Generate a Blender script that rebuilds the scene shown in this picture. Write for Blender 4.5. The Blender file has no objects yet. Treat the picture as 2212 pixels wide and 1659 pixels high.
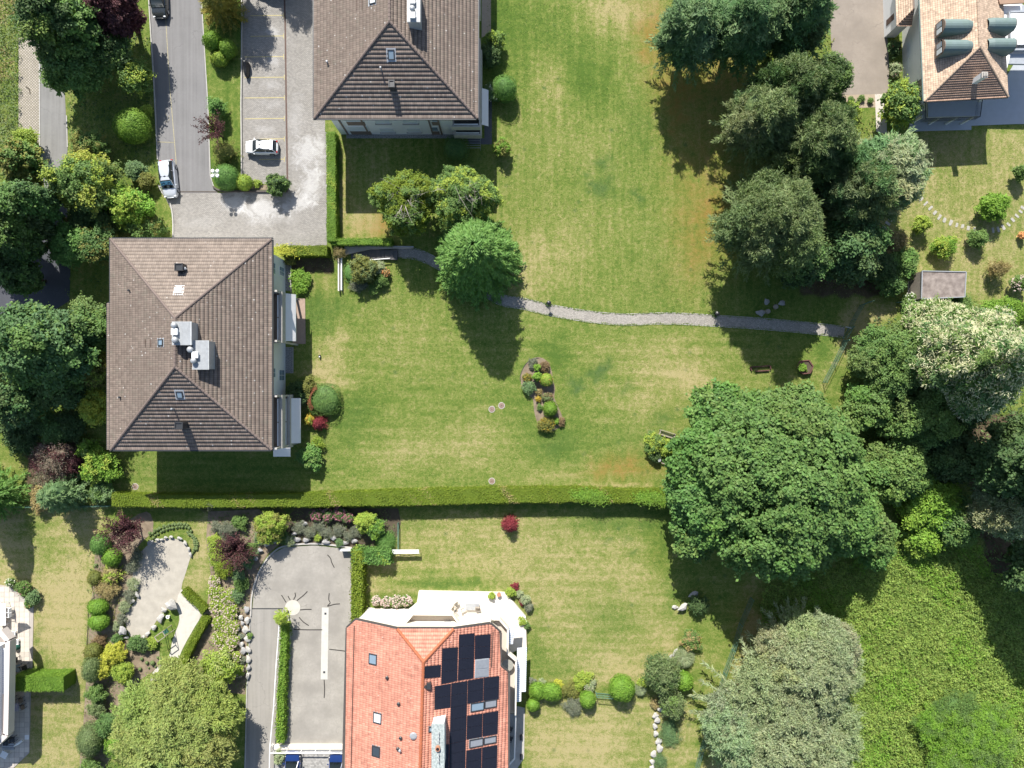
import bpy, math, random
import numpy as np
from mathutils import Vector

# ---------------------------------------------------------------- camera, sky, sun, exposure
SC = bpy.context.scene
COL = SC.collection
CAMZ = 82.0                      # drone height in metres
PX = 17.99                       # photograph units per metre on the ground
CX, CY = 1105.5, 829.5
cam_d = bpy.data.cameras.new('camera'); cam = bpy.data.objects.new('camera', cam_d); COL.objects.link(cam)
cam.location = (0, 0, CAMZ); cam.rotation_euler = (0, 0, 0)
cam_d.sensor_width = 36; cam_d.lens = 36 * CAMZ / (2211 / PX); cam_d.clip_start = 1; cam_d.clip_end = 2000
SC.camera = cam
SUN_K = Vector((0.235, -1.10, -1.0))      # shadow offset per metre of height
elev = math.atan2(1, math.hypot(SUN_K.x, SUN_K.y))
w = bpy.data.worlds.new('World'); SC.world = w; w.use_nodes = True
nt = w.node_tree; bg = nt.nodes['Background']
sky = nt.nodes.new('ShaderNodeTexSky'); sky.sky_type = 'NISHITA'; sky.sun_disc = False
sky.sun_elevation = elev; sky.sun_rotation = math.radians(348)
nt.links.new(sky.outputs[0], bg.inputs[0]); bg.inputs[1].default_value = 0.095
sl = bpy.data.lights.new('sun', 'SUN'); so = bpy.data.objects.new('sun', sl); COL.objects.link(so)
so.rotation_euler = SUN_K.to_track_quat('-Z', 'Y').to_euler(); so.location = (-20, 60, 90)
sl.energy = 5.0; sl.angle = math.radians(0.53); sl.color = (1.0, 0.965, 0.90)
SC.view_settings.view_transform = 'Standard'; SC.view_settings.look = 'None'
SC.view_settings.exposure = 0.84; SC.view_settings.gamma = 1.0; SC.view_settings.use_curve_mapping = False
SC.cycles.max_bounces = 6; SC.cycles.diffuse_bounces = 3; SC.cycles.transmission_bounces = 3; SC.cycles.glossy_bounces = 2
SC.cycles.use_denoising = True

R_ = random.Random(7)
NR = np.random.default_rng(11)

# ---------------------------------------------------------------- coordinates
def M(x, y, z=0.0):
    """A point of the photograph (2211 x 1659 units) at height z, as world metres."""
    f = (CAMZ - z) / CAMZ / PX
    return Vector(((x - CX) * f, (CY - y) * f, z))
def G(pts, z=0.0):
    return [M(x, y, z) for x, y in pts]
def K(c, r, x, y):               # tile view -> photograph units
    return ((0, 539.8, 1097.5, 1653.5)[c] + x * .3362, (0, 539.8, 1097.5)[r] + y * .3362)
def Z1(x, y): return (737.7 + .2462 * x, 1250.4 + .2462 * y)
def Z2(x, y): return (.2625 * x, 1223.5 + .2625 * y)
def Z3(x, y): return (1889.2 + .17892 * x, .17892 * y)
def Z6(x, y): return (179.9 + .22774 * x, 1097.5 + .22774 * y)
def Z7(x, y): return (1115.5 + .11927 * x, 755.7 + .11927 * y)
def on_plane(x, y, p0, n):
    c = Vector((0, 0, CAMZ)); d = M(x, y) - c
    t = n.dot(p0 - c) / n.dot(d)
    return c + d * t

# ---------------------------------------------------------------- materials
MATS = {}
def _n(nt, t, **kw):
    n = nt.nodes.new(t)
    for k, v in kw.items(): setattr(n, k, v)
    return n
def new_mat(name):
    m = bpy.data.materials.new(name); m.use_nodes = True
    nt = m.node_tree; b = nt.nodes['Principled BSDF']
    MATS[name] = m
    return m, nt, b
def mix(nt, fac, a, b, mode='MIX'):
    n = _n(nt, 'ShaderNodeMix', data_type='RGBA', blend_type=mode)
    for s, v in ((0, fac), (6, a), (7, b)):
        if hasattr(v, 'links') or isinstance(v, bpy.types.NodeSocket): nt.links.new(v, n.inputs[s])
        elif s == 0: n.inputs[0].default_value = v
        else: n.inputs[s].default_value = (*v[:3], 1)
    return n.outputs[2]
def math_(nt, op, a, b=None, c=None, clamp=False):
    n = _n(nt, 'ShaderNodeMath', operation=op, use_clamp=clamp)
    for i, v in enumerate((a, b, c)):
        if v is None: continue
        if isinstance(v, bpy.types.NodeSocket): nt.links.new(v, n.inputs[i])
        else: n.inputs[i].default_value = v
    return n.outputs[0]
def mrange(nt, v, a, b, c=0.0, d=1.0, smooth=False):
    n = _n(nt, 'ShaderNodeMapRange', clamp=True)
    if smooth: n.interpolation_type = 'SMOOTHSTEP'
    nt.links.new(v, n.inputs[0])
    for i, x in enumerate((a, b, c, d)): n.inputs[i + 1].default_value = x
    return n.outputs[0]
def noise(nt, scale, detail=4, rough=.55, vec=None, stretch=None, dist=0.0, rot=0.0):
    n = _n(nt, 'ShaderNodeTexNoise'); n.inputs['Scale'].default_value = scale
    n.inputs['Detail'].default_value = detail; n.inputs['Roughness'].default_value = rough; n.inputs['Distortion'].default_value = dist
    if vec is None:
        vec = _n(nt, 'ShaderNodeNewGeometry').outputs['Position']
    if stretch or rot:
        mp = _n(nt, 'ShaderNodeMapping'); nt.links.new(vec, mp.inputs[0]); mp.inputs['Scale'].default_value = stretch or (1, 1, 1)
        mp.inputs['Rotation'].default_value = (0, 0, rot); vec = mp.outputs[0]
    nt.links.new(vec, n.inputs['Vector'])
    return n.outputs[0]
def bump(nt, b, h, strength=.4, dist=.05):
    n = _n(nt, 'ShaderNodeBump'); n.inputs['Strength'].default_value = strength; n.inputs['Distance'].default_value = dist
    nt.links.new(h, n.inputs['Height']); nt.links.new(n.outputs[0], b.inputs['Normal'])
def pmat(name, c, rough=.7, var=.25, scale=2.0, fine=30., metal=0.0, spec=.3, bmp=.15, c2=None, dirt=None):
    """painted / mineral surface with broad tone drift, grain and optional second colour"""
    if name in MATS: return MATS[name]
    m, nt, b = new_mat(name)
    n1 = noise(nt, scale, 5); n2 = noise(nt, fine, 3)
    lo = [x * (1 - var) for x in c]; hi = [min(.95, x * (1 + var * .7)) for x in c]
    col = mix(nt, mrange(nt, n1, .3, .7), lo, hi if c2 is None else c2)
    col = mix(nt, mrange(nt, n2, .3, .7, 0, .35), col, [x * .7 for x in c])
    if dirt:
        col = mix(nt, mrange(nt, noise(nt, scale * 1.7, 6, .7), .52, .68, 0, .8), col, dirt)
    nt.links.new(col, b.inputs['Base Color']); b.inputs['Roughness'].default_value = rough
    b.inputs['Metallic'].default_value = metal; b.inputs['Specular IOR Level'].default_value = spec
    if bmp: bump(nt, b, n2, bmp, .02)
    return m
def leaf_mat():
    m, nt, b = new_mat('foliage')
    a = _n(nt, 'ShaderNodeAttribute', attribute_name='Col')
    n1 = noise(nt, 1.3, 2)
    col = mix(nt, mrange(nt, n1, .35, .65, 0, .30), a.outputs[0], mix(nt, 1.0, a.outputs[0], (1.25, 1.18, .92), 'MULTIPLY'))
    nt.links.new(col, b.inputs['Base Color']); b.inputs['Roughness'].default_value = .62; b.inputs['Specular IOR Level'].default_value = .22
    t = _n(nt, 'ShaderNodeBsdfTranslucent'); nt.links.new(mix(nt, 1.0, col, (1.3, 1.5, .6), 'MULTIPLY'), t.inputs[0])
    ms = _n(nt, 'ShaderNodeMixShader'); ms.inputs[0].default_value = .22
    out = nt.nodes['Material Output']
    nt.links.new(b.outputs[0], ms.inputs[1]); nt.links.new(t.outputs[0], ms.inputs[2]); nt.links.new(ms.outputs[0], out.inputs[0])
    return m
FOL = leaf_mat()

# ---------------------------------------------------------------- objects
ORG = {}
def tag(o, label=None, cat=None, group=None, kind=None):
    if label: o['label'] = label
    if cat: o['category'] = cat
    if group: o['group'] = group
    if kind: o['kind'] = kind
    return o
def thing(name, label, cat, loc, group=None):
    o = bpy.data.objects.new(name, None); COL.objects.link(o); o.location = loc; o.empty_display_size = .3
    ORG[o.name] = Vector(loc)
    return tag(o, label, cat, group)
def link(o, parent=None):
    COL.objects.link(o)
    if parent is not None:
        o.parent = parent; ORG[o.name] = ORG[parent.name]
    return o
class MB:
    def __init__(s): s.v = []; s.f = []; s.uv = None
    def add(s, vs, fs):
        k = len(s.v); s.v += [tuple(v) for v in vs]; s.f += [tuple(i + k for i in f) for f in fs]; return s
    def box(s, c, size, rz=0.0, taper=1.0):
        x, y, z = size[0] / 2, size[1] / 2, size[2] / 2; ca, sa = math.cos(rz), math.sin(rz); vs = []
        for dz, t in ((-z, 1.0), (z, taper)):
            for dx, dy in ((-x, -y), (x, -y), (x, y), (-x, y)):
                dx *= t; dy *= t
                vs.append((c[0] + dx * ca - dy * sa, c[1] + dx * sa + dy * ca, c[2] + dz))
        return s.add(vs, [(3, 2, 1, 0), (4, 5, 6, 7), (0, 1, 5, 4), (1, 2, 6, 5), (2, 3, 7, 6), (3, 0, 4, 7)])
    def bar(s, a, b, w_, h_=None):
        a, b = Vector(a), Vector(b); d = b - a
        if d.length < 1e-6: return s
        h_ = h_ or w_; d.normalize(); up = Vector((0, 0, 1)) if abs(d.z) < .95 else Vector((1, 0, 0))
        e = d.cross(up).normalized(); u = e.cross(d).normalized(); vs = []
        for p in (a, b):
            for i, j in ((-1, -1), (1, -1), (1, 1), (-1, 1)): vs.append(p + e * i * w_ / 2 + u * j * h_ / 2)
        return s.add(vs, [(0, 1, 2, 3), (7, 6, 5, 4), (0, 4, 5, 1), (1, 5, 6, 2), (2, 6, 7, 3), (3, 7, 4, 0)])
    def tube(s, pts, rad, n=6, cap=True):
        pts = [Vector(p) for p in pts]; vs = []; fs = []
        if not hasattr(rad, '__len__'): rad = [rad] * len(pts)
        for i, p in enumerate(pts):
            d = (pts[min(i + 1, len(pts) - 1)] - pts[max(i - 1, 0)]).normalized()
            up = Vector((0, 0, 1)) if abs(d.z) < .9 else Vector((1, 0, 0))
            e = d.cross(up).normalized(); u = e.cross(d)
            for k in range(n):
                a = 2 * math.pi * k / n; vs.append(p + (e * math.cos(a) + u * math.sin(a)) * rad[i])
        for i in range(len(pts) - 1):
            for k in range(n): fs.append((i * n + k, i * n + (k + 1) % n, (i + 1) * n + (k + 1) % n, (i + 1) * n + k))
        if cap: fs += [tuple(range(n))[::-1], tuple(range((len(pts) - 1) * n, len(pts) * n))]
        return s.add(vs, fs)
    def prism(s, poly, z0, z1):
        n = len(poly); ar = sum(poly[i][0] * poly[(i + 1) % n][1] - poly[(i + 1) % n][0] * poly[i][1] for i in range(n))
        if ar < 0: poly = poly[::-1]
        vs = [(p[0], p[1], z0) for p in poly] + [(p[0], p[1], z1) for p in poly]
        return s.add(vs, [tuple(range(n))[::-1], tuple(range(n, 2 * n))] + [(i, (i + 1) % n, n + (i + 1) % n, n + i) for i in range(n)])
    def slab(s, pts, th):
        """a plate along the plane of pts, th thick below it"""
        pts = [Vector(p) for p in pts]; n = (pts[1] - pts[0]).cross(pts[2] - pts[0]).normalized()
        if n.z < 0: n = -n; pts = pts[::-1]
        k = len(pts); vs = pts + [p - n * th for p in pts]
        return s.add(vs, [tuple(range(k)), tuple(range(k, 2 * k))[::-1]] + [(i, k + i, k + (i + 1) % k, (i + 1) % k) for i in range(k)])
    def cyl(s, c, r, h, n=16, r2=None):
        r2 = r if r2 is None else r2
        vs = [(c[0] + rr * math.cos(2 * math.pi * k / n), c[1] + rr * math.sin(2 * math.pi * k / n), c[2] + z) for z, rr in ((0, r), (h, r2)) for k in range(n)]
        return s.add(vs, [tuple(range(n))[::-1], tuple(range(n, 2 * n))] + [(i, (i + 1) % n, n + (i + 1) % n, n + i) for i in range(n)])
    def ball(s, c, r, nu=10, nv=6, sz=1.0):
        vs = [(c[0], c[1], c[2] - r * sz)]; fs = []
        for j in range(1, nv):
            ph = -math.pi / 2 + math.pi * j / nv
            for i in range(nu): vs.append((c[0] + r * math.cos(ph) * math.cos(2 * math.pi * i / nu), c[1] + r * math.cos(ph) * math.sin(2 * math.pi * i / nu), c[2] + r * sz * math.sin(ph)))
        vs.append((c[0], c[1], c[2] + r * sz)); t = len(vs) - 1
        for i in range(nu):
            fs.append((0, 1 + (i + 1) % nu, 1 + i)); b = 1 + (nv - 2) * nu; fs.append((t, b + i, b + (i + 1) % nu))
            for j in range(nv - 2): a = 1 + j * nu; fs.append((a + i, a + (i + 1) % nu, a + nu + (i + 1) % nu, a + nu + i))
        return s.add(vs, fs)
    def build(s, name, mat, parent=None, smooth=False, bevel=0.0):
        org = ORG[parent.name] if parent is not None else Vector((0, 0, 0))
        me = bpy.data.meshes.new(name)
        if parent is None:                       # put the origin at the base
            a = np.array(s.v); org = Vector((float(a[:, 0].mean()), float(a[:, 1].mean()), float(a[:, 2].min())))
        me.from_pydata([(v[0] - org.x, v[1] - org.y, v[2] - org.z) for v in s.v], [], s.f); me.update()
        if mat: me.materials.append(mat)
        if smooth: me.polygons.foreach_set('use_smooth', [True] * len(me.polygons))
        o = bpy.data.objects.new(name, me)
        link(o, parent)
        if parent is None: o.location = org; ORG[o.name] = org
        if bevel:
            b = o.modifiers.new('bevel', 'BEVEL'); b.width = bevel; b.segments = 2; b.limit_method = 'ANGLE'
        return o
def sheet(name, pts, z, mat, th=0.0, label=None, cat=None, parent=None):
    """flat ground surface from photograph points; z is its height above the ground"""
    w_ = G(pts); mb = MB()
    if th: mb.prism([(p.x, p.y) for p in w_], z - th, z)
    else:
        n = len(w_); ar = sum(w_[i].x * w_[(i + 1) % n].y - w_[(i + 1) % n].x * w_[i].y for i in range(n))
        if ar < 0: w_ = w_[::-1]
        mb.add([(p.x, p.y, z) for p in w_], [tuple(range(n))])
    o = mb.build(name, mat, parent)
    if parent is None: tag(o, label, cat, kind='structure')
    return o
def strip(name, pts, width, z, mat, th=0.0, kind='structure'):
    """ribbon of constant width (m) along photograph points"""
    p = G(pts); L = []; Rr = []
    for i in range(len(p)):
        d = (p[min(i + 1, len(p) - 1)] - p[max(i - 1, 0)]).normalized(); e = Vector((-d.y, d.x, 0)) * width / 2
        L.append(p[i] + e); Rr.append(p[i] - e)
    mb = MB(); n = len(p)
    vs = [(q.x, q.y, z) for q in L] + [(q.x, q.y, z) for q in Rr]
    if th:
        vs += [(q[0], q[1], z - th) for q in vs]; m = 2 * n
        fs = []
        for i in range(n - 1):
            fs += [(n + i, n + i + 1, i + 1, i), (i, i + 1, m + i + 1, m + i), (n + i + 1, n + i, m + n + i, m + n + i + 1)]
        fs += [(0, m, m + n, n), (n - 1, 2 * n - 1, m + 2 * n - 1, m + n - 1)]
        mb.add(vs, fs)
    else: mb.add(vs, [(n + i, n + i + 1, i + 1, i) for i in range(n - 1)])
    o = mb.build(name, mat)
    return tag(o, kind=kind) if kind else o
def smooth_line(pts, k=4):
    out = []
    for i in range(len(pts) - 1):
        p0, p1, p2, p3 = pts[max(i - 1, 0)], pts[i], pts[i + 1], pts[min(i + 2, len(pts) - 1)]
        for j in range(k):
            t = j / k
            out.append(tuple(.5 * (2 * p1[a] + (p2[a] - p0[a]) * t + (2 * p0[a] - 5 * p1[a] + 4 * p2[a] - p3[a]) * t * t + (3 * p1[a] - p0[a] - 3 * p2[a] + p3[a]) * t ** 3) for a in (0, 1)))
    out.append(tuple(pts[-1])); return out
def smooth_poly(pts, k=3):
    q = smooth_line([pts[-1]] + list(pts) + [pts[0], pts[1]], k)
    return q[k:-k - 1]

def in_poly(x, y, poly):
    c = np.zeros(np.shape(x), bool); n = len(poly)
    for i in range(n):
        x0, y0 = poly[i][:2]; x1, y1 = poly[(i + 1) % n][:2]
        if y0 == y1: continue
        c ^= ((y0 > y) != (y1 > y)) & (x < (x1 - x0) * (y - y0) / (y1 - y0) + x0)
    return c
# ================================================================ THE SETTING
# ---- grass: dryness etc. stored as attributes of a fine grid, in photograph coordinates
def rect(a, b, c, d): return [(a, b), (c, b), (c, d), (a, d)]
REG = [  # polygon, dryness
    (rect(-500, -500, 2800, 2300), .40),
    ([(1050, -80), (1430, -80), (1570, 420), (1620, 680), (1060, 630), (1060, 260)], .50),
    ([(730, 290), (860, 290), (860, 512), (730, 512)], .62),
    ([(600, 580), (1070, 640), (1400, 688), (1830, 715), (1780, 830), (1450, 1050), (240, 1065), (240, 975), (590, 975)], .45),
    ([(850, 1100), (1455, 1095), (1480, 1350), (1400, 1480), (1140, 1480), (1130, 1300), (790, 1280), (790, 1200)], .74),
    ([(1130, 1505), (1420, 1505), (1500, 1510), (1500, 1700), (1130, 1700)], .76),
    ([(1830, 640), (1960, 660), (1880, 720), (1780, 830), (1500, 1700), (1640, 1700), (1660, 1400), (1620, 1250)], .88),
    ([(-60, 1095), (230, 1095), (190, 1350), (180, 1700), (-60, 1700)], .90),
    ([(420, 1110), (470, 1110), (450, 1270), (400, 1290)], .85),
    ([(1990, 280), (2280, 280), (2280, 680), (1880, 600), (1890, 480)], .72),
    ([(445, 20), (525, 20), (525, 400), (455, 400)], .42),
    ([(150, 180), (340, 180), (370, 530), (240, 530), (150, 320)], .42),
]
BL = [  # x, y, rx, ry, dry, rust, lush   (soft patches)
    (1075, 60, 55, 130, -.4, 0, 0), (1170, 60, 60, 60, -.28, 0, 0), (1240, 140, 65, 60, -.26, 0, 0), (1300, 210, 55, 55, -.22, 0, 0), (1260, 185, 40, 40, -.2, 0, 0),
    (1190, 170, 28, 60, .35, 0, 0), (1350, 25, 75, 40, .42, .10, 0), (1300, 20, 30, 20, .2, 0, 0), (1410, 70, 35, 60, .1, .9, 0), (1500, 300, 60, 260, .0, .45, 0), (1440, 160, 30, 120, 0, .3, 0), (1570, 480, 60, 80, 0, .5, 0), (1395, 90, 14, 45, 0, .25, 0), (1420, 170, 30, 60, 0, .28, 0),
    (1462, 245, 14, 50, 0, .85, 0), (1475, 190, 30, 60, 0, .35, 0), (1490, 500, 40, 60, .0, .22, 0), (1540, 480, 30, 60, 0, .4, 0), (1500, 560, 30, 40, 0, .3, 0),
    (1140, 600, 60, 60, .35, 0, 0), (1180, 530, 70, 50, .2, 0, 0), (1250, 300, 80, 60, .1, 0, 0), (1400, 320, 60, 60, -.1, 0, 0), (1380, 270, 40, 70, -.15, 0, .1),
    (1302, 405, 26, 22, -.35, 0, .55), (1306, 352, 20, 16, -.25, 0, .5), (1375, 425, 10, 16, -.3, 0, .5), (1285, 395, 7, 7, -.3, 0, .6), (1262, 382, 7, 7, -.3, 0, .6),
    (1470, 600, 90, 40, .1, .1, 0), (1420, 600, 50, 60, -.15, 0, .1), (1330, 600, 70, 40, -.05, 0, 0),
    (790, 480, 40, 30, .35, 0, 0), (810, 490, 50, 20, .1, .65, 0), (745, 420, 12, 60, .2, .2, 0), (835, 480, 24, 40, 0, .6, 0),
    (640, 650, 45, 45, -.35, 0, .2), (690, 610, 30, 30, .25, .1, 0), (720, 660, 45, 30, -.25, 0, .15), (690, 700, 30, 30, -.2, 0, .2), (725, 740, 28, 35, .35, 0, 0), (700, 800, 34, 35, .6, 0, 0), (740, 830, 30, 30, .3, 0, 0),
    (760, 900, 50, 60, -.3, 0, .15), (800, 860, 50, 40, -.1, 0, 0), (860, 730, 70, 50, .15, 0, 0), (900, 960, 120, 40, .2, 0, 0), (850, 1000, 70, 40, .15, 0, 0), (1030, 960, 70, 50, .25, 0, 0),
    (1200, 760, 30, 35, -.4, 0, .1), (1130, 880, 40, 60, -.2, 0, 0), (1200, 960, 50, 40, -.35, 0, .2), (1245, 900, 40, 50, -.1, 0, 0),
    (1241, 832, 17, 18, -.4, 0, .7), (1304, 798, 18, 18, -.4, 0, .7), (1281, 816, 11, 11, -.3, 0, .5), (1348, 836, 14, 13, -.3, 0, .4), (1430, 905, 20, 20, -.3, 0, .4),
    (1345, 745, 90, 30, .15, 0, 0), (1450, 790, 90, 50, .35, 0, 0), (1380, 870, 60, 60, .25, 0, 0), (1500, 820, 50, 30, .35, 0, 0), (1350, 950, 60, 40, -.1, 0, .1),
    (1340, 1005, 38, 22, .1, .5, 0), (1300, 1010, 30, 20, 0, .5, 0), (1390, 1000, 60, 30, 0, .35, 0), (1330, 1020, 90, 14, 0, .3, 0), (1200, 1020, 90, 25, .25, 0, 0), (1340, 1047, 100, 6, .5, .2, 0),
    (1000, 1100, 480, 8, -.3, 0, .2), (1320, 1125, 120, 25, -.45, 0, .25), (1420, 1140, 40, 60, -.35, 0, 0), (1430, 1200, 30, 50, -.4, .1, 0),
    (930, 1260, 60, 25, -.4, 0, .15), (1020, 1265, 60, 15, -.45, 0, .15), (900, 1130, 40, 20, -.3, 0, .1), (1060, 1150, 60, 30, .05, 0, 0), (1310, 1170, 8, 8, -.3, 0, .6), (1353, 1164, 9, 9, -.3, 0, .6), (1370, 1197, 9, 7, -.3, 0, .6),
    (1150, 1230, 120, 60, .1, 0, 0), (1320, 1340, 60, 50, -.25, 0, .15), (1450, 1290, 20, 50, -.35, 0, .1), (1200, 1440, 60, 30, -.3, 0, .1), (1310, 1430, 50, 40, .15, 0, 0), (1360, 1450, 50, 20, .2, 0, 0), (1460, 1400, 30, 30, .3, 0, 0), (1160, 1380, 18, 70, -.25, 0, .1),
    (1290, 1600, 60, 60, .2, 0, 0), (1200, 1620, 60, 40, .25, 0, 0), (1380, 1600, 60, 60, -.1, 0, 0), (1530, 1450, 40, 60, .1, 0, 0),
    (75, 1140, 40, 40, -.35, 0, .1), (120, 1200, 50, 40, -.3, 0, 0), (100, 1440, 40, 25, -.35, 0, .1), (82, 1380, 10, 60, -.35, 0, .2), (150, 1250, 40, 60, .15, 0, 0), (120, 1340, 50, 50, .2, 0, 0), (110, 1600, 60, 60, -.1, 0, 0), (150, 1540, 40, 60, -.1, 0, 0),
    (290, 1010, 30, 30, .05, 0, .1), (500, 1020, 160, 50, -.2, 0, .1), (2060, 310, 60, 40, .1, .2, 0), (2130, 540, 60, 60, .1, 0, 0), (2180, 480, 40, 30, -.1, 0, .1), (2060, 400, 40, 40, -.1, 0, 0),
    (1640, 620, 120, 60, -.2, 0, .1), (1790, 750, 30, 60, -.45, 0, .1), (1700, 745, 60, 30, -.1, 0, 0), (1560, 300, 60, 120, .1, .25, 0), (1570, 150, 60, 60, .2, .5, 0), (1620, 330, 40, 60, 0, .2, .2),
    (1850, 680, 40, 30, .1, .1, 0), (1870, 790, 12, 40, .2, .5, 0), (60, 980, 60, 60, 0, .15, 0), (1620, 1340, 40, 80, .2, .5, 0),
]
SOIL = [  # bare soil / woodland floor (photograph polygons)
    [(1690, 540), (1900, 540), (1930, 640), (1740, 640)], [(2060, 900), (2400, 880), (2400, 1300), (2140, 1260)],
    [(55, 950), (170, 950), (170, 1085), (60, 1085)], 
    [(628, 555), (725, 555), (725, 590), (628, 590)], 
    [(430, 1098), (850, 1098), (850, 1105), (430, 1110)],
]
xs = np.concatenate([[-9000, -3000, -800], np.arange(-90, 2312, 6.0), [3000, 5200, 11200]])
ys = np.concatenate([[-9000, -3000, -800], np.arange(-90, 1760, 6.0), [2500, 4700, 10700]])
gx, gy = np.meshgrid(xs, ys)
dry = np.zeros_like(gx); rust = np.zeros_like(gx); lush = np.zeros_like(gx); soil = np.zeros_like(gx)
jx = gx + 7 * np.sin(gy * .11 + 1) + 5 * np.sin(gy * .29); jy = gy + 6 * np.sin(gx * .13) + 4 * np.sin(gx * .31 + 2)
for poly, v in REG: dry[in_poly(jx, jy, poly)] = v
for poly in SOIL: soil[in_poly(jx, jy, poly)] = 1
def blur(a, k):
    for _ in range(k):
        b = a.copy(); b[1:-1, 1:-1] = (a[1:-1, 1:-1] * 2 + a[:-2, 1:-1] + a[2:, 1:-1] + a[1:-1, :-2] + a[1:-1, 2:]) / 6; a = b
    return a
dry = blur(dry, 5); soil = blur(soil, 3)
for x, y, rx, ry, d, r, l in BL:
    g = np.exp(-(((jx - x) / rx) ** 2 + ((jy - y) / ry) ** 2)); dry += d * g; rust += r * g; lush += l * g
def ground_mesh():
    ny, nx = gx.shape
    co = np.zeros((ny * nx, 3), np.float32); co[:, 0] = ((gx - CX) / PX).ravel(); co[:, 1] = ((CY - gy) / PX).ravel()
    idx = np.arange(ny * nx).reshape(ny, nx)
    q = np.stack([idx[1:, :-1], idx[1:, 1:], idx[:-1, 1:], idx[:-1, :-1]], -1).reshape(-1, 4)
    me = quad_mesh('ground', co, q)
    at = me.attributes.new('gr', 'FLOAT_COLOR', 'POINT')
    c = np.zeros((ny * nx, 4), np.float32); c[:, 0] = np.clip(dry, 0, 1).ravel(); c[:, 1] = np.clip(rust, 0, 1).ravel(); c[:, 2] = np.clip(lush, 0, 1).ravel(); c[:, 3] = 1
    at.data.foreach_set('color', c.ravel())
    at = me.attributes.new('soil', 'FLOAT', 'POINT'); at.data.foreach_set('value', np.clip(soil, 0, 1).ravel().astype(np.float32))
    return me
def quad_mesh(name, co, q, cols=None):
    me = bpy.data.meshes.new(name); me.vertices.add(len(co)); me.vertices.foreach_set('co', np.ascontiguousarray(co, np.float32).ravel())
    k = q.shape[1]
    me.loops.add(q.size); me.loops.foreach_set('vertex_index', np.ascontiguousarray(q, np.int32).ravel())
    me.polygons.add(len(q)); me.polygons.foreach_set('loop_start', np.arange(0, q.size, k, dtype=np.int32)); me.polygons.foreach_set('loop_total', np.full(len(q), k, np.int32))
    me.update(calc_edges=True)
    if cols is not None:
        at = me.attributes.new('Col', 'FLOAT_COLOR', 'POINT'); c = np.ones((len(co), 4), np.float32); c[:, :3] = cols
        at.data.foreach_set('color', c.ravel())
    return me
def grass_mat(name='grass', add=0.0):
    m, nt, b = new_mat(name)
    at = _n(nt, 'ShaderNodeAttribute', attribute_name='gr'); sp = _n(nt, 'ShaderNodeSeparateColor'); nt.links.new(at.outputs['Color'], sp.inputs[0])
    d, r, l = sp.outputs
    so_ = _n(nt, 'ShaderNodeAttribute', attribute_name='soil').outputs['Fac']
    big = noise(nt, .16, 4, .6, dist=.6); mid = noise(nt, .8, 6, .72, dist=.5); md2 = noise(nt, 2.6, 4, .7, dist=.3); fin = noise(nt, 9.0, 4, .8); vf = noise(nt, 26, 2, .7)
    sh = noise(nt, 1.0, 3, .6, stretch=(.12, 1.15, 1)); sv = noise(nt, 1.0, 3, .6, stretch=(1.5, .10, 1))
    pos = _n(nt, 'ShaderNodeSeparateXYZ'); nt.links.new(_n(nt, 'ShaderNodeNewGeometry').outputs['Position'], pos.inputs[0])
    north = mrange(nt, pos.outputs[1], 5.5, 8.5)
    st = _n(nt, 'ShaderNodeMix', data_type='FLOAT'); nt.links.new(north, st.inputs[0]); nt.links.new(sh, st.inputs[2]); nt.links.new(sv, st.inputs[3]); st = st.outputs[0]
    v = math_(nt, 'ADD', math_(nt, 'ADD', d, add), math_(nt, 'MULTIPLY', math_(nt, 'SUBTRACT', big, .5), .35))
    v = math_(nt, 'ADD', v, math_(nt, 'MULTIPLY', math_(nt, 'SUBTRACT', md2, .5), 1.35))
    v = math_(nt, 'ADD', v, math_(nt, 'MULTIPLY', math_(nt, 'SUBTRACT', mid, .5), 1.05))
    v = math_(nt, 'ADD', v, math_(nt, 'MULTIPLY', math_(nt, 'SUBTRACT', fin, .5), 1.9))
    v = math_(nt, 'ADD', v, math_(nt, 'MULTIPLY', math_(nt, 'SUBTRACT', st, .5), .75))
    wv = math_(nt, 'SINE', math_(nt, 'MULTIPLY', math_(nt, 'ADD', pos.outputs[1], math_(nt, 'MULTIPLY', big, .8)), 4.6))
    v = math_(nt, 'ADD', v, math_(nt, 'MULTIPLY', math_(nt, 'MULTIPLY', wv, math_(nt, 'SUBTRACT', 1.0, north)), .045), clamp=True)
    rp = _n(nt, 'ShaderNodeValToRGB'); nt.links.new(v, rp.inputs[0]); e = rp.color_ramp.elements
    e[0].position = 0; e[0].color = (.074, .132, .022, 1); e[1].position = 1; e[1].color = (.365, .312, .155, 1)
    for p, c in ((.28, (.114, .170, .032)), (.50, (.166, .206, .048)), (.76, (.246, .246, .086))):
        x = e.new(p); x.color = (*c, 1)
    col = rp.outputs[0]
    col = mix(nt, math_(nt, 'MULTIPLY', l, mrange(nt, mid, .3, .6, .5, 1)), col, (.080, .132, .052))
    rr = math_(nt, 'MULTIPLY', r, mrange(nt, math_(nt, 'ADD', mid, math_(nt, 'MULTIPLY', md2, .5)), .48, .95))
    col = mix(nt, rr, col, (.255, .150, .035))
    # small dark clover spots
    vo = _n(nt, 'ShaderNodeTexVoronoi'); vo.inputs['Scale'].default_value = .55
    nt.links.new(_n(nt, 'ShaderNodeNewGeometry').outputs['Position'], vo.inputs['Vector'])
    spot = math_(nt, 'MULTIPLY', mrange(nt, math_(nt, 'ADD', vo.outputs['Distance'], math_(nt, 'MULTIPLY', fin, .3)), .20, .36, 1, 0), mrange(nt, big, .50, .60))
    col = mix(nt, math_(nt, 'MULTIPLY', spot, .6), col, (.05, .105, .035))
    soc = mix(nt, mrange(nt, mid, .35, .65), (.075, .055, .032), (.13, .10, .065))
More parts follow.
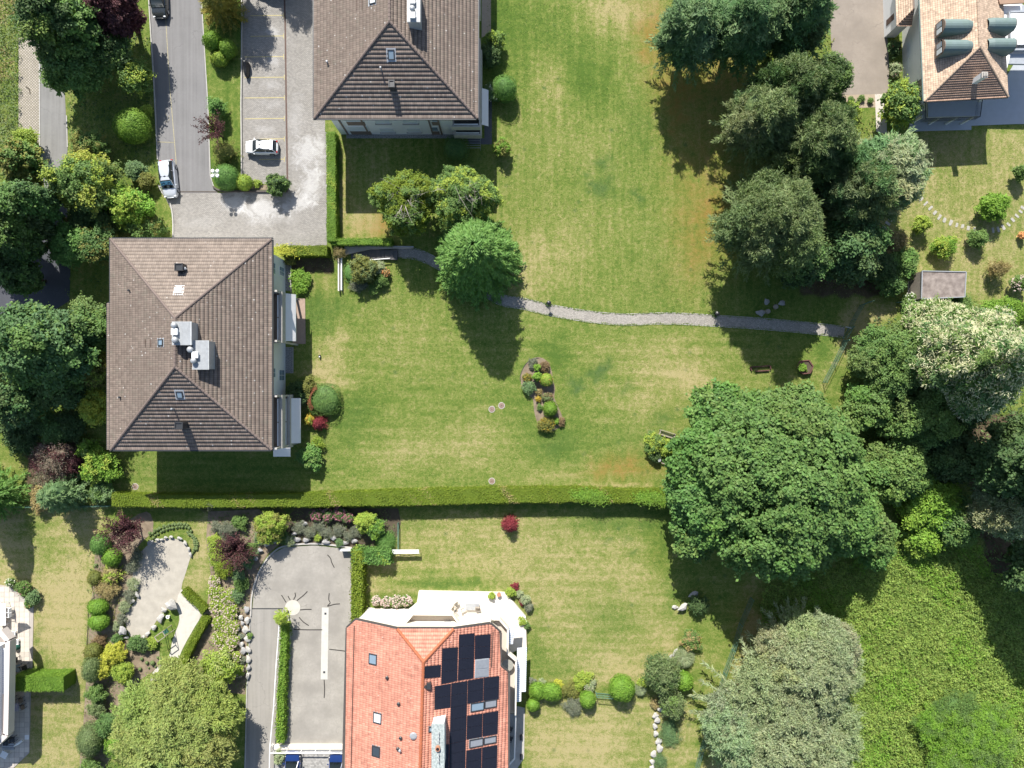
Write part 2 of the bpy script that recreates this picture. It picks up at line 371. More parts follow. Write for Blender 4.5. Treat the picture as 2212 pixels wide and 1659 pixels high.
    col = mix(nt, mrange(nt, math_(nt, 'ADD', so_, math_(nt, 'MULTIPLY', math_(nt, 'SUBTRACT', fin, .5), 1.2)), .35, .65), col, soc)
    col = mix(nt, mrange(nt, vf, .25, .75, 0, 1), mix(nt, 1, col, (.72, .74, .70), 'MULTIPLY'), mix(nt, 1, col, (1.22, 1.20, 1.18), 'MULTIPLY'))
    nt.links.new(col, b.inputs['Base Color']); b.inputs['Roughness'].default_value = .9; b.inputs['Specular IOR Level'].default_value = .1
    bump(nt, b, math_(nt, 'ADD', fin, math_(nt, 'MULTIPLY', vf, .5)), .75, .10)
    return m
tag(link(bpy.data.objects.new('ground', ground_mesh())), kind='structure').data.materials.append(grass_mat()); VERGE = grass_mat('verge_grass', .30)

# ---- hard surfaces
def asphalt(name, c, var=.12, streak=None, warm=None):
    m, nt, b = new_mat(name)
    n1 = noise(nt, .35, 5, .6); n2 = noise(nt, 3.5, 4, .6); n3 = noise(nt, 40, 2)
    col = mix(nt, mrange(nt, n1, .35, .65), [x * (1 - var) for x in c], [x * (1 + var) for x in c])
    col = mix(nt, mrange(nt, n2, .35, .7, 0, .4), col, warm or [x * .8 for x in c])
    col = mix(nt, mrange(nt, n3, .3, .7, 0, .5), col, [x * .78 for x in c])
    if streak:
        s_ = noise(nt, 1.0, 3, .5, stretch=streak)
        col = mix(nt, mrange(nt, s_, .35, .65, 0, .5), col, [x * 1.25 for x in c])
    # hairline cracks
    vo = _n(nt, 'ShaderNodeTexVoronoi', feature='DISTANCE_TO_EDGE'); vo.inputs['Scale'].default_value = .22
    nz = _n(nt, 'ShaderNodeTexNoise'); nz.inputs['Scale'].default_value = 1.2; nz.inputs['Detail'].default_value = 5
    ps = _n(nt, 'ShaderNodeNewGeometry').outputs['Position']; nt.links.new(ps, nz.inputs['Vector'])
    va = _n(nt, 'ShaderNodeVectorMath', operation='MULTIPLY_ADD'); nt.links.new(nz.outputs['Color'], va.inputs[0]); va.inputs[1].default_value = (1.6, 1.6, 0); nt.links.new(ps, va.inputs[2])
    nt.links.new(va.outputs[0], vo.inputs['Vector'])
    col = mix(nt, math_(nt, 'MULTIPLY', mrange(nt, vo.outputs['Distance'], 0, .008, .45, 0), mrange(nt, n1, .48, .58)), col, [x * .45 for x in c])
    nt.links.new(col, b.inputs['Base Color']); b.inputs['Roughness'].default_value = .85; b.inputs['Specular IOR Level'].default_value = .2
    bump(nt, b, n3, .3, .02)
    return m
A_drive = asphalt('asphalt_drive', (.185, .180, .178), streak=(3.0, .06, 1))
A_lane = asphalt('asphalt_lane', (.20, .195, .185), .15, streak=(2.4, .08, 1))
A_shade = asphalt('asphalt_painted_shade', (.075, .078, .09), .2)  # lane asphalt with the tree shade painted into its colour
A_court = asphalt('worn_concrete_court', (.315, .292, .258), .20, warm=(.22, .205, .175))
A_ramp = asphalt('asphalt_ramp', (.270, .252, .225), .1, streak=(2.0, .08, 1))
A_slab = asphalt('aggregate_yard', (.265, .228, .190), .16, warm=(.23, .185, .145))
def block_mat(name, c, mortar, bw, bh, blobs=(), rot=0.0, contrast=.25, stainc=(.62, .61, .60), amount=.9):
    m, nt, b = new_mat(name)
    ps = _n(nt, 'ShaderNodeNewGeometry').outputs['Position']
    mp = _n(nt, 'ShaderNodeMapping'); nt.links.new(ps, mp.inputs[0]); mp.inputs['Rotation'].default_value = (0, 0, rot)
    br = _n(nt, 'ShaderNodeTexBrick'); nt.links.new(mp.outputs[0], br.inputs['Vector'])
    br.inputs['Scale'].default_value = 1.0; br.inputs['Brick Width'].default_value = bw; br.inputs['Row Height'].default_value = bh; br.inputs['Mortar Size'].default_value = min(bw, bh) * .09
    br.inputs['Color1'].default_value = (*[x * (1 - contrast) for x in c], 1); br.inputs['Color2'].default_value = (*[x * (1 + contrast) for x in c], 1); br.inputs['Mortar'].default_value = (*mortar, 1)
    n1 = noise(nt, .3, 5, .6); n2 = noise(nt, 2.2, 5, .65)
    col = mix(nt, mrange(nt, n1, .35, .65, 0, .5), br.outputs[0], mix(nt, 1, br.outputs[0], (.72, .71, .69), 'MULTIPLY'))
    col = mix(nt, mrange(nt, n2, .4, .7, 0, .45), col, mix(nt, 1, col, (1.3, 1.28, 1.24), 'MULTIPLY'))
    n3_ = noise(nt, .85, 7, .74, dist=.8) if blobs else None
    for (x, y, rx, ry, s_) in blobs:
        p = M(x, y); a, bb = rx / PX, ry / PX
        q = _n(nt, 'ShaderNodeMapping'); q.vector_type = 'POINT'; nt.links.new(ps, q.inputs[0])
        q.inputs['Location'].default_value = (-p.x / a, -p.y / bb, 0); q.inputs['Scale'].default_value = (1 / a, 1 / bb, 0)
        ln = _n(nt, 'ShaderNodeVectorMath', operation='LENGTH'); nt.links.new(q.outputs[0], ln.inputs[0])
        dd = math_(nt, 'ADD', ln.outputs['Value'], math_(nt, 'MULTIPLY', math_(nt, 'SUBTRACT', n3_, .5), 3.4))
        col = mix(nt, mrange(nt, dd, .15, 1.25, s_ * amount, 0, True), col, stainc)
    nt.links.new(col, b.inputs['Base Color']); b.inputs['Roughness'].default_value = .85; b.inputs['Specular IOR Level'].default_value = .2
    bump(nt, b, br.outputs['Fac'], -.4, .02)
    return m
stains = [(660, 330, 34, 42, .9), (672, 400, 30, 40, .9), (640, 440, 40, 26, .8), (560, 452, 55, 22, .95), (510, 438, 36, 22, 1), (580, 475, 60, 14, .35), (640, 250, 20, 60, .3),
          (590, 70, 22, 14, .6), (588, 130, 22, 14, .55), (586, 185, 25, 12, .45), (585, 225, 26, 12, .35), (570, 280, 26, 10, .35), (440, 480, 50, 16, .2), (690, 330, 14, 60, .6)]
B_yard = block_mat('block_paving', (.285, .268, .245), (.13, .125, .12), .24, .12, stains, rot=.02, contrast=.14, amount=.42)
B_path = block_mat('cobble_path', (.345, .32, .285), (.12, .115, .105), .17, .13, rot=.1, contrast=.18)
B_lat = block_mat('grass_grid_paving', (.38, .34, .30), (.20, .18, .13), .24, .24, rot=.785, contrast=.12)
B_lat.node_tree.nodes['Brick Texture'].inputs['Mortar Size'].default_value = .045; B_lat.node_tree.nodes['Brick Texture'].offset = 0.0
B_ter = pmat('pale_stone_terrace', (.70, .64, .56), .8, .06, .8)
B_ter2 = pmat('beige_terrace_tile', (.52, .45, .38), .8, .08, 2)
GRV = pmat('pale_gravel', (.40, .365, .305), .95, .14, 1.2, 22, bmp=.8)
GRVW = pmat('white_gravel', (.52, .485, .425), .95, .10, 1.6, 22, bmp=.8)
SOILM = pmat('garden_soil', (.23, .175, .12), .95, .35, 1.5, 18, bmp=.8, c2=(.29, .23, .16))
SOILD = pmat('dark_bed_soil', (.095, .075, .05), .95, .35, 1.5, 18, bmp=.8)
BARK = pmat('bark', (.10, .075, .055), .9, .3, 4); BARKW = pmat('pale_bark', (.42, .37, .31), .85, .2, 4)
STONE = pmat('white_boulder', (.43, .41, .375), .9, .22, 2.5, 14, bmp=.9, dirt=(.30, .29, .26)); STONED = pmat('grey_boulder', (.32, .31, .30), .9, .25, 3, 14, bmp=.9)
WHITE = pmat('white_paint', (.80, .80, .79), .5, .05, 1.5); CONC = pmat('concrete', (.42, .395, .36), .85, .15, 2.5); WALL = pmat('white_render', (.78, .78, .77), .85, .04, .7)
KERB = pmat('kerb_stone', (.44, .42, .39), .85, .15, 2); KERBD = pmat('dark_kerb', (.10, .085, .075), .85, .2, 2); YEL = pmat('yellow_paint', (.47, .40, .19), .7, .2, 5, dirt=(.33, .30, .22)); YELF = pmat('faded_yellow_paint', (.36, .32, .20), .8, .2, 5, dirt=(.20, .19, .17))
RUSTD = pmat('brown_drain', (.115, .075, .06), .8, .2, 3); DARK = pmat('dark_metal', (.035, .037, .04), .45, .15, 5, spec=.5); BLK = pmat('black_plastic', (.018, .018, .02), .35, .1, 5, spec=.5)
GREENM = pmat('green_wire', (.10, .20, .15), .6, .15, 5); GREY = pmat('grey_metal', (.40, .41, .42), .45, .12, 4, metal=.3); ZINC = pmat('zinc_sheet', (.46, .48, .50), .4, .12, 3, metal=.35)
WOOD = pmat('weathered_wood', (.33, .285, .235), .85, .2, 5)
WOODR = pmat('red_brown_wood', (.13, .060, .050), .8, .2, 5); TERR = pmat('terracotta', (.42, .20, .12), .8, .15, 4); DECK = pmat('tan_deck', (.34, .25, .195), .8, .12, 3)
COPPER = pmat('green_copper', (.155, .215, .195), .6, .15, 2.5, 20, c2=(.15, .20, .20)); BRN = pmat('brown_trim', (.22, .165, .135), .7, .1, 3)
AWN = pmat('awning_cloth', (.72, .70, .69), .8, .04, 1); AWNW = pmat('white_awning_cloth', (.80, .80, .80), .75, .03, 1)
CUSH = pmat('cream_cushion', (.66, .60, .50), .9, .08, 3)
def gloss_mat(name, c, rough=.12, metal=0.0, coat=0.0, spec=.5):
    m, nt, b = new_mat(name); n1 = noise(nt, 3, 2)
    nt.links.new(mix(nt, mrange(nt, n1, .3, .7), [x * .93 for x in c], c), b.inputs['Base Color'])
    b.inputs['Roughness'].default_value = rough; b.inputs['Metallic'].default_value = metal; b.inputs['Coat Weight'].default_value = coat; b.inputs['Specular IOR Level'].default_value = spec
    return m
GLASS = gloss_mat('window_glass', (.045, .055, .065), .06, spec=.8); GLASSB = gloss_mat('blue_grey_glass', (.20, .27, .33), .12, spec=.8); CARG = gloss_mat('car_glass', (.018, .024, .024), .05, spec=.7)
BLIND = pmat('pale_blind', (.62, .66, .68), .7, .04, 2)

lane = [(84, -90), (86, 320), (98, 420), (40, 560), (-40, 640), (-90, 780), (-40, 800), (60, 705), (150, 650), (152, 560), (143, 430), (146, 318), (140, 200), (130, -90)]
sheet('lane', lane, .012, A_lane)
sheet('lane_shade_sheet', [(100, 430), (142, 430), (153, 560), (150, 650), (70, 700), (-90, 790), (-90, 640), (-20, 625), (45, 560)], .016, A_shade)  # dark sheet: tree shade over the lane bend, put in as colour
sheet('grass_grid_paving', [(40, -90), (84, -90), (84, 318), (40, 318)], .010, B_lat)
strip('lane_kerb', [(85, -90), (86, 318)], .12, .05, KERB, .05)
strip('lane_kerb', [(144, 250), (146, 318)], .10, .05, KERB, .05)
drive = [(318, -90), (322, 0), (333, 180), (341, 345), (350, 400), (358, 417), (470, 417), (460, 405), (455, 380), (450, 230), (436, 0), (433, -90)]
sheet('driveway', drive, .012, A_drive)
yard = [(523, -90), (702, -90), (702, 285), (706, 285), (706, 533), (372, 533), (374, 495), (370, 455), (356, 425), (350, 417), (480, 417), (523, 413)]
sheet('paved_yard', yard, .008, B_yard)
sheet('planted_island', [(436, 0), (450, 230), (455, 380), (462, 403), (478, 413), (621, 413), (621, 398), (524, 398), (522, 200), (518, -90), (433, -90)], .11, VERGE, .10)
sheet('flower_bed', [(526, 400), (618, 400), (618, 411), (526, 411)], .125, SOILM, .01)
strip('kerb', [(433, -90), (436, 0), (450, 230), (455, 380), (462, 403)], .10, .14, KERB, .14)
strip('kerb', [(318, -90), (322, 0), (333, 180), (341, 345)], .12, .13, KERB, .13)
strip('kerb', smooth_line([(343, 400), (350, 415), (368, 440), (374, 475), (374, 520)]), .14, .13, KERB, .13)
strip('low_wall', [(461, 404), (470, 410), (482, 414), (622, 414)], .18, .22, KERBD, .22)
strip('dark_joint', [(350, 414.5), (470, 414.5)], .16, .020, KERBD)
strip('low_wall', [(523, -90), (523, 100), (521.5, 230), (523, 398)], .14, .2, CONC, .2)
strip('brown_gutter', [(612, -90), (616, 60), (618, 220), (621, 412)], .20, .014, RUSTD)
for k, y in enumerate((-10, 34.5, 79, 123.5, 168, 212, 257, 301, 345)):
    x0 = 541 if k < 3 else 528
    strip('parking_line', [(x0 if k not in (7, 8) else 560, y), (612 if k < 4 else 614, y - 1)], .09, .017, YEL)
    strip('parking_line', [(612.5 if k < 4 else 614, y - 6), (612.5 if k < 4 else 614, y + 5)], .08, .021, YEL)
strip('parking_line', [(352, -90), (358, 40), (366, 180), (380, 345), (381, 372)], .09, .019, YELF)
strip('parking_line', [(340, 307), (375, 308)], .08, .023, YELF)
for i, (dx, dy) in enumerate(((0, 0), (0, 7), (0, 14), (6, 3), (6, 10))):
    strip('painted_mark', [(359 + dx, 247 + dy), (359 + dx, 251 + dy)], .07, .019, YELF)

path = smooth_line([(846, 548), (880, 546), (920, 557), (1000, 600), (1075, 645), (1130, 656), (1180, 668), (1240, 679), (1300, 687), (1360, 690), (1420, 688), (1480, 689), (1560, 694), (1650, 700), (1740, 708), (1823, 717)], 5)
strip('cobbled_path', path, 1.22, .012, B_path)
strip('path_edging', [(x, y - 12.2) for x, y in path], .07, .035, CONC, .03); strip('path_edging', [(x, y + 12.2) for x, y in path], .07, .035, KERB, .03)

# court and ramp of the red-roofed house
court = smooth_poly([(545, 1312), (549, 1265), (572, 1212), (610, 1182), (680, 1180), (758, 1188)], 3)
court = [(545, 1318), (549, 1268), (566, 1222), (585, 1198), (615, 1182), (680, 1178), (760, 1187), (760, 1345), (752, 1360), (750, 1608), (592, 1608)]
sheet('court', court, .012, A_court)
sheet('ramp', [(543, 1316), (612, 1316), (604, 1345), (596, 1610), (588, 1720), (525, 1720), (535, 1450)], .018, A_ramp)
strip('drain_channel', [(543, 1314.5), (611, 1314.5)], .12, .024, DARK)
strip('concrete_strip', [(702.5, 1312), (700, 1467)], .82, .030, pmat('pale_concrete_strip', (.50, .485, .44), .85, .1, 2))
strip('curved_kerb', smooth_line([(542, 1330), (544, 1290), (552, 1255), (568, 1220), (590, 1193), (620, 1178), (690, 1174), (760, 1183)]), .18, .16, CONC, .16)
strip('kerb', [(541, 1330), (538, 1400), (533, 1500), (528, 1720)], .1, .1, KERB, .1)
sheet('white_gravel_strip', [(616, 1335), (629, 1335), (628, 1440), (624, 1458), (618, 1455)], .026, GRVW)
mb = MB(); c = M(632, 1312.5); mb.cyl((c.x, c.y, .012), .92, .03, 24); tag(mb.build('white_pebble_circle', GRVW), kind='structure')
# cracks in the court
CRK = pmat('crack_dark', (.05, .045, .04), .9)  # dark colour of the crack lines
for cr in ([(707, 1198), (714, 1206), (716, 1214), (722, 1226)], [(711, 1281), (710, 1295), (713, 1302), (707, 1309), (722, 1305), (734, 1304)], [(648, 1317), (660, 1316), (673, 1316)], [(634, 1359), (664, 1360), (696, 1360)], [(711, 1402), (730, 1404), (745, 1406)], [(700, 1468), (701, 1490), (700, 1507)],
           [(608, 1285), (613, 1293), (618, 1301)], [(637, 1280), (638, 1287), (634, 1295)], [(664, 1277), (655, 1286), (641, 1297)], [(646, 1333), (655, 1343), (667, 1351)], [(622, 1287), (624, 1291), (627, 1296)]):
    strip('crack', smooth_line(cr, 3), .11, .034, CRK)
# soil beds and gravel garden
bed_w = [(600, 1178), (615, 1160), (560, 1100), (450, 1105), (445, 1165), (455, 1240), (450, 1290), (440, 1330), (395, 1440), (370, 1480), (530, 1500), (533, 1400), (541, 1330), (546, 1265), (560, 1225), (580, 1195)]
sheet('shrub_bed', bed_w, .010, SOILM)
sheet('rockery_bed', [(600, 1180), (610, 1125), (640, 1098), (860, 1098), (866, 1130), (850, 1180), (760, 1184), (690, 1172), (620, 1176)], .011, SOILD)
bed_l = smooth_poly([(232, 1155), (300, 1110), (325, 1110), (330, 1150), (290, 1190), (290, 1290), (262, 1330), (265, 1385), (330, 1365), (345, 1440), (300, 1470), (285, 1560), (225, 1659), (172, 1700), (180, 1560), (190, 1400), (193, 1330), (204, 1240), (206, 1180)], 2)
sheet('shrub_bed', bed_l, .009, SOILM)
grav = smooth_poly([Z6(*p) for p in ((600, 360), (700, 310), (850, 285), (960, 330), (1020, 420), (1000, 520), (960, 650), (930, 770), (1000, 830), (1110, 1000), (1120, 1020), (1060, 1120), (980, 1260), (900, 1430), (860, 1620), (640, 1640), (680, 1530), (800, 1420), (830, 1340), (850, 1230), (900, 1100), (900, 1000), (860, 960), (780, 960), (700, 1060), (640, 1150), (560, 1240), (440, 1210), (395, 1060), (400, 1000), (500, 880), (520, 780), (470, 700), (470, 620), (500, 480))], 2)
sheet('gravel_court', grav, .016, GRV)
sheet('white_gravel_path', smooth_poly([Z6(*p) for p in ((930, 770), (1000, 830), (1110, 1000), (1060, 1120), (980, 1260), (900, 1430), (860, 1600), (640, 1620), (690, 1520), (800, 1420), (830, 1340), (850, 1230), (905, 1100), (905, 1000), (880, 900))], 2), .021, GRVW)
sheet('lawn_patch', smooth_poly([Z6(*p) for p in ((780, 985), (890, 960), (912, 1060), (880, 1160), (830, 1290), (770, 1360), (640, 1330), (590, 1260), (660, 1160), (720, 1070))], 2), .027, VERGE)
# garden island in the lawn
sheet('island_bed', smooth_poly([Z7(*p) for p in ((70, 480), (120, 330), (250, 180), (400, 130), (560, 210), (640, 400), (660, 560), (700, 700), (680, 860), (760, 1050), (840, 1250), (800, 1380), (620, 1480), (430, 1440), (360, 1280), (310, 1080), (290, 880), (120, 740))], 2), .02, SOILM)
strip('bed_edging', smooth_line([Z7(60, 560), Z7(70, 450), Z7(120, 330), Z7(180, 240), Z7(290, 160), Z7(400, 150)]), .05, .06, DARK, .06)
# north-east corner
sheet('aggregate_yard', [(1786, -90), (1906, -90), (1920, 150), (1918, 205), (1800, 205)], .010, A_slab)
sheet('flower_bed', [(1797, 206), (1890, 204), (1890, 232), (1840, 234), (1795, 232)], .014, pmat('sandy_bed', (.36, .29, .21), .95, .2, 2, 20, bmp=.7))
sheet('pale_path', [(1889, 204), (1912, 203), (1915, 290), (1892, 285)], .018, pmat('pale_slab_path', (.52, .47, .41), .9, .1, 2))
# north garden strip of house one, pebbles, decking, beds by walls
PEB = pmat('wall_pebbles', (.23, .225, .22), .9, .5, 9, 14, bmp=1.0, c2=(.45, .44, .43))
sheet('pebble_strip', [(748, 289), (992, 289), (992, 299), (748, 299)], .014, PEB)
sheet('terrace_deck', [(632, 645), (659, 645), (660, 743), (632, 743)], .05, DECK, .04)
sheet('pebble_strip', [(616, 750), (632, 750), (632, 806), (616, 806)], .014, PEB)
sheet('pebble_strip', [(614, 572), (628, 572), (628, 628), (614, 628)], .014, PEB)
strip('bed_edging', [(628.5, 555), (629, 632)], .09, .16, CONC, .16); strip('bed_edging', [(633, 750), (633, 806)], .08, .12, CONC, .12)
sheet('dark_paving', [(1046, 215), (1062, 215), (1062, 312), (1010, 312), (1010, 299), (1046, 299)], .016, pmat('slate_paving', (.11, .115, .13), .7, .15, 3))
sheet('terrace', [(1040, -20), (1060, -20), (1060, 70), (1040, 82)], .016, pmat('tan_terrace', (.36, .29, .23), .8, .1, 3))
# ================================================================ FOLIAGE TOOLS
def unit(a): return a / np.maximum(np.linalg.norm(a, axis=-1, keepdims=True), 1e-9)
def rdir(n, rng): return unit(rng.normal(size=(n, 3)))
PAL = {   # leaf albedo, linear: (base, light variant)
    'green': ((.060, .118, .036), (.100, .165, .050)), 'maple': ((.050, .108, .034), (.084, .150, .046)), 'dark': ((.030, .062, .026), (.058, .098, .036)),
    'bright': ((.085, .175, .025), (.130, .230, .038)), 'lime': ((.125, .205, .035), (.205, .265, .050)), 'yellow': ((.19, .23, .035), (.30, .31, .05)),
    'olive': ((.085, .105, .030), (.140, .150, .045)), 'blue': ((.062, .118, .058), (.115, .185, .092)), 'bluegreen': ((.045, .098, .042), (.075, .142, .060)),
    'grey': ((.142, .182, .112), (.205, .252, .168)), 'pine': ((.068, .104, .046), (.125, .170, .082)), 'purple': ((.036, .015, .022), (.080, .034, .042)),
    'red': ((.100, .016, .026), (.170, .034, .045)), 'brown': ((.095, .072, .045), (.150, .112, .065)), 'tan': ((.150, .135, .070), (.220, .185, .095)),
    'lav': ((.080, .098, .075), (.140, .160, .135)), 'cedar': ((.058, .130, .036), (.105, .205, .058)), 'willow': ((.125, .175, .055), (.195, .245, .088)),
    'gold': ((.30, .22, .03), (.45, .33, .05)), 'conifer_gold': ((.13, .125, .025), (.24, .20, .045)), 'meadow': ((.100, .168, .040), (.168, .240, .062)),
    'cream': ((.42, .42, .26), (.58, .57, .38)), 'pink': ((.55, .40, .40), (.75, .64, .62)), 'white': ((.62, .60, .56), (.78, .77, .74)), 'pinkdark': ((.33, .13, .17), (.50, .24, .28)),
    'orange': ((.55, .26, .10), (.70, .38, .18)), 'magenta': ((.22, .06, .20), (.30, .10, .28)), 'twig': ((.16, .13, .10), (.28, .24, .19)), 'hedge': ((.075, .150, .022), (.125, .210, .035)), 'hedgeolive': ((.078, .122, .014), (.130, .175, .022)),
    'fern': ((.052, .110, .040), (.085, .150, .05)),
}
for _k in list(PAL):
    if _k not in ('cream', 'pink', 'white', 'pinkdark', 'orange', 'gold', 'magenta', 'twig'):
        PAL[_k] = tuple((c[0] * 1.50, c[1] * 1.40, c[2] * 1.22) for c in PAL[_k])
def pick(pal, t):
    """colours for parameters t in 0..1"""
    a, b = np.array(PAL[pal][0]), np.array(PAL[pal][1]); t = np.asarray(t)[:, None]
    return a * (1 - t) + b * t
class Fo:
    def __init__(s, seed): s.r = np.random.default_rng(seed); s.P = []; s.C = []
    def leaves(s, P, N, D, L, W, C):
        """pointed leaf quads: centres P, normals N, axes D, lengths L, widths W"""
        n = len(P)
        if n == 0: return
        L = np.broadcast_to(L, (n,))[:, None]; W = np.broadcast_to(W, (n,))[:, None]
        N = unit(N); T = unit(D - (D * N).sum(1, keepdims=True) * N); B = np.cross(N, T)
        q = np.stack([P - T * L * .5, P + B * W * .5 - T * L * .05, P + T * L * .5, P - B * W * .5 - T * L * .05], 1)
        s.P.append(q.reshape(-1, 3)); s.C.append(np.repeat(C, 4, 0))
    def core(s, c, rad, col, n=7, lump=.12):
        """closed lumpy inner body of foliage"""
        g = np.linspace(-1, 1, n + 1); qs = []
        u, v = np.meshgrid(g, g, indexing='ij')
        for ax in range(3):
            for sg in (-1, 1):
                p = np.zeros(u.shape + (3,)); p[..., ax] = sg; p[..., (ax + 1) % 3] = u * sg; p[..., (ax + 2) % 3] = v
                p = unit(np.tan(p * .7854) if False else p); qs.append(p)
        ph = s.r.uniform(0, 6.28, 6); k = s.r.normal(size=(6, 3)) * 2.2
        for p in qs:
            f = 1 + lump * sum(np.sin(p @ k[i] + ph[i]) for i in range(6)) / 2.5
            q = p * f[..., None] * np.array(rad) + np.array(c)
            quad = np.stack([q[:-1, :-1], q[1:, :-1], q[1:, 1:], q[:-1, 1:]], 2).reshape(-1, 3)
            s.P.append(quad); s.C.append(np.tile(np.array(col), (len(quad), 1)) * s.r.uniform(.8, 1.2, (len(quad) // 4, 1)).repeat(4, 0))
    def mesh(s, name):
        P = np.concatenate(s.P); C = np.concatenate(s.C)
        return quad_mesh(name, P, np.arange(len(P)).reshape(-1, 4), np.clip(C, 0, 1))
def jit(C, rng, a=.18):
    n = len(C); return C * rng.uniform(1 - a, 1 + a, (n, 1)) * rng.uniform(1 - a * .4, 1 + a * .4, (n, 3))

def clumps(fo, R, H, z0, rc, L, asp, dens, pal, pal2=None, mode='leaf', outline=.10, shape=1.0, centre=(0, 0), sx=1.0, sy=1.0, deep=.75, rot=0.0, fill=1.0, tint=1.0):
    """crown made of many leafy clumps spread through a dome of radius R from z0 to H"""
    r = fo.r; hz = (H - z0) / 2
    area = 4 * math.pi * ((R * hz) + R * R) / 2
    nc = max(6, int(area / (rc * rc) * .85 * fill))
    d = rdir(nc * 2, r); d = d[d[:, 2] > -.45][:nc]; nc = len(d)
    ph = r.uniform(0, 6.28, 3); az = np.arctan2(d[:, 1], d[:, 0])
    lob = 1 + outline * (np.sin(3 * az + ph[0]) + .7 * np.sin(5 * az + ph[1]) + .5 * np.sin(9 * az + ph[2]))
    rad = r.uniform(deep, 1.0, nc) * lob
    c = d * rad[:, None] * np.array([(R - rc * .7) * sx, (R - rc * .7) * sy, hz - rc * .5]); c[:, :2] *= shape ** np.maximum(d[:, 2:3], 0)
    c += np.array([centre[0], centre[1], z0 + hz])
    crc = rc * r.uniform(.45, 1.25, nc); tone = r.uniform(0, 1, nc)
    per = np.maximum(8, (dens * 2 * math.pi * crc ** 2).astype(int)); idx = np.repeat(np.arange(nc), per); n = len(idx)
    e = rdir(n, r); e[:, 2] = np.abs(e[:, 2]) * .9 + e[:, 2] * .1; out = unit(c[idx] - np.array([centre[0], centre[1], z0 + hz * .6]))
    e = unit(e + out * .55)
    an = r.uniform(0, 6.28, nc); q = r.uniform(.85, 1.45, nc); lb = r.uniform(0, 6.28, (nc, 2)); ea = np.arctan2(e[:, 1], e[:, 0])
    lo_ = 1 + .26 * np.sin(3 * ea + lb[idx, 0]) + .18 * np.sin(5 * ea + lb[idx, 1] + e[:, 2] * 3)
    off = e * (crc[idx] * r.uniform(.35, 1.12, n) * lo_)[:, None]; ca, sa = np.cos(an)[idx], np.sin(an)[idx]
    ox, oy = off[:, 0] * ca + off[:, 1] * sa, -off[:, 0] * sa + off[:, 1] * ca; ox, oy = ox * q[idx], oy / np.sqrt(q[idx])
    P = c[idx] + np.stack([ox * ca - oy * sa, ox * sa + oy * ca, off[:, 2] * .62], 1)
    t = np.clip(tone[idx] * .6 + r.uniform(0, .5, n), 0, 1)
    C = pick(pal, t)
    if pal2 is not None:
        m = (tone[idx] > .62); C[m] = pick(pal2, t)[m]
    C = jit(C, r) * tint
    if mode == 'leaf': N = e * .5 + np.array([-.03, .14, .55]) + r.normal(size=(n, 3)) * .40; D = r.normal(size=(n, 3))
    elif mode == 'needle': D = e + r.normal(size=(n, 3)) * .45; N = r.normal(size=(n, 3)) + np.array([0, 0, .9])
    elif mode == 'droop': D = out * .9 + np.array([0, 0, -.35]) + r.normal(size=(n, 3)) * .30; N = r.normal(size=(n, 3)) * .35 + np.array([0, 0, 1.0])
    Ls = L * r.uniform(.65, 1.35, n)
    fo.leaves(P, N, D, Ls, Ls * asp, C)
    k1 = int(dens * 1.3 * 4 * math.pi * (R * .66) ** 2 * .6); e = rdir(k1, r); e = e[e[:, 2] > -.2]; k1 = len(e)
    P = e * np.array([R * .70 * sx, R * .70 * sy, hz * .72]) * r.uniform(.86, 1.08, (k1, 1)) + np.array([centre[0], centre[1], z0 + hz * .92])
    Ls = L * r.uniform(.7, 1.3, k1); fo.leaves(P, e * .4 + np.array([0, 0, .4]) + r.normal(size=(k1, 3)) * .6, r.normal(size=(k1, 3)), Ls, Ls * max(asp, .4), jit(pick(pal, r.uniform(0, .8, k1)), r))
    fo.core((centre[0], centre[1], z0 + hz * .86), (R * .56 * sx, R * .56 * sy, hz * .60), np.array(PAL[pal][0]) * 1.0, n=9, lump=.15)
    return c, crc

def ball(fo, rx, ry, rz, zc, L, pal, dens=170, core=.90, sq=2.0, jitn=.45, flat=.0, c=(0, 0), up=None):
    """clipped shrub: leaf skin over a (super)ellipsoid"""
    r = fo.r; n = int(dens * 4 * math.pi * ((rx * ry) + (rx * rz) + (ry * rz)) / 3 * .8)
    d = rdir(n, r); d = d[d[:, 2] > -.55]; n = len(d)
    s = (np.abs(d) ** sq).sum(1) ** (-1 / sq); k = r.normal(size=(4, 3)) * 3; ph = r.uniform(0, 6, 4)
    lum = 1 + .022 * sum(np.sin(d @ k[i] + ph[i]) for i in range(4))
    P = d * (s * lum * r.uniform(.92, 1.05, n))[:, None] * np.array([rx, ry, rz]) + np.array([c[0], c[1], zc])
    N = d / np.array([rx, ry, rz]) + r.normal(size=(n, 3)) * jitn / max(rx, .3)
    t = np.clip(r.uniform(0, 1, n) * .7 + .3 * (np.sin(P[:, 0] * 2.3 + ph[0]) * np.sin(P[:, 1] * 2.1 + ph[1])) + .15, 0, 1)
    C = jit(pick(pal, t), r, .15)
    Ls = L * r.uniform(.7, 1.3, n); fo.leaves(P, N, r.normal(size=(n, 3)), Ls, Ls * .6, C)
    g = 8; q0 = len(fo.P); fo.core((c[0], c[1], zc), (rx * core, ry * core, rz * core), PAL[pal][0], n=g, lump=.02)

def blooms(fo, pts, rad, pal, k=14, L=.10):
    """flower heads: little domes of petals at pts"""
    r = fo.r; n = len(pts) * k; idx = np.repeat(np.arange(len(pts)), k)
    e = rdir(n, r); e[:, 2] = np.abs(e[:, 2]); P = pts[idx] + e * rad
    fo.leaves(P, e + r.normal(size=(n, 3)) * .3, r.normal(size=(n, 3)), L, L * .9, jit(pick(pal, r.uniform(0, 1, n)), r, .1))

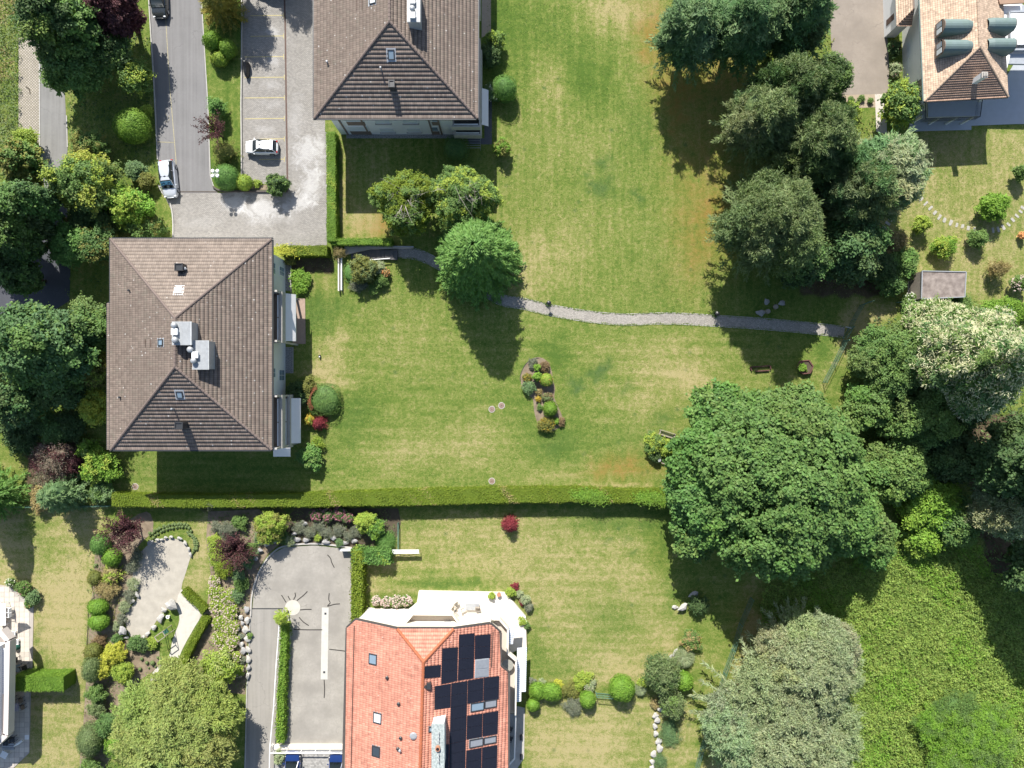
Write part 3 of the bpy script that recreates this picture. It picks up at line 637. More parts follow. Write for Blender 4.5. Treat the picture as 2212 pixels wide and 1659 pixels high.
def sprays(fo, R, H, z0, pal, nb=200, sl=.55, sw=.13, droop=.25, prof=.62, step=.28, lift=0.0, c=(0, 0), side=.9, pal2=None):
    """conifer / feathery crown: drooping branches from a central stem, covered with pointed side shoots"""
    r = fo.r
    for i in range(nb):
        t = ((i + r.uniform()) / nb); az = i * 2.39996 + r.uniform(-.2, .2)
        zb = H - (H - z0) * t * .97; Lb = R * min(1.0, (t + .02)) ** prof * r.uniform(.82, 1.06)
        m = max(3, int(Lb / step)); s = np.linspace(.12, 1, m) ** .8
        o = np.array([math.cos(az), math.sin(az), 0])
        P0 = np.array([c[0], c[1], zb]) + o * (s * Lb)[:, None]; P0[:, 2] += lift * s * Lb - droop * Lb * s ** 2 * r.uniform(.6, 1.3)
        sd = np.array([-o[1], o[0], 0]); tone = r.uniform(0, 1)
        for sg, spread in ((1, side), (-1, side), (0, 0)):
            D = o[None, :] + sd[None, :] * sg * spread + r.normal(size=(m, 3)) * .18; D[:, 2] -= droop * .6
            ll = sl * (1.15 - .5 * s) * r.uniform(.7, 1.25, m) if sg else sl * np.full(m, .8)
            P = P0 + unit(D) * (ll * .45)[:, None]
            N = np.array([0, 0, 1.0]) + r.normal(size=(m, 3)) * .35
            tt = np.clip(tone * .35 + s * .4 + r.uniform(-.1, .35, m), 0, 1)
            C = pick(pal if pal2 is None or tone < .6 else pal2, tt)
            fo.leaves(P, N, D, ll, sw * ll / sl * 1.15, jit(C, r, .15))
            D2 = D + r.normal(size=(m, 3)) * .6
            fo.leaves(P + r.normal(size=(m, 3)) * .09 - np.array([0, 0, .05]), N + r.normal(size=(m, 3)) * .4, D2, ll * .7, sw * .8, jit(C, r, .2))
    fo.core((c[0], c[1], z0 + (H - z0) * .40), (R * .55, R * .55, (H - z0) * .42), PAL[pal][0], n=7, lump=.15)

def twigs(mb, base, tips, r0, rng, bend=.2, n=5):
    for tp in tips:
        b = np.array(base); e = np.array(tp); m = (b + e) / 2 + rng.normal(size=3) * bend; q = (m + e) / 2 + rng.normal(size=3) * bend * .6
        mb.tube([b, (b + m) / 2, m, q, e], [r0, r0 * .75, r0 * .55, r0 * .35, r0 * .15], n, cap=False)

def put(me, name, parent, mats=None):
    me.materials.append(mats or FOL); o = bpy.data.objects.new(name, me); return link(o, parent)

SEED = [100]
def nxt(): SEED[0] += 7; return SEED[0]
GRP = {}
def plant(x, y, z, name, label, cat, group=None, parts=True):
    p = M(x, y, z); p.z = 0
    if parts: return thing(name, label, cat, p, group)
    return p
def tree(x, y, rpx, H, pal, label, name='broadleaf_tree', rc=1.0, L=.30, asp=.62, dens=26, z0=None, pal2=None, mode='leaf', outline=.07, shape=1.0, sx=1.0, sy=1.0, group=None, cat='tree', bark=None, deep=.75, trunk_r=None, limbs=7, extra=None, fill=1.0, boughs=1):
    z0 = H * .22 if z0 is None else z0; zc = (H + z0) / 2 + (H - z0) * .12
    R = rpx / PX * (CAMZ - zc) / CAMZ
    t = plant(x, y, zc, name, label, cat, group); fo = Fo(nxt())
    if R < 2.6 or not boughs:
        c, crc = clumps(fo, R, H, z0, min(rc, R * .5), L, asp, dens, pal, pal2, mode, outline, shape, sx=sx, sy=sy, deep=deep, fill=fill)
    else:          # several boughs of unequal height and tone make an uneven crown
        cs = []; rr_ = fo.r; nb = boughs if boughs > 1 else 6; a0 = rr_.uniform(0, 6.28)
        cs.append(clumps(fo, R * (.80 if nb > 7 else .66), H, z0, min(rc, R * .4), L, asp, dens, pal, pal2, mode, outline * 1.6, shape, sx=sx, sy=sy, deep=deep, fill=fill))
        for i in range(nb):
            a_ = a0 + 6.283 * i / nb + rr_.uniform(-.25, .25); q_ = R * rr_.uniform(.46, .60); rb = R * rr_.uniform(.34, .50)
            cs.append(clumps(fo, rb, H * rr_.uniform(.66, .93), z0, min(rc, rb * .5), L, asp, dens, pal if rr_.uniform() < .7 or pal2 is None else pal2, pal2, mode, outline * 1.6, shape, centre=(math.cos(a_) * q_ * sx, math.sin(a_) * q_ * sy), deep=deep, fill=fill * .9, tint=np.array([rr_.uniform(.9, 1.1), rr_.uniform(.92, 1.08), rr_.uniform(.88, 1.1)])))
        c = np.concatenate([q[0] for q in cs]); crc = np.concatenate([q[1] for q in cs])
    if extra: extra(fo, c, crc, R, H)
    if name in ('cedar_tree', 'pine_tree', 'grey_tree'):
        sprays(fo, R * 1.06, H * .93, z0 + .5, pal, nb=int(70 + R * 10), sl=.9, sw=.15, droop=.12, prof=.5, step=.42, side=.7)
    put(fo.mesh('crown'), 'crown', t)
    mb = MB(); tr = trunk_r or (.05 + H * .02); rng = fo.r
    mb.tube([(ORG[t.name].x + dx, ORG[t.name].y + dy, z) for dx, dy, z in ((0, 0, 0), (.05, 0, z0 * .6), (0, .08, z0 + (H - z0) * .35), (.05, .05, z0 + (H - z0) * .7))], [tr * 1.25, tr, tr * .7, tr * .3], 8)
    o = ORG[t.name]; tips = [c[i] + np.array([o.x, o.y, 0]) for i in rng.choice(len(c), min(limbs, len(c)), replace=False)]
    twigs(mb, (o.x, o.y, z0 * .9 + .2), tips, tr * .5, rng, R * .06)
    mb.build('trunk', bark or BARK, t, smooth=True)
    return t
def conifer(x, y, rpx, H, pal, label, name='conifer_tree', z0=.6, group=None, cat='tree', bark=None, **kw):
    zc = H * .45; R = rpx / PX * (CAMZ - zc) / CAMZ
    t = plant(x, y, zc, name, label, cat, group); fo = Fo(nxt()); sprays(fo, R, H, z0, pal, **kw)
    put(fo.mesh('crown'), 'crown', t); o = ORG[t.name]
    MB().tube([(o.x, o.y, 0), (o.x, o.y, H * .5), (o.x, o.y, H * .95)], [.06 + H * .02, .04 + H * .012, .02], 7).build('trunk', bark or BARK, t, smooth=True)
    return t
def bush(x, y, rpx, H, pal, label, name='shrub', kind='clump', L=.16, pal2=None, sx=1.0, sy=1.0, flowers=None, nfl=30, flr=.10, group=None, cat='shrub', dens=None, z0=0.0, rc=None, sq=2.0, mode='leaf', asp=.6):
    zc = H * .6; R = rpx / PX * (CAMZ - zc) / CAMZ
    fo = Fo(nxt()); p = plant(x, y, zc, name, label, cat, parts=False)
    if kind == 'clump':
        clumps(fo, R, H, z0, rc or max(.14, R * .30), L, asp, dens or 70, pal, pal2, mode, .15, sx=sx, sy=sy, deep=.7)
    elif kind == 'ball': ball(fo, R * sx, R * sy, H * .52, H * .48, L * 1.0, pal, dens or 170, sq=sq, jitn=.42)
    elif kind == 'spray': sprays(fo, R, H, .05, pal, nb=int(40 + R * 60), sl=.34, sw=.06, droop=.15, prof=.5, step=.16, side=.6, pal2=pal2)
    elif kind == 'grass':
        n = int(260 + 700 * R); r = fo.r; az = r.uniform(0, 6.28, n); q = r.uniform(.15, 1, n) ** .7
        e = np.stack([np.cos(az), np.sin(az), np.zeros(n)], 1); P = e * (q * R * .62)[:, None]; P[:, 2] = H * (1 - q ** 2 * .8)
        fo.leaves(P, r.normal(size=(n, 3)) * .3 + [0, 0, 1], e * q[:, None] + np.stack([0 * q, 0 * q, 1 - q * 1.3], 1), R * .75, .045, jit(pick(pal, r.uniform(0, 1, n)), r)); fo.core((0, 0, H * .3), (R * .6, R * .6, H * .3), PAL[pal][0])
    me = fo.mesh(name)
    if flowers:
        t = thing(name, label, cat, p, group); put(me, 'foliage', t)
        f2 = Fo(nxt()); r = f2.r; d = rdir(nfl * 3, r); d = d[d[:, 2] > .05][:nfl]
        pts = d * np.array([R * sx, R * sy, H * .5]) * r.uniform(.85, 1.04, (len(d), 1)) + np.array([0, 0, H * .5])
        blooms(f2, pts, flr, flowers, 12, flr * .95); put(f2.mesh('blossoms'), 'blossoms', t, None)
        return t
    me.materials.append(FOL); o = bpy.data.objects.new(name, me); COL.objects.link(o); o.location = p
    return tag(o, label, cat, group)

def hedge(pts, width, H, pal, label, name='hedge', L=.12, dens=190, pal2=None, bul=.045, rough=.04, feather=None, group=None):
    """clipped hedge along photograph points (centre line of its top)"""
    p = [M(x, y, H) for x, y in pts]; fo = Fo(nxt()); r = fo.r
    if not hasattr(width, '__len__'): width = [width] * len(p)
    base = p[0].copy(); base.z = 0; t0 = 0.0
    for i in range(len(p) - 1):
        a, b = np.array(p[i]), np.array(p[i + 1]); a[2] = b[2] = 0; d = b - a; ln = np.linalg.norm(d); d /= ln; e = np.array([-d[1], d[0], 0])
        for face in ('top', 'l', 'r', 'a', 'b'):
            if face == 'a' and i > 0 or face == 'b' and i < len(p) - 2: continue
            ar = ln * width[i] if face == 'top' else ln * H if face in 'lr' else width[i] * H
            n = int(ar * dens * (1 if face == 'top' else .6)); u = r.uniform(0, 1, n); wv = (width[i] * (1 - u) + width[i + 1] * u) / 2; v = r.uniform(-1, 1, n); rr = r.normal(size=n) * rough + bul * (np.sin(u * ln * 1.15 + i * 2 + (face == 'l')) + .7 * np.sin(u * ln * 2.7 + 1.3 * i + v * 2)) - bul * .5
            if face == 'top': P = a + d * (u * ln)[:, None] + e * (v * wv)[:, None]; P[:, 2] = H + rr - .10 * np.abs(v) ** 8; N0 = np.array([0, 0, 1.0])
            elif face in 'lr':
                sg = 1 if face == 'l' else -1; P = a + d * (u * ln)[:, None] + e * (sg * (wv + rr))[:, None]; P[:, 2] = (v + 1) / 2 * H; N0 = e * sg
            else:
                q = a if face == 'a' else b; sg = -1 if face == 'a' else 1; P = q + e * (v * wv)[:, None] + d * (sg * rr)[:, None]; P[:, 2] = u * H; N0 = d * sg
            nz = np.sin(P[:, 0] * .9 + P[:, 1] * .35) * np.sin(P[:, 0] * .31 + 2) + .6 * np.sin(P[:, 0] * 2.7 + P[:, 1] * 2.2)
            t = np.clip(.45 + .28 * nz + r.normal(size=n) * .2, 0, 1); C = pick(pal, t)
            if pal2 is not None:
                m = (nz + r.normal(size=n) * .35) > 1.12; C[m] = pick(pal2, t)[m]
            LL = L * r.uniform(.7, 1.4, n); fo.leaves(P - np.array(base), N0 + r.normal(size=(n, 3)) * .5, r.normal(size=(n, 3)), LL, LL * .55, jit(C, r, .15))
        # solid heart of the hedge
        w0, w1 = width[i] / 2 - .10, width[i + 1] / 2 - .10; hh = H - .09; A, B = a - np.array(base), b - np.array(base)
        k = [A - e * w0, A + e * w0, B + e * w1, B - e * w1]; kt = [q + np.array([0, 0, hh]) for q in k]
        qs = [kt[::-1], [k[0], k[3], kt[3], kt[0]], [k[1], kt[1], kt[2], k[2]], [k[0], kt[0], kt[1], k[1]], [k[2], kt[2], kt[3], k[3]]]
        V = np.array(qs).reshape(-1, 3); fo.P.append(V); fo.C.append(np.tile(np.array(PAL[pal][0]) * .9, (len(V), 1)))
    if feather:
        for (fx, fy, n, pl) in feather:
            q = np.array(M(fx, fy, H)) - np.array(base); P = q + r.normal(size=(n, 3)) * np.array([.8, .35, .05]) + [0, 0, .08]
            fo.leaves(P, r.normal(size=(n, 3)) * .4 + [0, 0, 1], r.normal(size=(n, 3)) * [1, .6, .3] + [0, -.4, 0], .30, .07, jit(pick(pl, r.uniform(0, 1, n)), r))
    me = fo.mesh(name); me.materials.append(FOL); o = bpy.data.objects.new(name, me); COL.objects.link(o); o.location = base
    return tag(o, label, 'hedge', group)

def cover(name, poly, dens, L, h, pal, pal2=None, lean=(.5, -.3), label=None, mound=.40, asp=.45, kind='stuff', lay=None):
    """ground cover nobody could count: leaves over photograph polygon"""
    q = G(poly); X = [p.x for p in q]; Y = [p.y for p in q]; fo = Fo(nxt()); r = fo.r
    n = int((max(X) - min(X)) * (max(Y) - min(Y)) * dens); x = r.uniform(min(X), max(X), n); y = r.uniform(min(Y), max(Y), n)
    k = in_poly(x + .3 * np.sin(y * 3), y + .3 * np.sin(x * 3), [(p.x, p.y) for p in q]); x, y = x[k], y[k]; n = len(x)
    f = lambda a, b, s, o: np.sin(a * s + o + 1.3 * np.sin(b * s * .7)) * np.sin(b * s * 1.1 - o + 1.1 * np.sin(a * s * .8))
    nz = .45 * f(x, y, .55, 1) + .4 * f(x, y, 1.3, 0) + .4 * f(x, y, 2.9, 2) + .45 * f(x, y, 7.1, 4)
    P = np.stack([x, y, h * (.55 + mound * nz) + r.uniform(-.35, .25, n) * h], 1); P[:, 2] = np.maximum(P[:, 2], .03)
    t = np.clip(.5 + .3 * nz + r.normal(size=n) * .22, 0, 1); C = pick(pal, t)
    if pal2:
        m = f(x, y, .45, 5) + .5 * f(x, y, 1.7, 1) + r.normal(size=n) * .3 > .55; C[m] = pick(pal2, t)[m]
    LL = L * r.uniform(.6, 1.5, n)
    N = r.normal(size=(n, 3)) * .5 + np.array([0, .15, 1]); N[:, 0] += f(x, y, 3.5, 1) * .5; N[:, 1] += f(x, y, 3.1, 3) * .5
    fo.leaves(P, N, r.normal(size=(n, 3)) * .6 + np.array([lean[0], lean[1], 0]), LL, LL * asp, jit(C, r))
    o = bpy.data.objects.new(name, fo.mesh(name)); o.data.materials.append(FOL); COL.objects.link(o)
    return tag(o, label, None, kind=kind)

def ramp_col(t):
    k = np.array([0, .28, .50, .76, 1.0]); c = np.array([(.074, .132, .022), (.114, .170, .032), (.166, .206, .048), (.246, .246, .086), (.365, .312, .155)]) * 1.06
    return np.stack([np.interp(t, k, c[:, j]) for j in range(3)], 1)
def lawn_blades(n=150000):
    """short grass tufts over the lawns, toned like the turf under them"""
    r = np.random.default_rng(77); x = r.uniform(0, 2211, n); y = r.uniform(0, 1659, n); ok = np.zeros(n, bool)
    for p in ([(1050, 0), (1480, 0), (1900, 560), (1850, 700), (1780, 830), (1450, 1050), (240, 1062), (240, 978), (660, 975), (640, 560), (725, 560), (735, 640), (860, 560), (1060, 640), (1120, 560), (1060, 330)],
              [(865, 1102), (1480, 1095), (1520, 1330), (1480, 1480), (1480, 1659), (1135, 1659), (1150, 1300), (1100, 1262), (905, 1270), (800, 1290), (795, 1230), (865, 1220)],
              [(0, 1105), (220, 1105), (190, 1230), (180, 1659), (70, 1659), (70, 1530), (65, 1300), (0, 1260)], [(2000, 300), (2211, 300), (2211, 660), (2095, 660), (2095, 580), (1900, 580)], [(1860, 690), (1890, 700), (1840, 800), (1620, 1450), (1530, 1659), (1500, 1659), (1580, 1400)]): ok |= in_poly(x, y, p)
    for p in (path_band,): ok &= ~in_poly(x, y, p)
    for bx, by, bw, bh in ((1300, 890, 52, 125),): pass
    isl = [Z7(70, 480), Z7(120, 330), Z7(250, 180), Z7(400, 130), Z7(560, 210), Z7(640, 400), Z7(700, 700), Z7(760, 1050), Z7(840, 1250), Z7(800, 1380), Z7(620, 1480), Z7(430, 1440), Z7(310, 1080), Z7(120, 740)]
    ok &= ~in_poly(x, y, isl); x, y = x[ok], y[ok]; n = len(x)
    ix = np.clip(((x + 90) / 6).round().astype(int) + 3, 0, gx.shape[1] - 1); iy = np.clip(((y + 90) / 6).round().astype(int) + 3, 0, gx.shape[0] - 1)
    d = dry[iy, ix]; ru = np.clip(rust[iy, ix], 0, 1); lu = np.clip(lush[iy, ix], 0, 1)
    nz = np.sin(x * .055 + 2 * np.sin(y * .031)) * np.sin(y * .06 + 1.5 * np.sin(x * .04)) * .5 + np.sin(x * .19 + y * .05 + 2 * np.sin(y * .11)) * np.sin(y * .21 - x * .04) * .5
    C = ramp_col(np.clip(d + .16 * nz + r.normal(size=n) * .24, 0, 1)); C = C * (1 - .5 * ru[:, None]) + np.array([.255, .15, .035]) * .5 * ru[:, None]; C *= (1 - .3 * lu[:, None])
    f = Fo(78); P = np.stack([(x - CX) / PX, (CY - y) / PX, r.uniform(.012, .05, n)], 1)
    f.leaves(P, r.normal(size=(n, 3)) * .34 + [0, 0, 1], r.normal(size=(n, 3)), .17 * r.uniform(.5, 1.3, n), .055, jit(C, r, .16))
    o = bpy.data.objects.new('lawn_grass', f.mesh('lawn_grass')); o.data.materials.append(FOL); COL.objects.link(o); return tag(o, 'short tufted turf of the lawns', None, kind='stuff')
path_band = [(x, y - 12) for x, y in path] + [(x, y + 12) for x, y in path[::-1]]
lawn_blades()
# turf creeping over the path edges
f = Fo(79); r = f.r; pp = np.array(path); k = r.integers(0, len(pp) - 1, 2600); u = r.uniform(0, 1, 2600)[:, None]; q = pp[k] * (1 - u) + pp[k + 1] * u; n = len(q); sg = np.where(r.uniform(size=n) < .5, -1, 1)
wob = np.sin(q[:, 0] * .16) * np.sin(q[:, 0] * .051 + 1) * 1.6; q[:, 1] += sg * (12.0 + wob + r.normal(size=n) * 1.1)
f.leaves(np.stack([(q[:, 0] - CX) / PX, (CY - q[:, 1]) / PX, r.uniform(.03, .08, n)], 1), r.normal(size=(n, 3)) * .4 + [0, 0, 1], r.normal(size=(n, 3)), .16, .06, jit(ramp_col(r.uniform(0, .5, n)), r))
o = bpy.data.objects.new('edge_grass', f.mesh('edge_grass')); o.data.materials.append(FOL); COL.objects.link(o); tag(o, 'turf creeping over the edges of the cobbled path', None, kind='stuff')
# ================================================================ BUILDINGS
def tile_mat(name, c, var=.22, moss=None, spots=.0, streak=.3):
    m, nt, b = new_mat(name)
    uv = _n(nt, 'ShaderNodeUVMap'); fl = _n(nt, 'ShaderNodeVectorMath', operation='FLOOR'); nt.links.new(uv.outputs[0], fl.inputs[0])
    wn = _n(nt, 'ShaderNodeTexWhiteNoise'); wn.noise_dimensions = '2D'; nt.links.new(fl.outputs[0], wn.inputs['Vector'])
    big = noise(nt, .22, 5, .6); mid = noise(nt, 1.6, 5, .65)
    sp = _n(nt, 'ShaderNodeSeparateColor'); nt.links.new(wn.outputs['Color'], sp.inputs[0])
    col = mix(nt, sp.outputs[0], [x * (1 - var) for x in c], [x * (1 + var) for x in c])
    col = mix(nt, mrange(nt, big, .35, .65, 0, .55), col, [x * .70 for x in c])
    col = mix(nt, mrange(nt, mid, .40, .75, 0, streak), col, [min(.9, x * 1.5) for x in c])
    if moss: col = mix(nt, mrange(nt, mid, .52, .74, 0, .55), col, moss)
    if spots:
        vo = _n(nt, 'ShaderNodeTexVoronoi'); vo.inputs['Scale'].default_value = 1.25
        nt.links.new(_n(nt, 'ShaderNodeNewGeometry').outputs['Position'], vo.inputs['Vector'])
        col = mix(nt, mrange(nt, vo.outputs['Distance'], .05, .13, spots, 0), col, (.55, .53, .50))
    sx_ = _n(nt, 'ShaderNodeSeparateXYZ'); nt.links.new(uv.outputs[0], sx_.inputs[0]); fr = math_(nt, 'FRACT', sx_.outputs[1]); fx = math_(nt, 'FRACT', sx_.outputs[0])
    col = mix(nt, mrange(nt, fr, .55, .95, 0, .5), col, [x * .35 for x in c]); col = mix(nt, mrange(nt, math_(nt, 'PINGPONG', sx_.outputs[0], .5), .0, .16, .55, 0), col, [x * .4 for x in c])  # shade under the row overlap painted in, along with dark tile joints
    nt.links.new(col, b.inputs['Base Color']); b.inputs['Roughness'].default_value = .8; b.inputs['Specular IOR Level'].default_value = .25
    return m
TB = tile_mat('brown_roof_tile', (.188, .148, .122), .24, moss=(.125, .125, .095), spots=.8); TBD = tile_mat('dark_roof_tile', (.186, .147, .124), .30, moss=(.12, .12, .09), spots=.9); TBL = tile_mat('light_roof_tile', (.205, .166, .138), .20, spots=.5, streak=.5)  # the slightly lighter tile goes on the north slope
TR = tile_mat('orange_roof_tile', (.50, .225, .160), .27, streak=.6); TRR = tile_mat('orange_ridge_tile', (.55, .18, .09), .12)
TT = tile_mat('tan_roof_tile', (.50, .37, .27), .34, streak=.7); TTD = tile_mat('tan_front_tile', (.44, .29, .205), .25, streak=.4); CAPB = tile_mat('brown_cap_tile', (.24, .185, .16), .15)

def tiles(name, pts, u, mat, parent, tw=.23, th=.42, lip=.065, wave=.045, sub=3, lift=.05):
    """stepped, rolled roof tiles over a planar polygon pts; u = direction of the eave"""
    pts = [np.array(p, float) for p in pts]; n = np.cross(pts[1] - pts[0], pts[2] - pts[0]); n /= np.linalg.norm(n); n = n if n[2] > 0 else -n
    u = np.array(u, float); u -= n * (u @ n); u /= np.linalg.norm(u); v = np.cross(n, u)
    if v[2] < 0: v, u = -v, -u
    o = pts[0]; q = [((p - o) @ u, (p - o) @ v) for p in pts]; u0, u1 = min(a for a, b in q), max(a for a, b in q); v0, v1 = min(b for a, b in q), max(b for a, b in q)
    U = np.arange(u0, u1 + tw / sub, tw / sub); rows = int(math.ceil((v1 - v0) / th)); vs, hs = [], []
    for r in range(rows):
        vs += [v0 + r * th, min(v0 + (r + 1) * th - .045, v1), min(v0 + (r + 1) * th - .02, v1)]; hs += [lip, 0.0, -.045]
    V = np.array(vs); Hh = np.array(hs); L = np.empty(len(V)); R = np.empty(len(V))
    for i, vv in enumerate(V):
        y = min(max(vv, v0 + 1e-4), v1 - 1e-4); xs_ = []
        for k in range(len(q)):
            (a0, b0), (a1, b1) = q[k], q[(k + 1) % len(q)]
            if (b0 > y) != (b1 > y): xs_.append(a0 + (a1 - a0) * (y - b0) / (b1 - b0))
        L[i], R[i] = (min(xs_), max(xs_)) if xs_ else ((u0 + u1) / 2,) * 2
    UU = np.clip(U[None, :], L[:, None], R[:, None]); VV = np.broadcast_to(V[:, None], UU.shape)
    rowi = np.arange(len(V)) // 3
    HH = Hh[:, None] + wave * np.abs(np.sin(math.pi * (UU - u0) / tw)) + lift + .006 * np.sin(rowi * 7.3)[:, None]
    P = o + UU[..., None] * u + VV[..., None] * v + HH[..., None] * n
    nv, nu = UU.shape; idx = np.arange(nv * nu).reshape(nv, nu); f = np.stack([idx[:-1, :-1], idx[:-1, 1:], idx[1:, 1:], idx[1:, :-1]], -1)
    wd = np.maximum(UU[:-1, 1:] - UU[:-1, :-1], UU[1:, 1:] - UU[1:, :-1]); f = f[wd > 1e-5].reshape(-1, 4)
    org = np.array(ORG[parent.name]) if parent is not None else 0
    me = quad_mesh(name, P.reshape(-1, 3) - org, f)
    uvl = me.uv_layers.new(name='UVMap'); uvc = np.stack([(UU - u0) / tw, np.broadcast_to(((rowi + np.tile([.2, .5, .97], rows)))[:, None], UU.shape)], -1).reshape(-1, 2)
    uvl.data.foreach_set('uv', uvc[f.ravel()].astype(np.float32).ravel()); me.materials.append(mat)
    o_ = bpy.data.objects.new(name, me); link(o_, parent); return tag(o_, kind='stuff')
def caps(name, a, b, rad, mat, parent, seg=.42):
    """overlapping half-round ridge tiles from a to b"""
    a, b = Vector(a), Vector(b); d = b - a; n = max(1, int(d.length / seg)); mb = MB()
    for i in range(n):
        p, q = a + d * (i / n), a + d * ((i + 1.06) / n); mb.tube([p, q], [rad * 1.12, rad * .92], 8, cap=True)
    o = mb.build(name, mat, parent); return tag(o, kind='stuff')
def window(parent, c, w_, h_, nrm, mat_f=WHITE, mat_g=GLASS, sill=False, d=.06, cross=False):
    """upright window centred at c in a wall with outward normal nrm (2-D)"""
    nrm = Vector((nrm[0], nrm[1], 0)).normalized(); t = Vector((-nrm.y, nrm.x, 0)); c = Vector(c); up = Vector((0, 0, 1)); mb = MB(); f = .07
    for s in (-1, 1): mb.bar(c + t * s * (w_ / 2) - up * h_ / 2, c + t * s * (w_ / 2) + up * h_ / 2, f, d)
    for s in (-1, 1): mb.bar(c - t * w_ / 2 + up * s * h_ / 2, c + t * w_ / 2 + up * s * h_ / 2, f, d)
    if cross: mb.bar(c - up * h_ / 2, c + up * h_ / 2, .05, d * .8); mb.bar(c - t * w_ / 2, c + t * w_ / 2, .04, d * .7)
    o = mb.build('window', mat_f, parent)
    g = MB().bar(c - t * (w_ / 2 - .03), c + t * (w_ / 2 - .03), .02, h_ - .06)
    g.build('pane', mat_g, o)
    if sill: MB().box(c + nrm * .08 - up * (h_ / 2 + .05), (w_ + .2 if abs(nrm.y) > .5 else .22, .22 if abs(nrm.y) > .5 else w_ + .2, .05)).build('sill', CONC, o)
    return o
def roof_item(plane, x, y):
    return on_plane(x, y, plane[0], plane[1])
def frame_on(plane, x, y, du):
    """point, across and upslope directions on a roof plane, at photograph point"""
    p0, n = plane; u = Vector(du); u = (u - n * u.dot(n)).normalized(); v = n.cross(u)
    if v.z < 0: v = -v
    return on_plane(x, y, p0, n), u, v, n
def obox(mb, c, u, v, n, su, sv, sn):
    vs = [c + u * a * su / 2 + v * b * sv / 2 + n * k * sn / 2 for k in (-1, 1) for a, b in ((-1, -1), (1, -1), (1, 1), (-1, 1))]
    mb.add(vs, [(3, 2, 1, 0), (4, 5, 6, 7), (0, 1, 5, 4), (1, 2, 6, 5), (2, 3, 7, 6), (3, 0, 4, 7)]); return mb
def skylight(parent, plane, x, y, su, sv, du, fm=ZINC, gm=GLASSB, flash=.22):
    c, u, v, n = frame_on(plane, x, y, du); c = c + n * .10
    mb = MB(); obox(mb, c - n * .02, u, v, n, su + flash * 2, sv + flash * 2, .05)
    o = mb.build('skylight', fm, parent)
    f = MB()
    for s in (-1, 1): obox(f, c + u * s * su / 2 + n * .05, u, v, n, .09, sv + .09, .12); obox(f, c + v * s * sv / 2 + n * .05, u, v, n, su - .09, .09, .12)
    f.build('frame', DARK if fm is not WHITE else WHITE, o)
    obox(MB(), c + n * .045, u, v, n, su - .06, sv - .06, .04).build('pane', gm, o)
    return o
def vent(parent, plane, x, y, r=.09, h=.35, mat=DARK, name='vent_pipe'):
    c = on_plane(x, y, *plane); mb = MB(); mb.cyl((c.x, c.y, c.z), r, h, 10); mb.cyl((c.x, c.y, c.z + h), r * 1.5, .06, 10, r * .9)
    return mb.build(name, mat, parent)
def stack(parent, plane, x, y, sx, sy, h, wall=GREY, lid=DARK, name='chimney'):
    c = on_plane(x, y, *plane); mb = MB(); mb.box((c.x, c.y, c.z + h / 2 - .3), (sx, sy, h + .6)); o = mb.build(name, wall, parent)
    l = MB(); z = c.z + h
    for s in (-1, 1): l.box((c.x + s * (sx / 2 - .04), c.y, z + .04), (.1, sy + .06, .1)); l.box((c.x, c.y + s * (sy / 2 - .04), z + .04), (sx - .14, .1, .1))
    l.box((c.x, c.y, z - .02), (sx - .1, sy - .1, .03)); l.build('chimney_rim', lid, o)
    return o
def brown_house(name, label, xl, xr, yt, yb, apex, ridge2, notch=None):
    EZ, RZ = 7.5, 11.05
    a = M(xl, yt, EZ); b = M(xr, yb, EZ); A = M(*apex, RZ); B = M(*ridge2, RZ)
    A.x = B.x = (A.x + B.x) / 2
    t = thing(name, label, 'house', ((a.x + b.x) / 2, (a.y + b.y) / 2, 0))
    NW, NE, SE, SW = Vector((a.x, a.y, EZ)), Vector((b.x, a.y, EZ)), Vector((b.x, b.y, EZ)), Vector((a.x, b.y, EZ))
    i = 1.0; wl = [(a.x + i, b.y + i), (b.x - i, b.y + i), (b.x - i, a.y - i), (a.x + i, a.y - i)]
    MB().prism(wl, -.2, EZ + .12).build('wall', WALL, t)
    deck = MB(); deck.prism([(a.x + .05, b.y + .05), (b.x - .05, b.y + .05), (b.x - .05, a.y - .05), (a.x + .05, a.y - .05)], EZ - .18, EZ - .04)
    S = [(SW, SE, A if A.y < B.y else B), ]
    lo, hi = (A, B) if A.y < B.y else (B, A)
    for pl in ([SW, SE, lo], [NE, NW, hi], [NW, SW, lo, hi], [SE, NE, hi, lo]): deck.add(pl, [tuple(range(len(pl)))])
    rf = deck.build('roof', BRN, t)
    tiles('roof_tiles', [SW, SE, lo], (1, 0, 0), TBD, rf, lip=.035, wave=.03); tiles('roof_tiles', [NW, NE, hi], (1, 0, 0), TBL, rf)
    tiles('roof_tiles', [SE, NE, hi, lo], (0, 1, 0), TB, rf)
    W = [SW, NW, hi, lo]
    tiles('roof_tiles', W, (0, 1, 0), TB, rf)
    for p, q in ((SW, lo), (SE, lo), (NW, hi), (NE, hi), (lo, hi)): caps('ridge_caps', p + Vector((0, 0, .07)), q + Vector((0, 0, .07)), .15, CAPB, rf)
    g = MB()
    for p, q in ((SW, SE), (SE, NE), (NE, NW), (NW, SW)):
        d = (q - p).normalized(); e = Vector((d.y, -d.x, 0)); g.bar(p + e * .10 - d * .14, q + e * .10 + d * .14 if False else q + e * .10 - d * .05, .16, .14)
    g.build('gutter', DARK, t)
    pS = (SW, (SE - SW).cross(lo - SW).normalized()); pN = (NW, (hi - NW).cross(NE - NW).normalized()); pE = (SE, (NE - SE).cross(lo - SE).normalized()); pW = (SW, (lo - SW).cross(NW - SW).normalized())
    fix = lambda p: (p[0], p[1] if p[1].z > 0 else -p[1])
    return t, rf, fix(pS), fix(pN), fix(pE), fix(pW), (a, b)
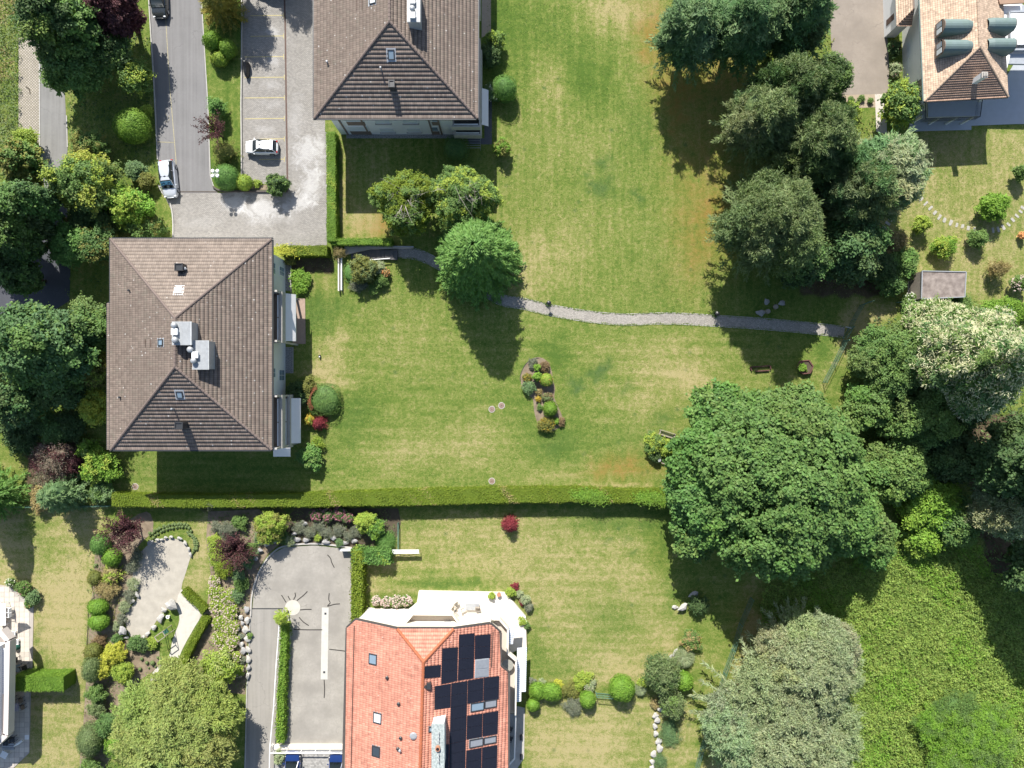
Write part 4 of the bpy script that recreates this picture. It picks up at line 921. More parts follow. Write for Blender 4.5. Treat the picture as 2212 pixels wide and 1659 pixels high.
def metal_stack(parent, plane, x, y, L, W, h, pots, sgn=1):
    """long sheet-metal chimney housing with cowls on top"""
    c = on_plane(x, y, *plane); mb = MB(); mb.box((c.x, c.y, c.z + h / 2 - .4), (W, L, h + .8)); o = mb.build('chimney', ZINC, parent)
    MB().box((c.x, c.y, c.z + h + .03), (W + .12, L + .12, .06)).build('chimney_cover', pmat('pale_zinc_cover', (.40, .41, .41), .5, .15, 3), o)
    rb = MB()
    for k in range(int(W / .12)): rb.box((c.x - W / 2 + .06 + k * .12, c.y, c.z + h + .075), (.035, L, .03))
    rb.build('seam', ZINC, o)
    for k, (dx, dy, r) in enumerate(pots):
        if k % 2 == 0:
            q = MB().cyl((c.x + dx, c.y + dy, c.z + h + .05), r * .8, .28, 14).ball((c.x + dx, c.y + dy, c.z + h + .42), r, 12, 6, .6); q.build('cowl', GREY, o, smooth=True)
        else:
            MB().box((c.x + dx, c.y + dy, c.z + h + .18), (r * 1.8, r * 1.8, .3)).box((c.x + dx, c.y + dy, c.z + h + .40), (r * 2.2, r * 2.2, .05)).build('cowl', WHITE, o)
    return o
def balcony(parent, x0, x1, y0, y1, z, par=.95, outer='x', wood=DECK):
    """slab, concrete parapet on three sides, white rail; world metres, wall at x0, front at x1"""
    o = MB().box(((x0 + x1) / 2, (y0 + y1) / 2, z - .1), (x1 - x0, y1 - y0, .18)).build('balcony', CONC, parent)
    MB().box(((x0 + x1) / 2 - .1, (y0 + y1) / 2, z + .02), (x1 - x0 - .45, y1 - y0 - .3, .04)).build('floor', wood, o)
    p = MB().box((x1 - .17, (y0 + y1) / 2, z + par / 2), (.34, y1 - y0, par)); p.box(((x0 + x1) / 2 - .17, y0 + .08, z + par / 2), (x1 - x0 - .34, .16, par)); p.box(((x0 + x1) / 2 - .17, y1 - .08, z + par / 2), (x1 - x0 - .34, .16, par))
    p.build('parapet', CONC, o)
    L = y1 - y0 - .6
    for k in range(2): MB().bar((x1 - .46, y0 + .3 + k * L / 2, z + par + .06), (x1 - .46, y0 + .3 + (k + .96) * L / 2, z + par + .06), .13, .05).build('rail', WHITE, o)
    return o
def awning(parent, pts, label=None, mat=AWN, th=.04, valance=True, striped=False):
    o = MB().slab(pts, th).build('awning', mat, parent)
    if valance:
        a, b = Vector(pts[2]), Vector(pts[3]); MB().bar(a - Vector((0, 0, .12)), b - Vector((0, 0, .12)), .03, .22).build('valance', AWNW, o)
    return o

# ---- left brown-roofed house
t, rf, pS, pN, pE, pW, (a, b) = brown_house('apartment_house', 'whole brown-tiled hip-roofed house left of the lawn, with two white chimney stacks', 240, 587, 517, 971, (378, 687), (379, 792))
# the wider lower part of the left slope
e0 = M(233, 655, 7.5); d_ = e0.x - a.x; n = pW[1]
q0 = on_plane(233, 655, *pW); q1 = on_plane(233, 971, *pW); q2 = on_plane(242, 971, *pW); q3 = on_plane(242, 655, *pW)
MB().slab([q0, q3, q2, q1], .14).build('roof_step', BRN, rf); tiles('roof_tiles', [q0, q1, q2, q3], (0, 1, 0), TB, rf, lift=.035)
MB().bar(q0 - Vector((.08, 0, .05)), q1 - Vector((.08, 0, .05)), .15, .14).bar(q0 + Vector((0, .06, -.05)), q3 + Vector((0, .06, -.05)), .14, .14).build('gutter', DARK, t)
EW = b.x - 1.0
for y in (573, 590, 815, 835): pass
skylight(rf, pN, 387, 628, .55, .65, (1, 0, 0), fm=WHITE, gm=BLIND, flash=.25); skylight(rf, pW, 349, 740, .6, .6, (0, 1, 0), fm=ZINC, gm=GLASSB, flash=.2); skylight(rf, pS, 389, 852, .6, .7, (1, 0, 0), fm=ZINC, gm=GLASSB, flash=.2)
stack(rf, pN, 395, 580, .85, .75, .9, DARK, DARK); stack(rf, pS, 399, 918, .85, .7, 1.3, DARK, DARK)
vent(rf, pN, 404, 582, .12, .6, GREY); vent(rf, pW, 281, 628); vent(rf, pW, 261, 858); vent(rf, pS, 377, 883, .08, .7, GREY)
metal_stack(rf, pE, 405, 722, 2.3, 1.9, 1.2, [(-.65, .8, .32), (-.6, .15, .3), (-.55, -.7, .34)]); metal_stack(rf, pE, 446, 768, 2.9, 1.6, 1.3, [(-.95, .55, .34), (-.45, 0, .3), (-.6, -.6, .32)])
for dx in (0, 12): 
    c0 = on_plane(352 - 37 + dx, 733, *pW); c1 = on_plane(352 - 37 + dx, 750, *pW); MB().bar(c0 + Vector((0, 0, .15)), c1 + Vector((0, 0, .15)), .05).build('snow_rail', RUSTD, rf)
# right-hand wall: windows, balconies, awnings
def wy(y, z): return M(0, y, z).y
for (y0, y1, z0, z1) in ((566, 590, 3.6, 5.6), (577, 596, .6, 2.2), (795, 815, 3.6, 5.6), (799, 822, .5, 2.3)):
    ya, yb_ = wy(y0, (z0 + z1) / 2), wy(y1, (z0 + z1) / 2); window(t, (EW + .02, (ya + yb_) / 2, (z0 + z1) / 2), ya - yb_, z1 - z0, (1, 0), mat_g=GLASSB, cross=True)
yA, yB = wy(631, 5.5), wy(741, 5.5); balcony(t, EW, EW + 1.62, yB, yA, 5.05)
yA2, yB2 = wy(853, 5.5), wy(968, 5.5); balcony(t, EW, EW + 1.62, yB2, yA2, 5.05); yA3, yB3 = wy(853, 2.9), wy(966, 2.9); balcony(t, EW, EW + 1.66, yB3, yA3, 2.45)
for k in range(2):
    yy = (yA, yB, yA2, yB2)[k * 2]; yz = (yA, yB, yA2, yB2)[k * 2 + 1]
    MB().box((EW + 1.4, yy - .12, 3.7), (.25, .2, 7.4)).build('pillar', CONC, t); MB().box((EW + 1.4, yz + .12, 3.7), (.25, .2, 7.4)).build('pillar', CONC, t)
ax = lambda x, z: M(x, 0, z).x
awning(t, [(EW + 1.5, wy(634, 4.6), 4.75), (EW + 1.5, wy(737, 4.6), 4.75), (ax(638, 3.6), wy(737, 3.6), 3.6), (ax(638, 3.6), wy(636, 3.6), 3.6)])
awning(t, [(EW + 1.66, wy(860, 2.5), 3.0), (EW + 1.66, wy(957, 2.5), 3.0), (ax(648, 2.2), wy(957, 2.2), 2.2), (ax(648, 2.2), wy(860, 2.2), 2.2)])
awning(t, [(ax(590, 5.3), wy(968, 5.3), 5.3), (ax(627, 5.3), wy(968, 5.3), 5.3), (ax(627, 4.4), wy(986, 4.4), 4.4), (ax(590, 4.4), wy(986, 4.4), 4.4)])

# ---- upper brown-roofed house
t, rf, pS, pN, pE, pW, (a, b) = brown_house('apartment_house', 'brown-tiled hip-roofed house cut by the top edge, beside the paved yard', 679, 1031, -250, 256, (841, 47), (841, -45))
skylight(rf, pS, 845, 119, .62, .9, (1, 0, 0), fm=ZINC, gm=GLASSB, flash=.2); skylight(rf, pW, 806, 2, .7, .7, (0, 1, 0), fm=ZINC, gm=BLIND, flash=.2)
stack(rf, pS, 849, 190, .62, .75, 1.0, DARK, DARK); vent(rf, pS, 824, 152, .08, .7, GREY); vent(rf, pW, 708, 137, .09, .5, GREY)
metal_stack(rf, pE, 898, 30, 3.4, 1.25, 1.6, [(-.1, 1.0, .3), (-.1, .3, .28), (-.1, -.5, .3), (-.1, -1.2, .28)])
for x in (771, 782): c0 = on_plane(x, 0, *pW); c1 = on_plane(x, 23, *pW); MB().bar(c0 + Vector((0, 0, .15)), c1 + Vector((0, 0, .15)), .05).build('snow_rail', RUSTD, rf)
SY = b.y + 1.0; wx = lambda x, z: M(x, 0, z).x
for (x0, x1, z0, z1) in ((812, 844, 3.55, 4.75), (871, 903, 3.55, 4.75), (822, 853, .85, 2.0), (880, 910, .85, 2.0)):
    xa, xb = wx(x0, z0), wx(x1, z0); window(t, ((xa + xb) / 2, SY - .02, (z0 + z1) / 2), xb - xa, z1 - z0, (0, -1), mat_g=BLIND, sill=True)
for (x0, x1, x2, x3, z0, z1) in ((744, 782, 752, 795, 3.0, 6.8), (752, 795, 752, 795, .1, 2.7)):
    xa, xb = wx(x0 + 8, z0), wx(x1 + 8, z0)
    pn = MB(); pn.box(((xa + xb) / 2, SY - .03, z0 + .5), (xb - xa, .08, 1.0)).build('brown_panel', BRN, t)
    window(t, ((xa + xb) / 2, SY - .03, z0 + 1.8), xb - xa - .1, 1.4, (0, -1), mat_g=BLIND)
for x in (741.5, 788, 928, 947.5): MB().box((wx(x + 4, 1.5), SY - .05, 3.4), (.18, .10, 6.8)).build('pilaster', BRN, t)
for z0 in (.1, 3.0):
    xa, xb = wx(934, z0), wx(950, z0); MB().box(((xa + xb) / 2, SY - .03, z0 + .5), (xb - xa, .06, 1.0)).build('brown_panel', BRN, t); window(t, ((xa + xb) / 2, SY - .03, z0 + 1.7), xb - xa - .08, 1.2, (0, -1), mat_g=GLASSB)
# corner balconies on the right
xw = b.x - 1.0
for z in (5.05, 2.45):
    bl = MB().box((xw - .35, SY - .55, z - .1), (3.2, 1.5, .18)).build('balcony', CONC, t)
    p = MB().box((xw - .35, SY - 1.22, z + .42), (3.2, .16, .84)).box((xw + 1.17, SY - .45, z + .42), (.16, 1.3, .84)); p.build('parapet', CONC, bl)
    MB().bar((xw - 1.7, SY - 1.06, z + .92), (xw + 1.0, SY - 1.06, z + .92), .10, .05).build('rail', WHITE, bl); MB().box((xw - .35, SY - .5, z + .01), (2.8, 1.1, .04)).build('floor', DARK, bl)
balcony(t, xw, xw + 1.25, b.y + 1.2, b.y + 9.5, 5.05); balcony(t, xw, xw + 1.3, b.y + 1.2, b.y + 9.5, 2.45); balcony(t, xw, xw + 1.25, b.y + 12, b.y + 19, 5.05)
awning(t, [(xw + 1.2, b.y + 1.0, 3.2), (xw + 1.2, b.y + 5.2, 3.2), (xw + 2.0, b.y + 5.2, 2.6), (xw + 2.0, b.y + 1.0, 2.6)])
rl = MB()
o_ = M(1000, 305)
for k in range(5): rl.bar((o_.x + k * .1, o_.y - .28 * k, .9), (o_.x + 2.1, o_.y - .28 * k, .9), .04); rl.bar((o_.x + 2.1, o_.y - .28 * k, 0), (o_.x + 2.1, o_.y - .28 * k, .9), .04)
rl.bar((o_.x, o_.y, 0), (o_.x, o_.y, .9), .05).bar((o_.x, o_.y, .9), (o_.x + .4, o_.y - 1.12, .9), .05)
tag(rl.build('stair_railing', GREY), 'grey metal railing of the cellar steps beside the shaded clipped shrub', 'railing')

# ---- red-roofed house
RE, RR = 6.0, 9.8
r0 = M(*Z1(718, 725), RR); r1 = M(*Z1(686, 1760), RR); el0 = M(*Z1(55, 430), RE); el1 = M(*Z1(17, 1760), RE)
er0 = M(*Z1(1390, 470), RE); er1 = M(*Z1(1372, 1760), RE)
def plane3(p, q, r): n = (q - p).cross(r - p).normalized(); return (p, n if n.z > 0 else -n)
pL = plane3(r0, r1, M(*Z1(45, 1000), RE)); pR = plane3(r0, r1, M(*Z1(1463, 1000), RE)); pF = plane3(r0, M(*Z1(485, 435), RE), M(*Z1(985, 435), RE))
pl_ = lambda P, L: [on_plane(*Z1(*q), *P) for q in L]
Lp = pl_(pL, [(718, 725), (488, 437), (128, 358), (52, 428), (17, 1760), (686, 1760)]); Rp = pl_(pR, [(718, 725), (686, 1760), (1440, 1760), (1455, 1640), (1463, 822), (1384, 762), (1390, 472), (1302, 392), (983, 437)])
Fp = [r0, Lp[1], Rp[8]]
ct = (Lp[3] + Rp[4]) / 2; t = thing('villa', 'red-tiled house with black solar panels and a white terrace', 'house', (ct.x, ct.y, 0))
rf = MB()
for P in (Lp, Rp, Fp): rf.slab(P, .16)
rf = rf.build('roof', BRN, t)
def inset(poly, d):
    c = sum((Vector((p.x, p.y, 0)) for p in poly), Vector()) / len(poly); return [(p.x + (c.x - p.x) * d, p.y + (c.y - p.y) * d) for p in poly]
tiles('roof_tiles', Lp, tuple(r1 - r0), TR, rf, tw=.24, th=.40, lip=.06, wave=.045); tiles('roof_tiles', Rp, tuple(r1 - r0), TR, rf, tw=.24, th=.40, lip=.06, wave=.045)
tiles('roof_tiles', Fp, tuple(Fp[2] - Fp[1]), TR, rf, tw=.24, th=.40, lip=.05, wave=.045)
for p, q in ((r0, r1), (Fp[1], r0), (Fp[2], r0)): caps('ridge_caps', p + Vector((0, 0, .06)), q + Vector((0, 0, .06)), .17, TRR, rf)
g = MB(); ed = [Lp[4], Lp[3], Lp[2], Lp[1], Rp[8], Rp[7], Rp[6], Rp[5], Rp[4], Rp[3], Rp[2]]
for p, q in zip(ed[:-1], ed[1:]):
    d = (q - p).normalized(); e = Vector((-d.y, d.x, 0)) * .10; g.bar(p + e, q + e, .22, .16)
g.build('gutter', pmat('brown_gutter_metal', (.085, .075, .068), .5, .15, 4), t)
body = [(p.x, p.y) for p in (M(*Z1(60, 470), RE), M(*Z1(140, 400), RE), M(*Z1(480, 475), RE), M(*Z1(985, 475), RE), M(*Z1(1290, 430), RE), M(*Z1(1360, 500), RE), M(*Z1(1360, 790), RE), M(*Z1(1425, 850), RE), M(*Z1(1415, 1760), RE), M(*Z1(60, 1760), RE))]
MB().prism(body, -.1, 5.75).build('wall', pmat('cream_render', (.70, .66, .58), .85, .05, .8), t)
# gable infill below the sloping roof
gi = MB(); 
gi.prism([(p[0] * .96 + ct.x * .04, p[1] * .96 + ct.y * .04) for p in body], 5.75, 5.95); gi.build('attic_slab', CONC, t)
def panel(parent, plane, quad, name='solar_panel', mat=None, th=.05, lift=.17):
    q = [on_plane(*Z1(*p), *plane) + plane[1] * lift for p in quad]; return MB().slab(q, th).build(name, mat, parent)
PV, nt_, b_ = new_mat('solar_cells'); uvp = noise(nt_, 1.4, 3)
geo = _n(nt_, 'ShaderNodeNewGeometry').outputs['Position']; br_ = _n(nt_, 'ShaderNodeTexBrick'); nt_.links.new(geo, br_.inputs['Vector']); br_.offset = 0; br_.inputs['Scale'].default_value = 1; br_.inputs['Brick Width'].default_value = .17; br_.inputs['Row Height'].default_value = .17; br_.inputs['Mortar Size'].default_value = .008
for k_, c_ in (('Color1', (.010, .011, .018, 1)), ('Color2', (.013, .014, .023, 1)), ('Mortar', (.022, .024, .034, 1))): br_.inputs[k_].default_value = c_
nt_.links.new(br_.outputs[0], b_.inputs['Base Color']); b_.inputs['Roughness'].default_value = .28; b_.inputs['Specular IOR Level'].default_value = .35
def bil(q, s, r): return tuple((q[0][k] * (1 - s) + q[1][k] * s) * (1 - r) + (q[3][k] * (1 - s) + q[2][k] * s) * r for k in (0, 1))
def pgrid(q, nx_, ny_, skip=()):
    for i in range(nx_):
        for j in range(ny_):
            if (i, j) in skip: continue
            g_ = .010; c = [bil(q, s, r) for s, r in (((i + g_) / nx_, (j + g_) / ny_), ((i + 1 - g_) / nx_, (j + g_) / ny_), ((i + 1 - g_) / nx_, (j + 1 - g_) / ny_), ((i + g_) / nx_, (j + 1 - g_) / ny_))]
            panel(t, pR, c, mat=PV)
pgrid([(1024, 484), (1162, 471), (1158, 686), (1019, 698)], 1, 2); pgrid([(1165, 491), (1303, 478), (1298, 690), (1161, 700)], 1, 2)
pgrid([(876, 605), (1017, 592), (1010, 888), (868, 918)], 1, 3); pgrid([(1019, 700), (1158, 687), (1152, 866), (1013, 888)], 1, 2); pgrid([(724, 762), (868, 747), (864, 855), (722, 868)], 1, 1)
pgrid([(812, 935), (955, 912), (950, 1122), (808, 1142)], 1, 2); pgrid([(957, 910), (1100, 888), (1087, 1410), (942, 1440)], 1, 5); pgrid([(1102, 886), (1240, 862), (1236, 1064), (1097, 1090)], 1, 2); pgrid([(1243, 862), (1378, 846), (1374, 1048), (1238, 1064)], 1, 2)
pgrid([(1095, 1195), (1231, 1174), (1227, 1378), (1090, 1402)], 1, 2); pgrid([(1234, 1174), (1370, 1150), (1364, 1352), (1230, 1376)], 1, 2)
pgrid([(940, 1442), (1085, 1412), (1080, 1680), (936, 1700)], 1, 3); pgrid([(1088, 1500), (1224, 1474), (1220, 1680), (1082, 1700)], 1, 2); pgrid([(1227, 1472), (1362, 1450), (1357, 1660), (1222, 1680)], 1, 2); pgrid([(797, 1455), (938, 1440), (935, 1700), (793, 1710)], 1, 2)
SLT = pmat('grey_collector', (.24, .255, .28), .3, .1, 3, spec=.5)
p = panel(t, pR, [(1168, 703), (1288, 688), (1284, 850), (1162, 864)], 'solar_collector', ZINC); panel(p, pR, [(1176, 712), (1280, 698), (1278, 772), (1172, 784)], 'pane', SLT, .03, .22); panel(p, pR, [(1171, 792), (1278, 780), (1276, 842), (1168, 855)], 'pane', SLT, .03, .22)
for (x, y, gm, wb) in ((280, 700, GLASSB, 1), (320, 1215, BLIND, 1), (308, 1508, GLASS, 1)): skylight(rf, pL, *Z1(x, y), 1.05, .95, tuple(r1 - r0), gm=gm, flash=.13)
skylight(rf, pR, *Z1(1187, 1115), .85, 1.45, tuple(r1 - r0), gm=GLASSB, flash=.1); skylight(rf, pR, *Z1(1303, 1090), .78, 1.35, tuple(r1 - r0), gm=SLT, flash=.06); skylight(rf, pR, *Z1(1177, 1432), .8, 1.5, tuple(r1 - r0), gm=SLT, flash=.1); skylight(rf, pR, *Z1(1298, 1408), .7, 1.4, tuple(r1 - r0), gm=SLT, flash=.06); skylight(rf, pR, *Z1(786, 1312), .5, .6, tuple(r1 - r0), gm=GLASSB, flash=.09)
for (x, y) in ((402, 856), (502, 1085), (520, 1383), (497, 1478)): vent(rf, pL, *Z1(x, y), .13, .35, DARK)
vent(rf, pL, *Z1(632, 1362), .27, .35, GREY, 'roof_fan'); vent(rf, pL, *Z1(515, 1488), .10, .5, GREY)
c = on_plane(*Z1(768, 925), *pR); MB().box((c.x, c.y, c.z + .25), (.45, .6, .5)).cyl((c.x - .35, c.y - .05, c.z + .1), .12, .45, 10).build('flue_box', DARK, rf)
for (x, y) in ((165, 470), (362, 508), (617, 768), (303, 812), (325, 1018), (609, 1042), (320, 1290), (596, 1420), (311, 1600), (592, 1625), (748, 590), (955, 548)): 
    P_ = pL if x < 640 else (pF if y < 600 and x < 800 else pR); c = on_plane(*Z1(x, y), *P_); MB().box((c.x, c.y, c.z + .10), (.18, .10, .12), .2).build('vent_tile', pmat('pale_vent_tile', (.60, .36, .29), .8, .1, 3), rf)
c = on_plane(*Z1(862, 1385), *pR); ch = MB().box((c.x, c.y, c.z + .45), (1.25, 4.6, 2.9)).build('chimney', pmat('chimney_sheet', (.62, .64, .64), .5, .08, 2), t)
MB().box((c.x, c.y, c.z + 1.93), (1.35, 4.7, .07)).build('chimney_cover', pmat('mottled_zinc', (.30, .35, .34), .6, .35, 5, c2=(.50, .54, .52)), ch)
for dy in (1.45, 1.05, .65, -.75, -1.1, -1.5): MB().box((c.x + .1, c.y + dy, c.z + 2.12), (.14, .28, .3), .3, taper=.5).build('cowl_blade', GREY, ch)
MB().cyl((c.x, c.y - .1, c.z + 1.95), .26, .35, 14).build('chimney_pot', TERR, ch); MB().cyl((c.x, c.y - .1, c.z + 2.305), .17, .01, 14).build('flue_opening', BLK, ch)
snow = MB(); p_, q_ = on_plane(*Z1(605, 523), *pF), on_plane(*Z1(868, 523), *pF); snow.bar(p_ + Vector((0, 0, .2)), q_ + Vector((0, 0, .2)), .05); snow.build('snow_rail', GREY, rf)
for P_, x0, x1 in ((pL, 118, 88), (pR, 1322, 1385)): 
    p_, q_ = on_plane(*Z1(x0, 405 if x0 < 500 else 460), *P_), on_plane(*Z1(x1 if x0 < 500 else 1308, 1690 if x0 < 500 else 760), *P_); MB().bar(p_ + P_[1] * .17, q_ + P_[1] * .17, .07, .10).build('snow_rail', RUSTD, rf)
# terrace, balcony and awnings of the red house
z = 1.0
ter = [Z1(*p) for p in ((210, 372), (280, 255), (590, 255), (665, 200), (680, 98), (1430, 112), (1500, 185), (1615, 320), (1622, 600), (1560, 600), (1480, 640), (1400, 900), (600, 900), (200, 900))]
tt = sheet('white_terrace', ter, .5, B_ter, .5)
jt = MB()
ZJ = .504
x0t, x1t = M(*Z1(700, 0)).x, M(*Z1(1500, 0)).x; yt0, yt1 = M(0, Z1(0, 130)[1]).y, M(0, Z1(0, 420)[1]).y
tag(tt, kind='structure')
low = MB().slab([M(*Z1(*p), .9) for p in ((350, 340), (650, 340), (1030, 395), (1030, 470), (350, 470))], .35); low.build('lower_landing', B_ter2, t)
w1 = MB()
for p_, q_ in (((535, 412), (628, 300)), ((628, 300), (975, 303)), ((975, 303), (1040, 395))): w1.bar(M(*Z1(*p_), 2.6), M(*Z1(*q_), 2.6), .16, 1.0)
w1.build('balcony_parapet', B_ter, t)
MB().slab([M(*Z1(*p), 2.1) for p in ((545, 425), (632, 312), (970, 314), (1030, 400), (1030, 470), (545, 470))], .2).build('balcony_floor', B_ter2, t)
w2 = MB()
for p_, q_ in (((1285, 385), (1310, 340)), ((1310, 340), (1385, 345)), ((1385, 345), (1458, 430)), ((1458, 430), (1455, 640)), ((1455, 640), (1530, 705)), ((1530, 705), (1522, 1180))): w2.bar(M(*Z1(*p_), 3.3), M(*Z1(*q_), 3.3), .22, .9)
w2.build('balcony_parapet', B_ter, t)
MB().slab([M(*Z1(*p), 2.85) for p in ((1290, 400), (1385, 352), (1450, 430), (1448, 640), (1524, 705), (1516, 1180), (1400, 1180), (1400, 480), (1300, 420))], .25).build('balcony_floor', B_ter2, t)
MB().bar(M(*Z1(1526, 1180), 3.2), M(*Z1(1516, 1575), 3.2), .14, .2).bar(M(*Z1(1516, 1575), 3.2), M(*Z1(1456, 1640), 3.2), .14, .2).build('balcony_rail', WHITE, t)
MB().slab([M(*Z1(*p), 2.85) for p in ((1400, 1185), (1522, 1185), (1510, 1570), (1450, 1640), (1400, 1640))], .25).build('balcony_floor', pmat('blue_grey_deck', (.30, .32, .34), .7, .1, 2), t)
sheet('side_path', [Z1(*p) for p in ((1470, 1100), (1606, 1130), (1600, 1570), (1540, 1659), (1500, 1800), (1400, 1800), (1400, 1100))], .04, CONC, .04)
STR, nt_, b_ = new_mat('striped_awning_cloth'); ps_ = _n(nt_, 'ShaderNodeSeparateXYZ'); nt_.links.new(_n(nt_, 'ShaderNodeNewGeometry').outputs['Position'], ps_.inputs[0])
w_ = math_(nt_, 'PINGPONG', ps_.outputs[1], .11); nt_.links.new(mix(nt_, mrange(nt_, w_, .045, .065), (.80, .80, .80), (.42, .47, .56)), b_.inputs['Base Color']); b_.inputs['Roughness'].default_value = .8
def aw(pts, mat=STR): return MB().slab([M(*Z1(x, y), z_) for x, y, z_ in pts], .04).build('awning', mat, t)
aw([(1465, 385, 3.0), (1553, 400, 2.6), (1548, 500, 2.6), (1505, 515, 2.7), (1503, 570, 2.7), (1462, 575, 3.0)]); aw([(1540, 605, 2.5), (1624, 600, 2.1), (1615, 990, 2.1), (1575, 990, 2.3), (1572, 1075, 2.3), (1530, 1080, 2.5)])
MB().bar(M(*Z1(1576, 620), 2.4), M(*Z1(1572, 1070), 2.4), .05).build('awning_rail', WHITE, t)
TX = pmat('tile_joint', (.55, .50, .44), .9)
def chair(x, y, z, rz, label, name='garden_chair', seat=CUSH, frame=WHITE, group=None, s=1.0, armless=False, high=True):
    p = M(x, y, z); t_ = thing(name, label, 'chair', (p.x, p.y, z), group); t_.rotation_euler.z = rz; ORG[t_.name] = Vector((0, 0, 0))
    MB().box((0, 0, .42 * s), (.50 * s, .50 * s, .07)).build('seat', seat, t_, bevel=.01)
    MB().box((0, .25 * s, .70 * s), (.50 * s, .06, .50 * s)).build('backrest', seat if high else frame, t_, bevel=.01)
    for a_ in (-1, 1):
        for b2 in (-1, 1): MB().box((a_ * .22 * s, b2 * .22 * s, .2 * s), (.04, .04, .4 * s)).build('leg', frame, t_)
        if not armless: MB().box((a_ * .27 * s, 0, .62 * s), (.05, .48 * s, .04)).build('armrest', frame, t_)
    return t_
def table(x, y, z, w2_, l2, rz, label, top=WHITE, legm=WHITE, h=.74, name='garden_table', round_=False):
    p = M(x, y, z); t_ = thing(name, label, 'table', (p.x, p.y, z)); t_.rotation_euler.z = rz; ORG[t_.name] = Vector((0, 0, 0))
    (MB().cyl((0, 0, h - .04), w2_ / 2, .04, 24) if round_ else MB().box((0, 0, h - .02), (w2_, l2, .04))).build('tabletop', top, t_)
    if round_: MB().cyl((0, 0, 0), .05, h - .04, 8).cyl((0, 0, 0), .25, .03, 12).build('pedestal', legm, t_)
    else:
        for a_ in (-1, 1):
            for b2 in (-1, 1): MB().box((a_ * (w2_ / 2 - .06), b2 * (l2 / 2 - .06), (h - .04) / 2), (.05, .05, h - .04)).build('leg', legm, t_)
    return t_
table(*Z1(1150, 236), .5, 1.6, .75, 0, 'low grey slatted table on the white terrace', top=GREY, legm=GREY, h=.4)
chair(*Z1(1195, 252), .5, 0, 'wooden armchair beside the low grey table on the white terrace', seat=WOOD, frame=WOOD)
for x_, y_, rz_, lb in ((1010, 205, .6, 'cream lounge chair on the white terrace above the steps'), (985, 245, .9, 'cream lounge chair next to the terrace steps'), (1068, 255, 2.0, 'small round-backed cream chair left of the low grey table')): chair(*Z1(x_, y_), .5, rz_, lb, frame=CUSH)
stp = MB()
for k in range(5): stp.box((M(*Z1(1005 + k * 8, 280 + k * 9)).x, M(*Z1(1005 + k * 8, 280 + k * 9)).y, .55 + .0 * k), (.5, .14, .1 + .12 * k), -.85)
tag(stp.build('garden_steps', CONC), 'short flight of grey steps cut into the white terrace', 'steps')
pl = M(*Z1(1380, 130), .5); MB_ = MB().cyl((pl.x, pl.y, .5), .2, .45, 14, .26); tag(MB_.build('flower_pot', TERR), 'terracotta pot near the corner bed of the white terrace', 'pot')
c = M(*Z1(925, 408), 3.0); tag(MB().box((c.x, c.y, 2.25), (.75, .5, .45)).box((c.x, c.y, 2.5), (.8, .55, .05)).build('planter_box', GREY), 'small grey box on the balcony under the front eave', 'box')
table(*Z1(1455, 735), 2.85, 1.35, 1.35, .3, 'round wire-mesh table on the side balcony of the red-roofed house', top=pmat('mesh_table', (.30, .29, .25), .7, .2, 8), legm=DARK, round_=True)
for y_, lb in ((1300, 'dark chair on the side balcony near the house middle'), (1385, 'dark blue-cushioned chair lower on the side balcony')): chair(*Z1(1480, y_), 2.9, 1.2, lb, seat=DARK, frame=DARK)
for y_, lb in ((1385, 'upper grey planter slab on the narrow side path'), (1555, 'lower grey planter slab on the narrow side path')):
    c = M(*Z1(1575, y_)); tag(MB().box((c.x, c.y, .15), (.32, .62, .22)).box((c.x, c.y, .27), (.24, .5, .03)).build('planter_box', DARK), lb, 'planter')

# ---- garage edge below the court, cars under it
g0 = M(590, 1611); g1 = M(746, 1611)
wl_ = thing('parapet_wall', 'white parapet with a railing along the lower edge of the court', 'wall', (g0.x, g0.y, 0)); MB().box(((g0.x + g1.x) / 2, g0.y, .15), (g1.x - g0.x, .55, .35)).build('coping', B_ter, wl_)
rl = MB(); 
for k in range(6):
    x_ = g0.x + .05 + (g1.x - g0.x - .1) * k / 5; rl.bar((x_, g0.y - .35, 0), (x_, g0.y - .35, .95), .05)
rl.bar((g0.x, g0.y - .35, .95), (g1.x, g0.y - .35, .95), .09).bar((g0.x, g0.y - .35, .5), (g1.x, g0.y - .35, .5), .04); rl.build('railing', WHITE, wl_)
rl = MB(); p_ = [M(609, 1342), M(603, 1420), M(597, 1520), M(589, 1605), M(587, 1700)]
for q in p_: rl.bar((q.x, q.y, 0), (q.x, q.y, 1.0), .05)
for q, r in zip(p_[:-1], p_[1:]): rl.bar((q.x, q.y, 1.0), (r.x, r.y, 1.0), .10, .06)
tag(rl.build('handrail', WHITE), 'white handrail along the ramp beside the narrow climbing hedge', 'railing')
sheet('lower_forecourt', [(592, 1616), (745, 1616), (745, 1720), (588, 1720)], .012, block_mat('forecourt_block', (.34, .33, .31), (.16, .15, .14), .24, .18))
bush(603, 1635, 12, 1.0, 'grey', 'grey-green shrub below the white parapet by the ramp', L=.14, sy=1.6)
for x_, y_, w__, h__ in ((708, 1327, 5, 5), (705, 1456, 5, 5)):
    c = M(*K(1, 2, (485, 477)[y_ > 1400], (677, 1053)[y_ > 1400])); tag(MB().box((c.x, c.y, .034), (.24, .24, .02)).build('drain_grate', DARK), 'small square drain grate at the %s end of the pale concrete strip' % ('lower' if y_ > 1400 else 'upper'), 'drain')

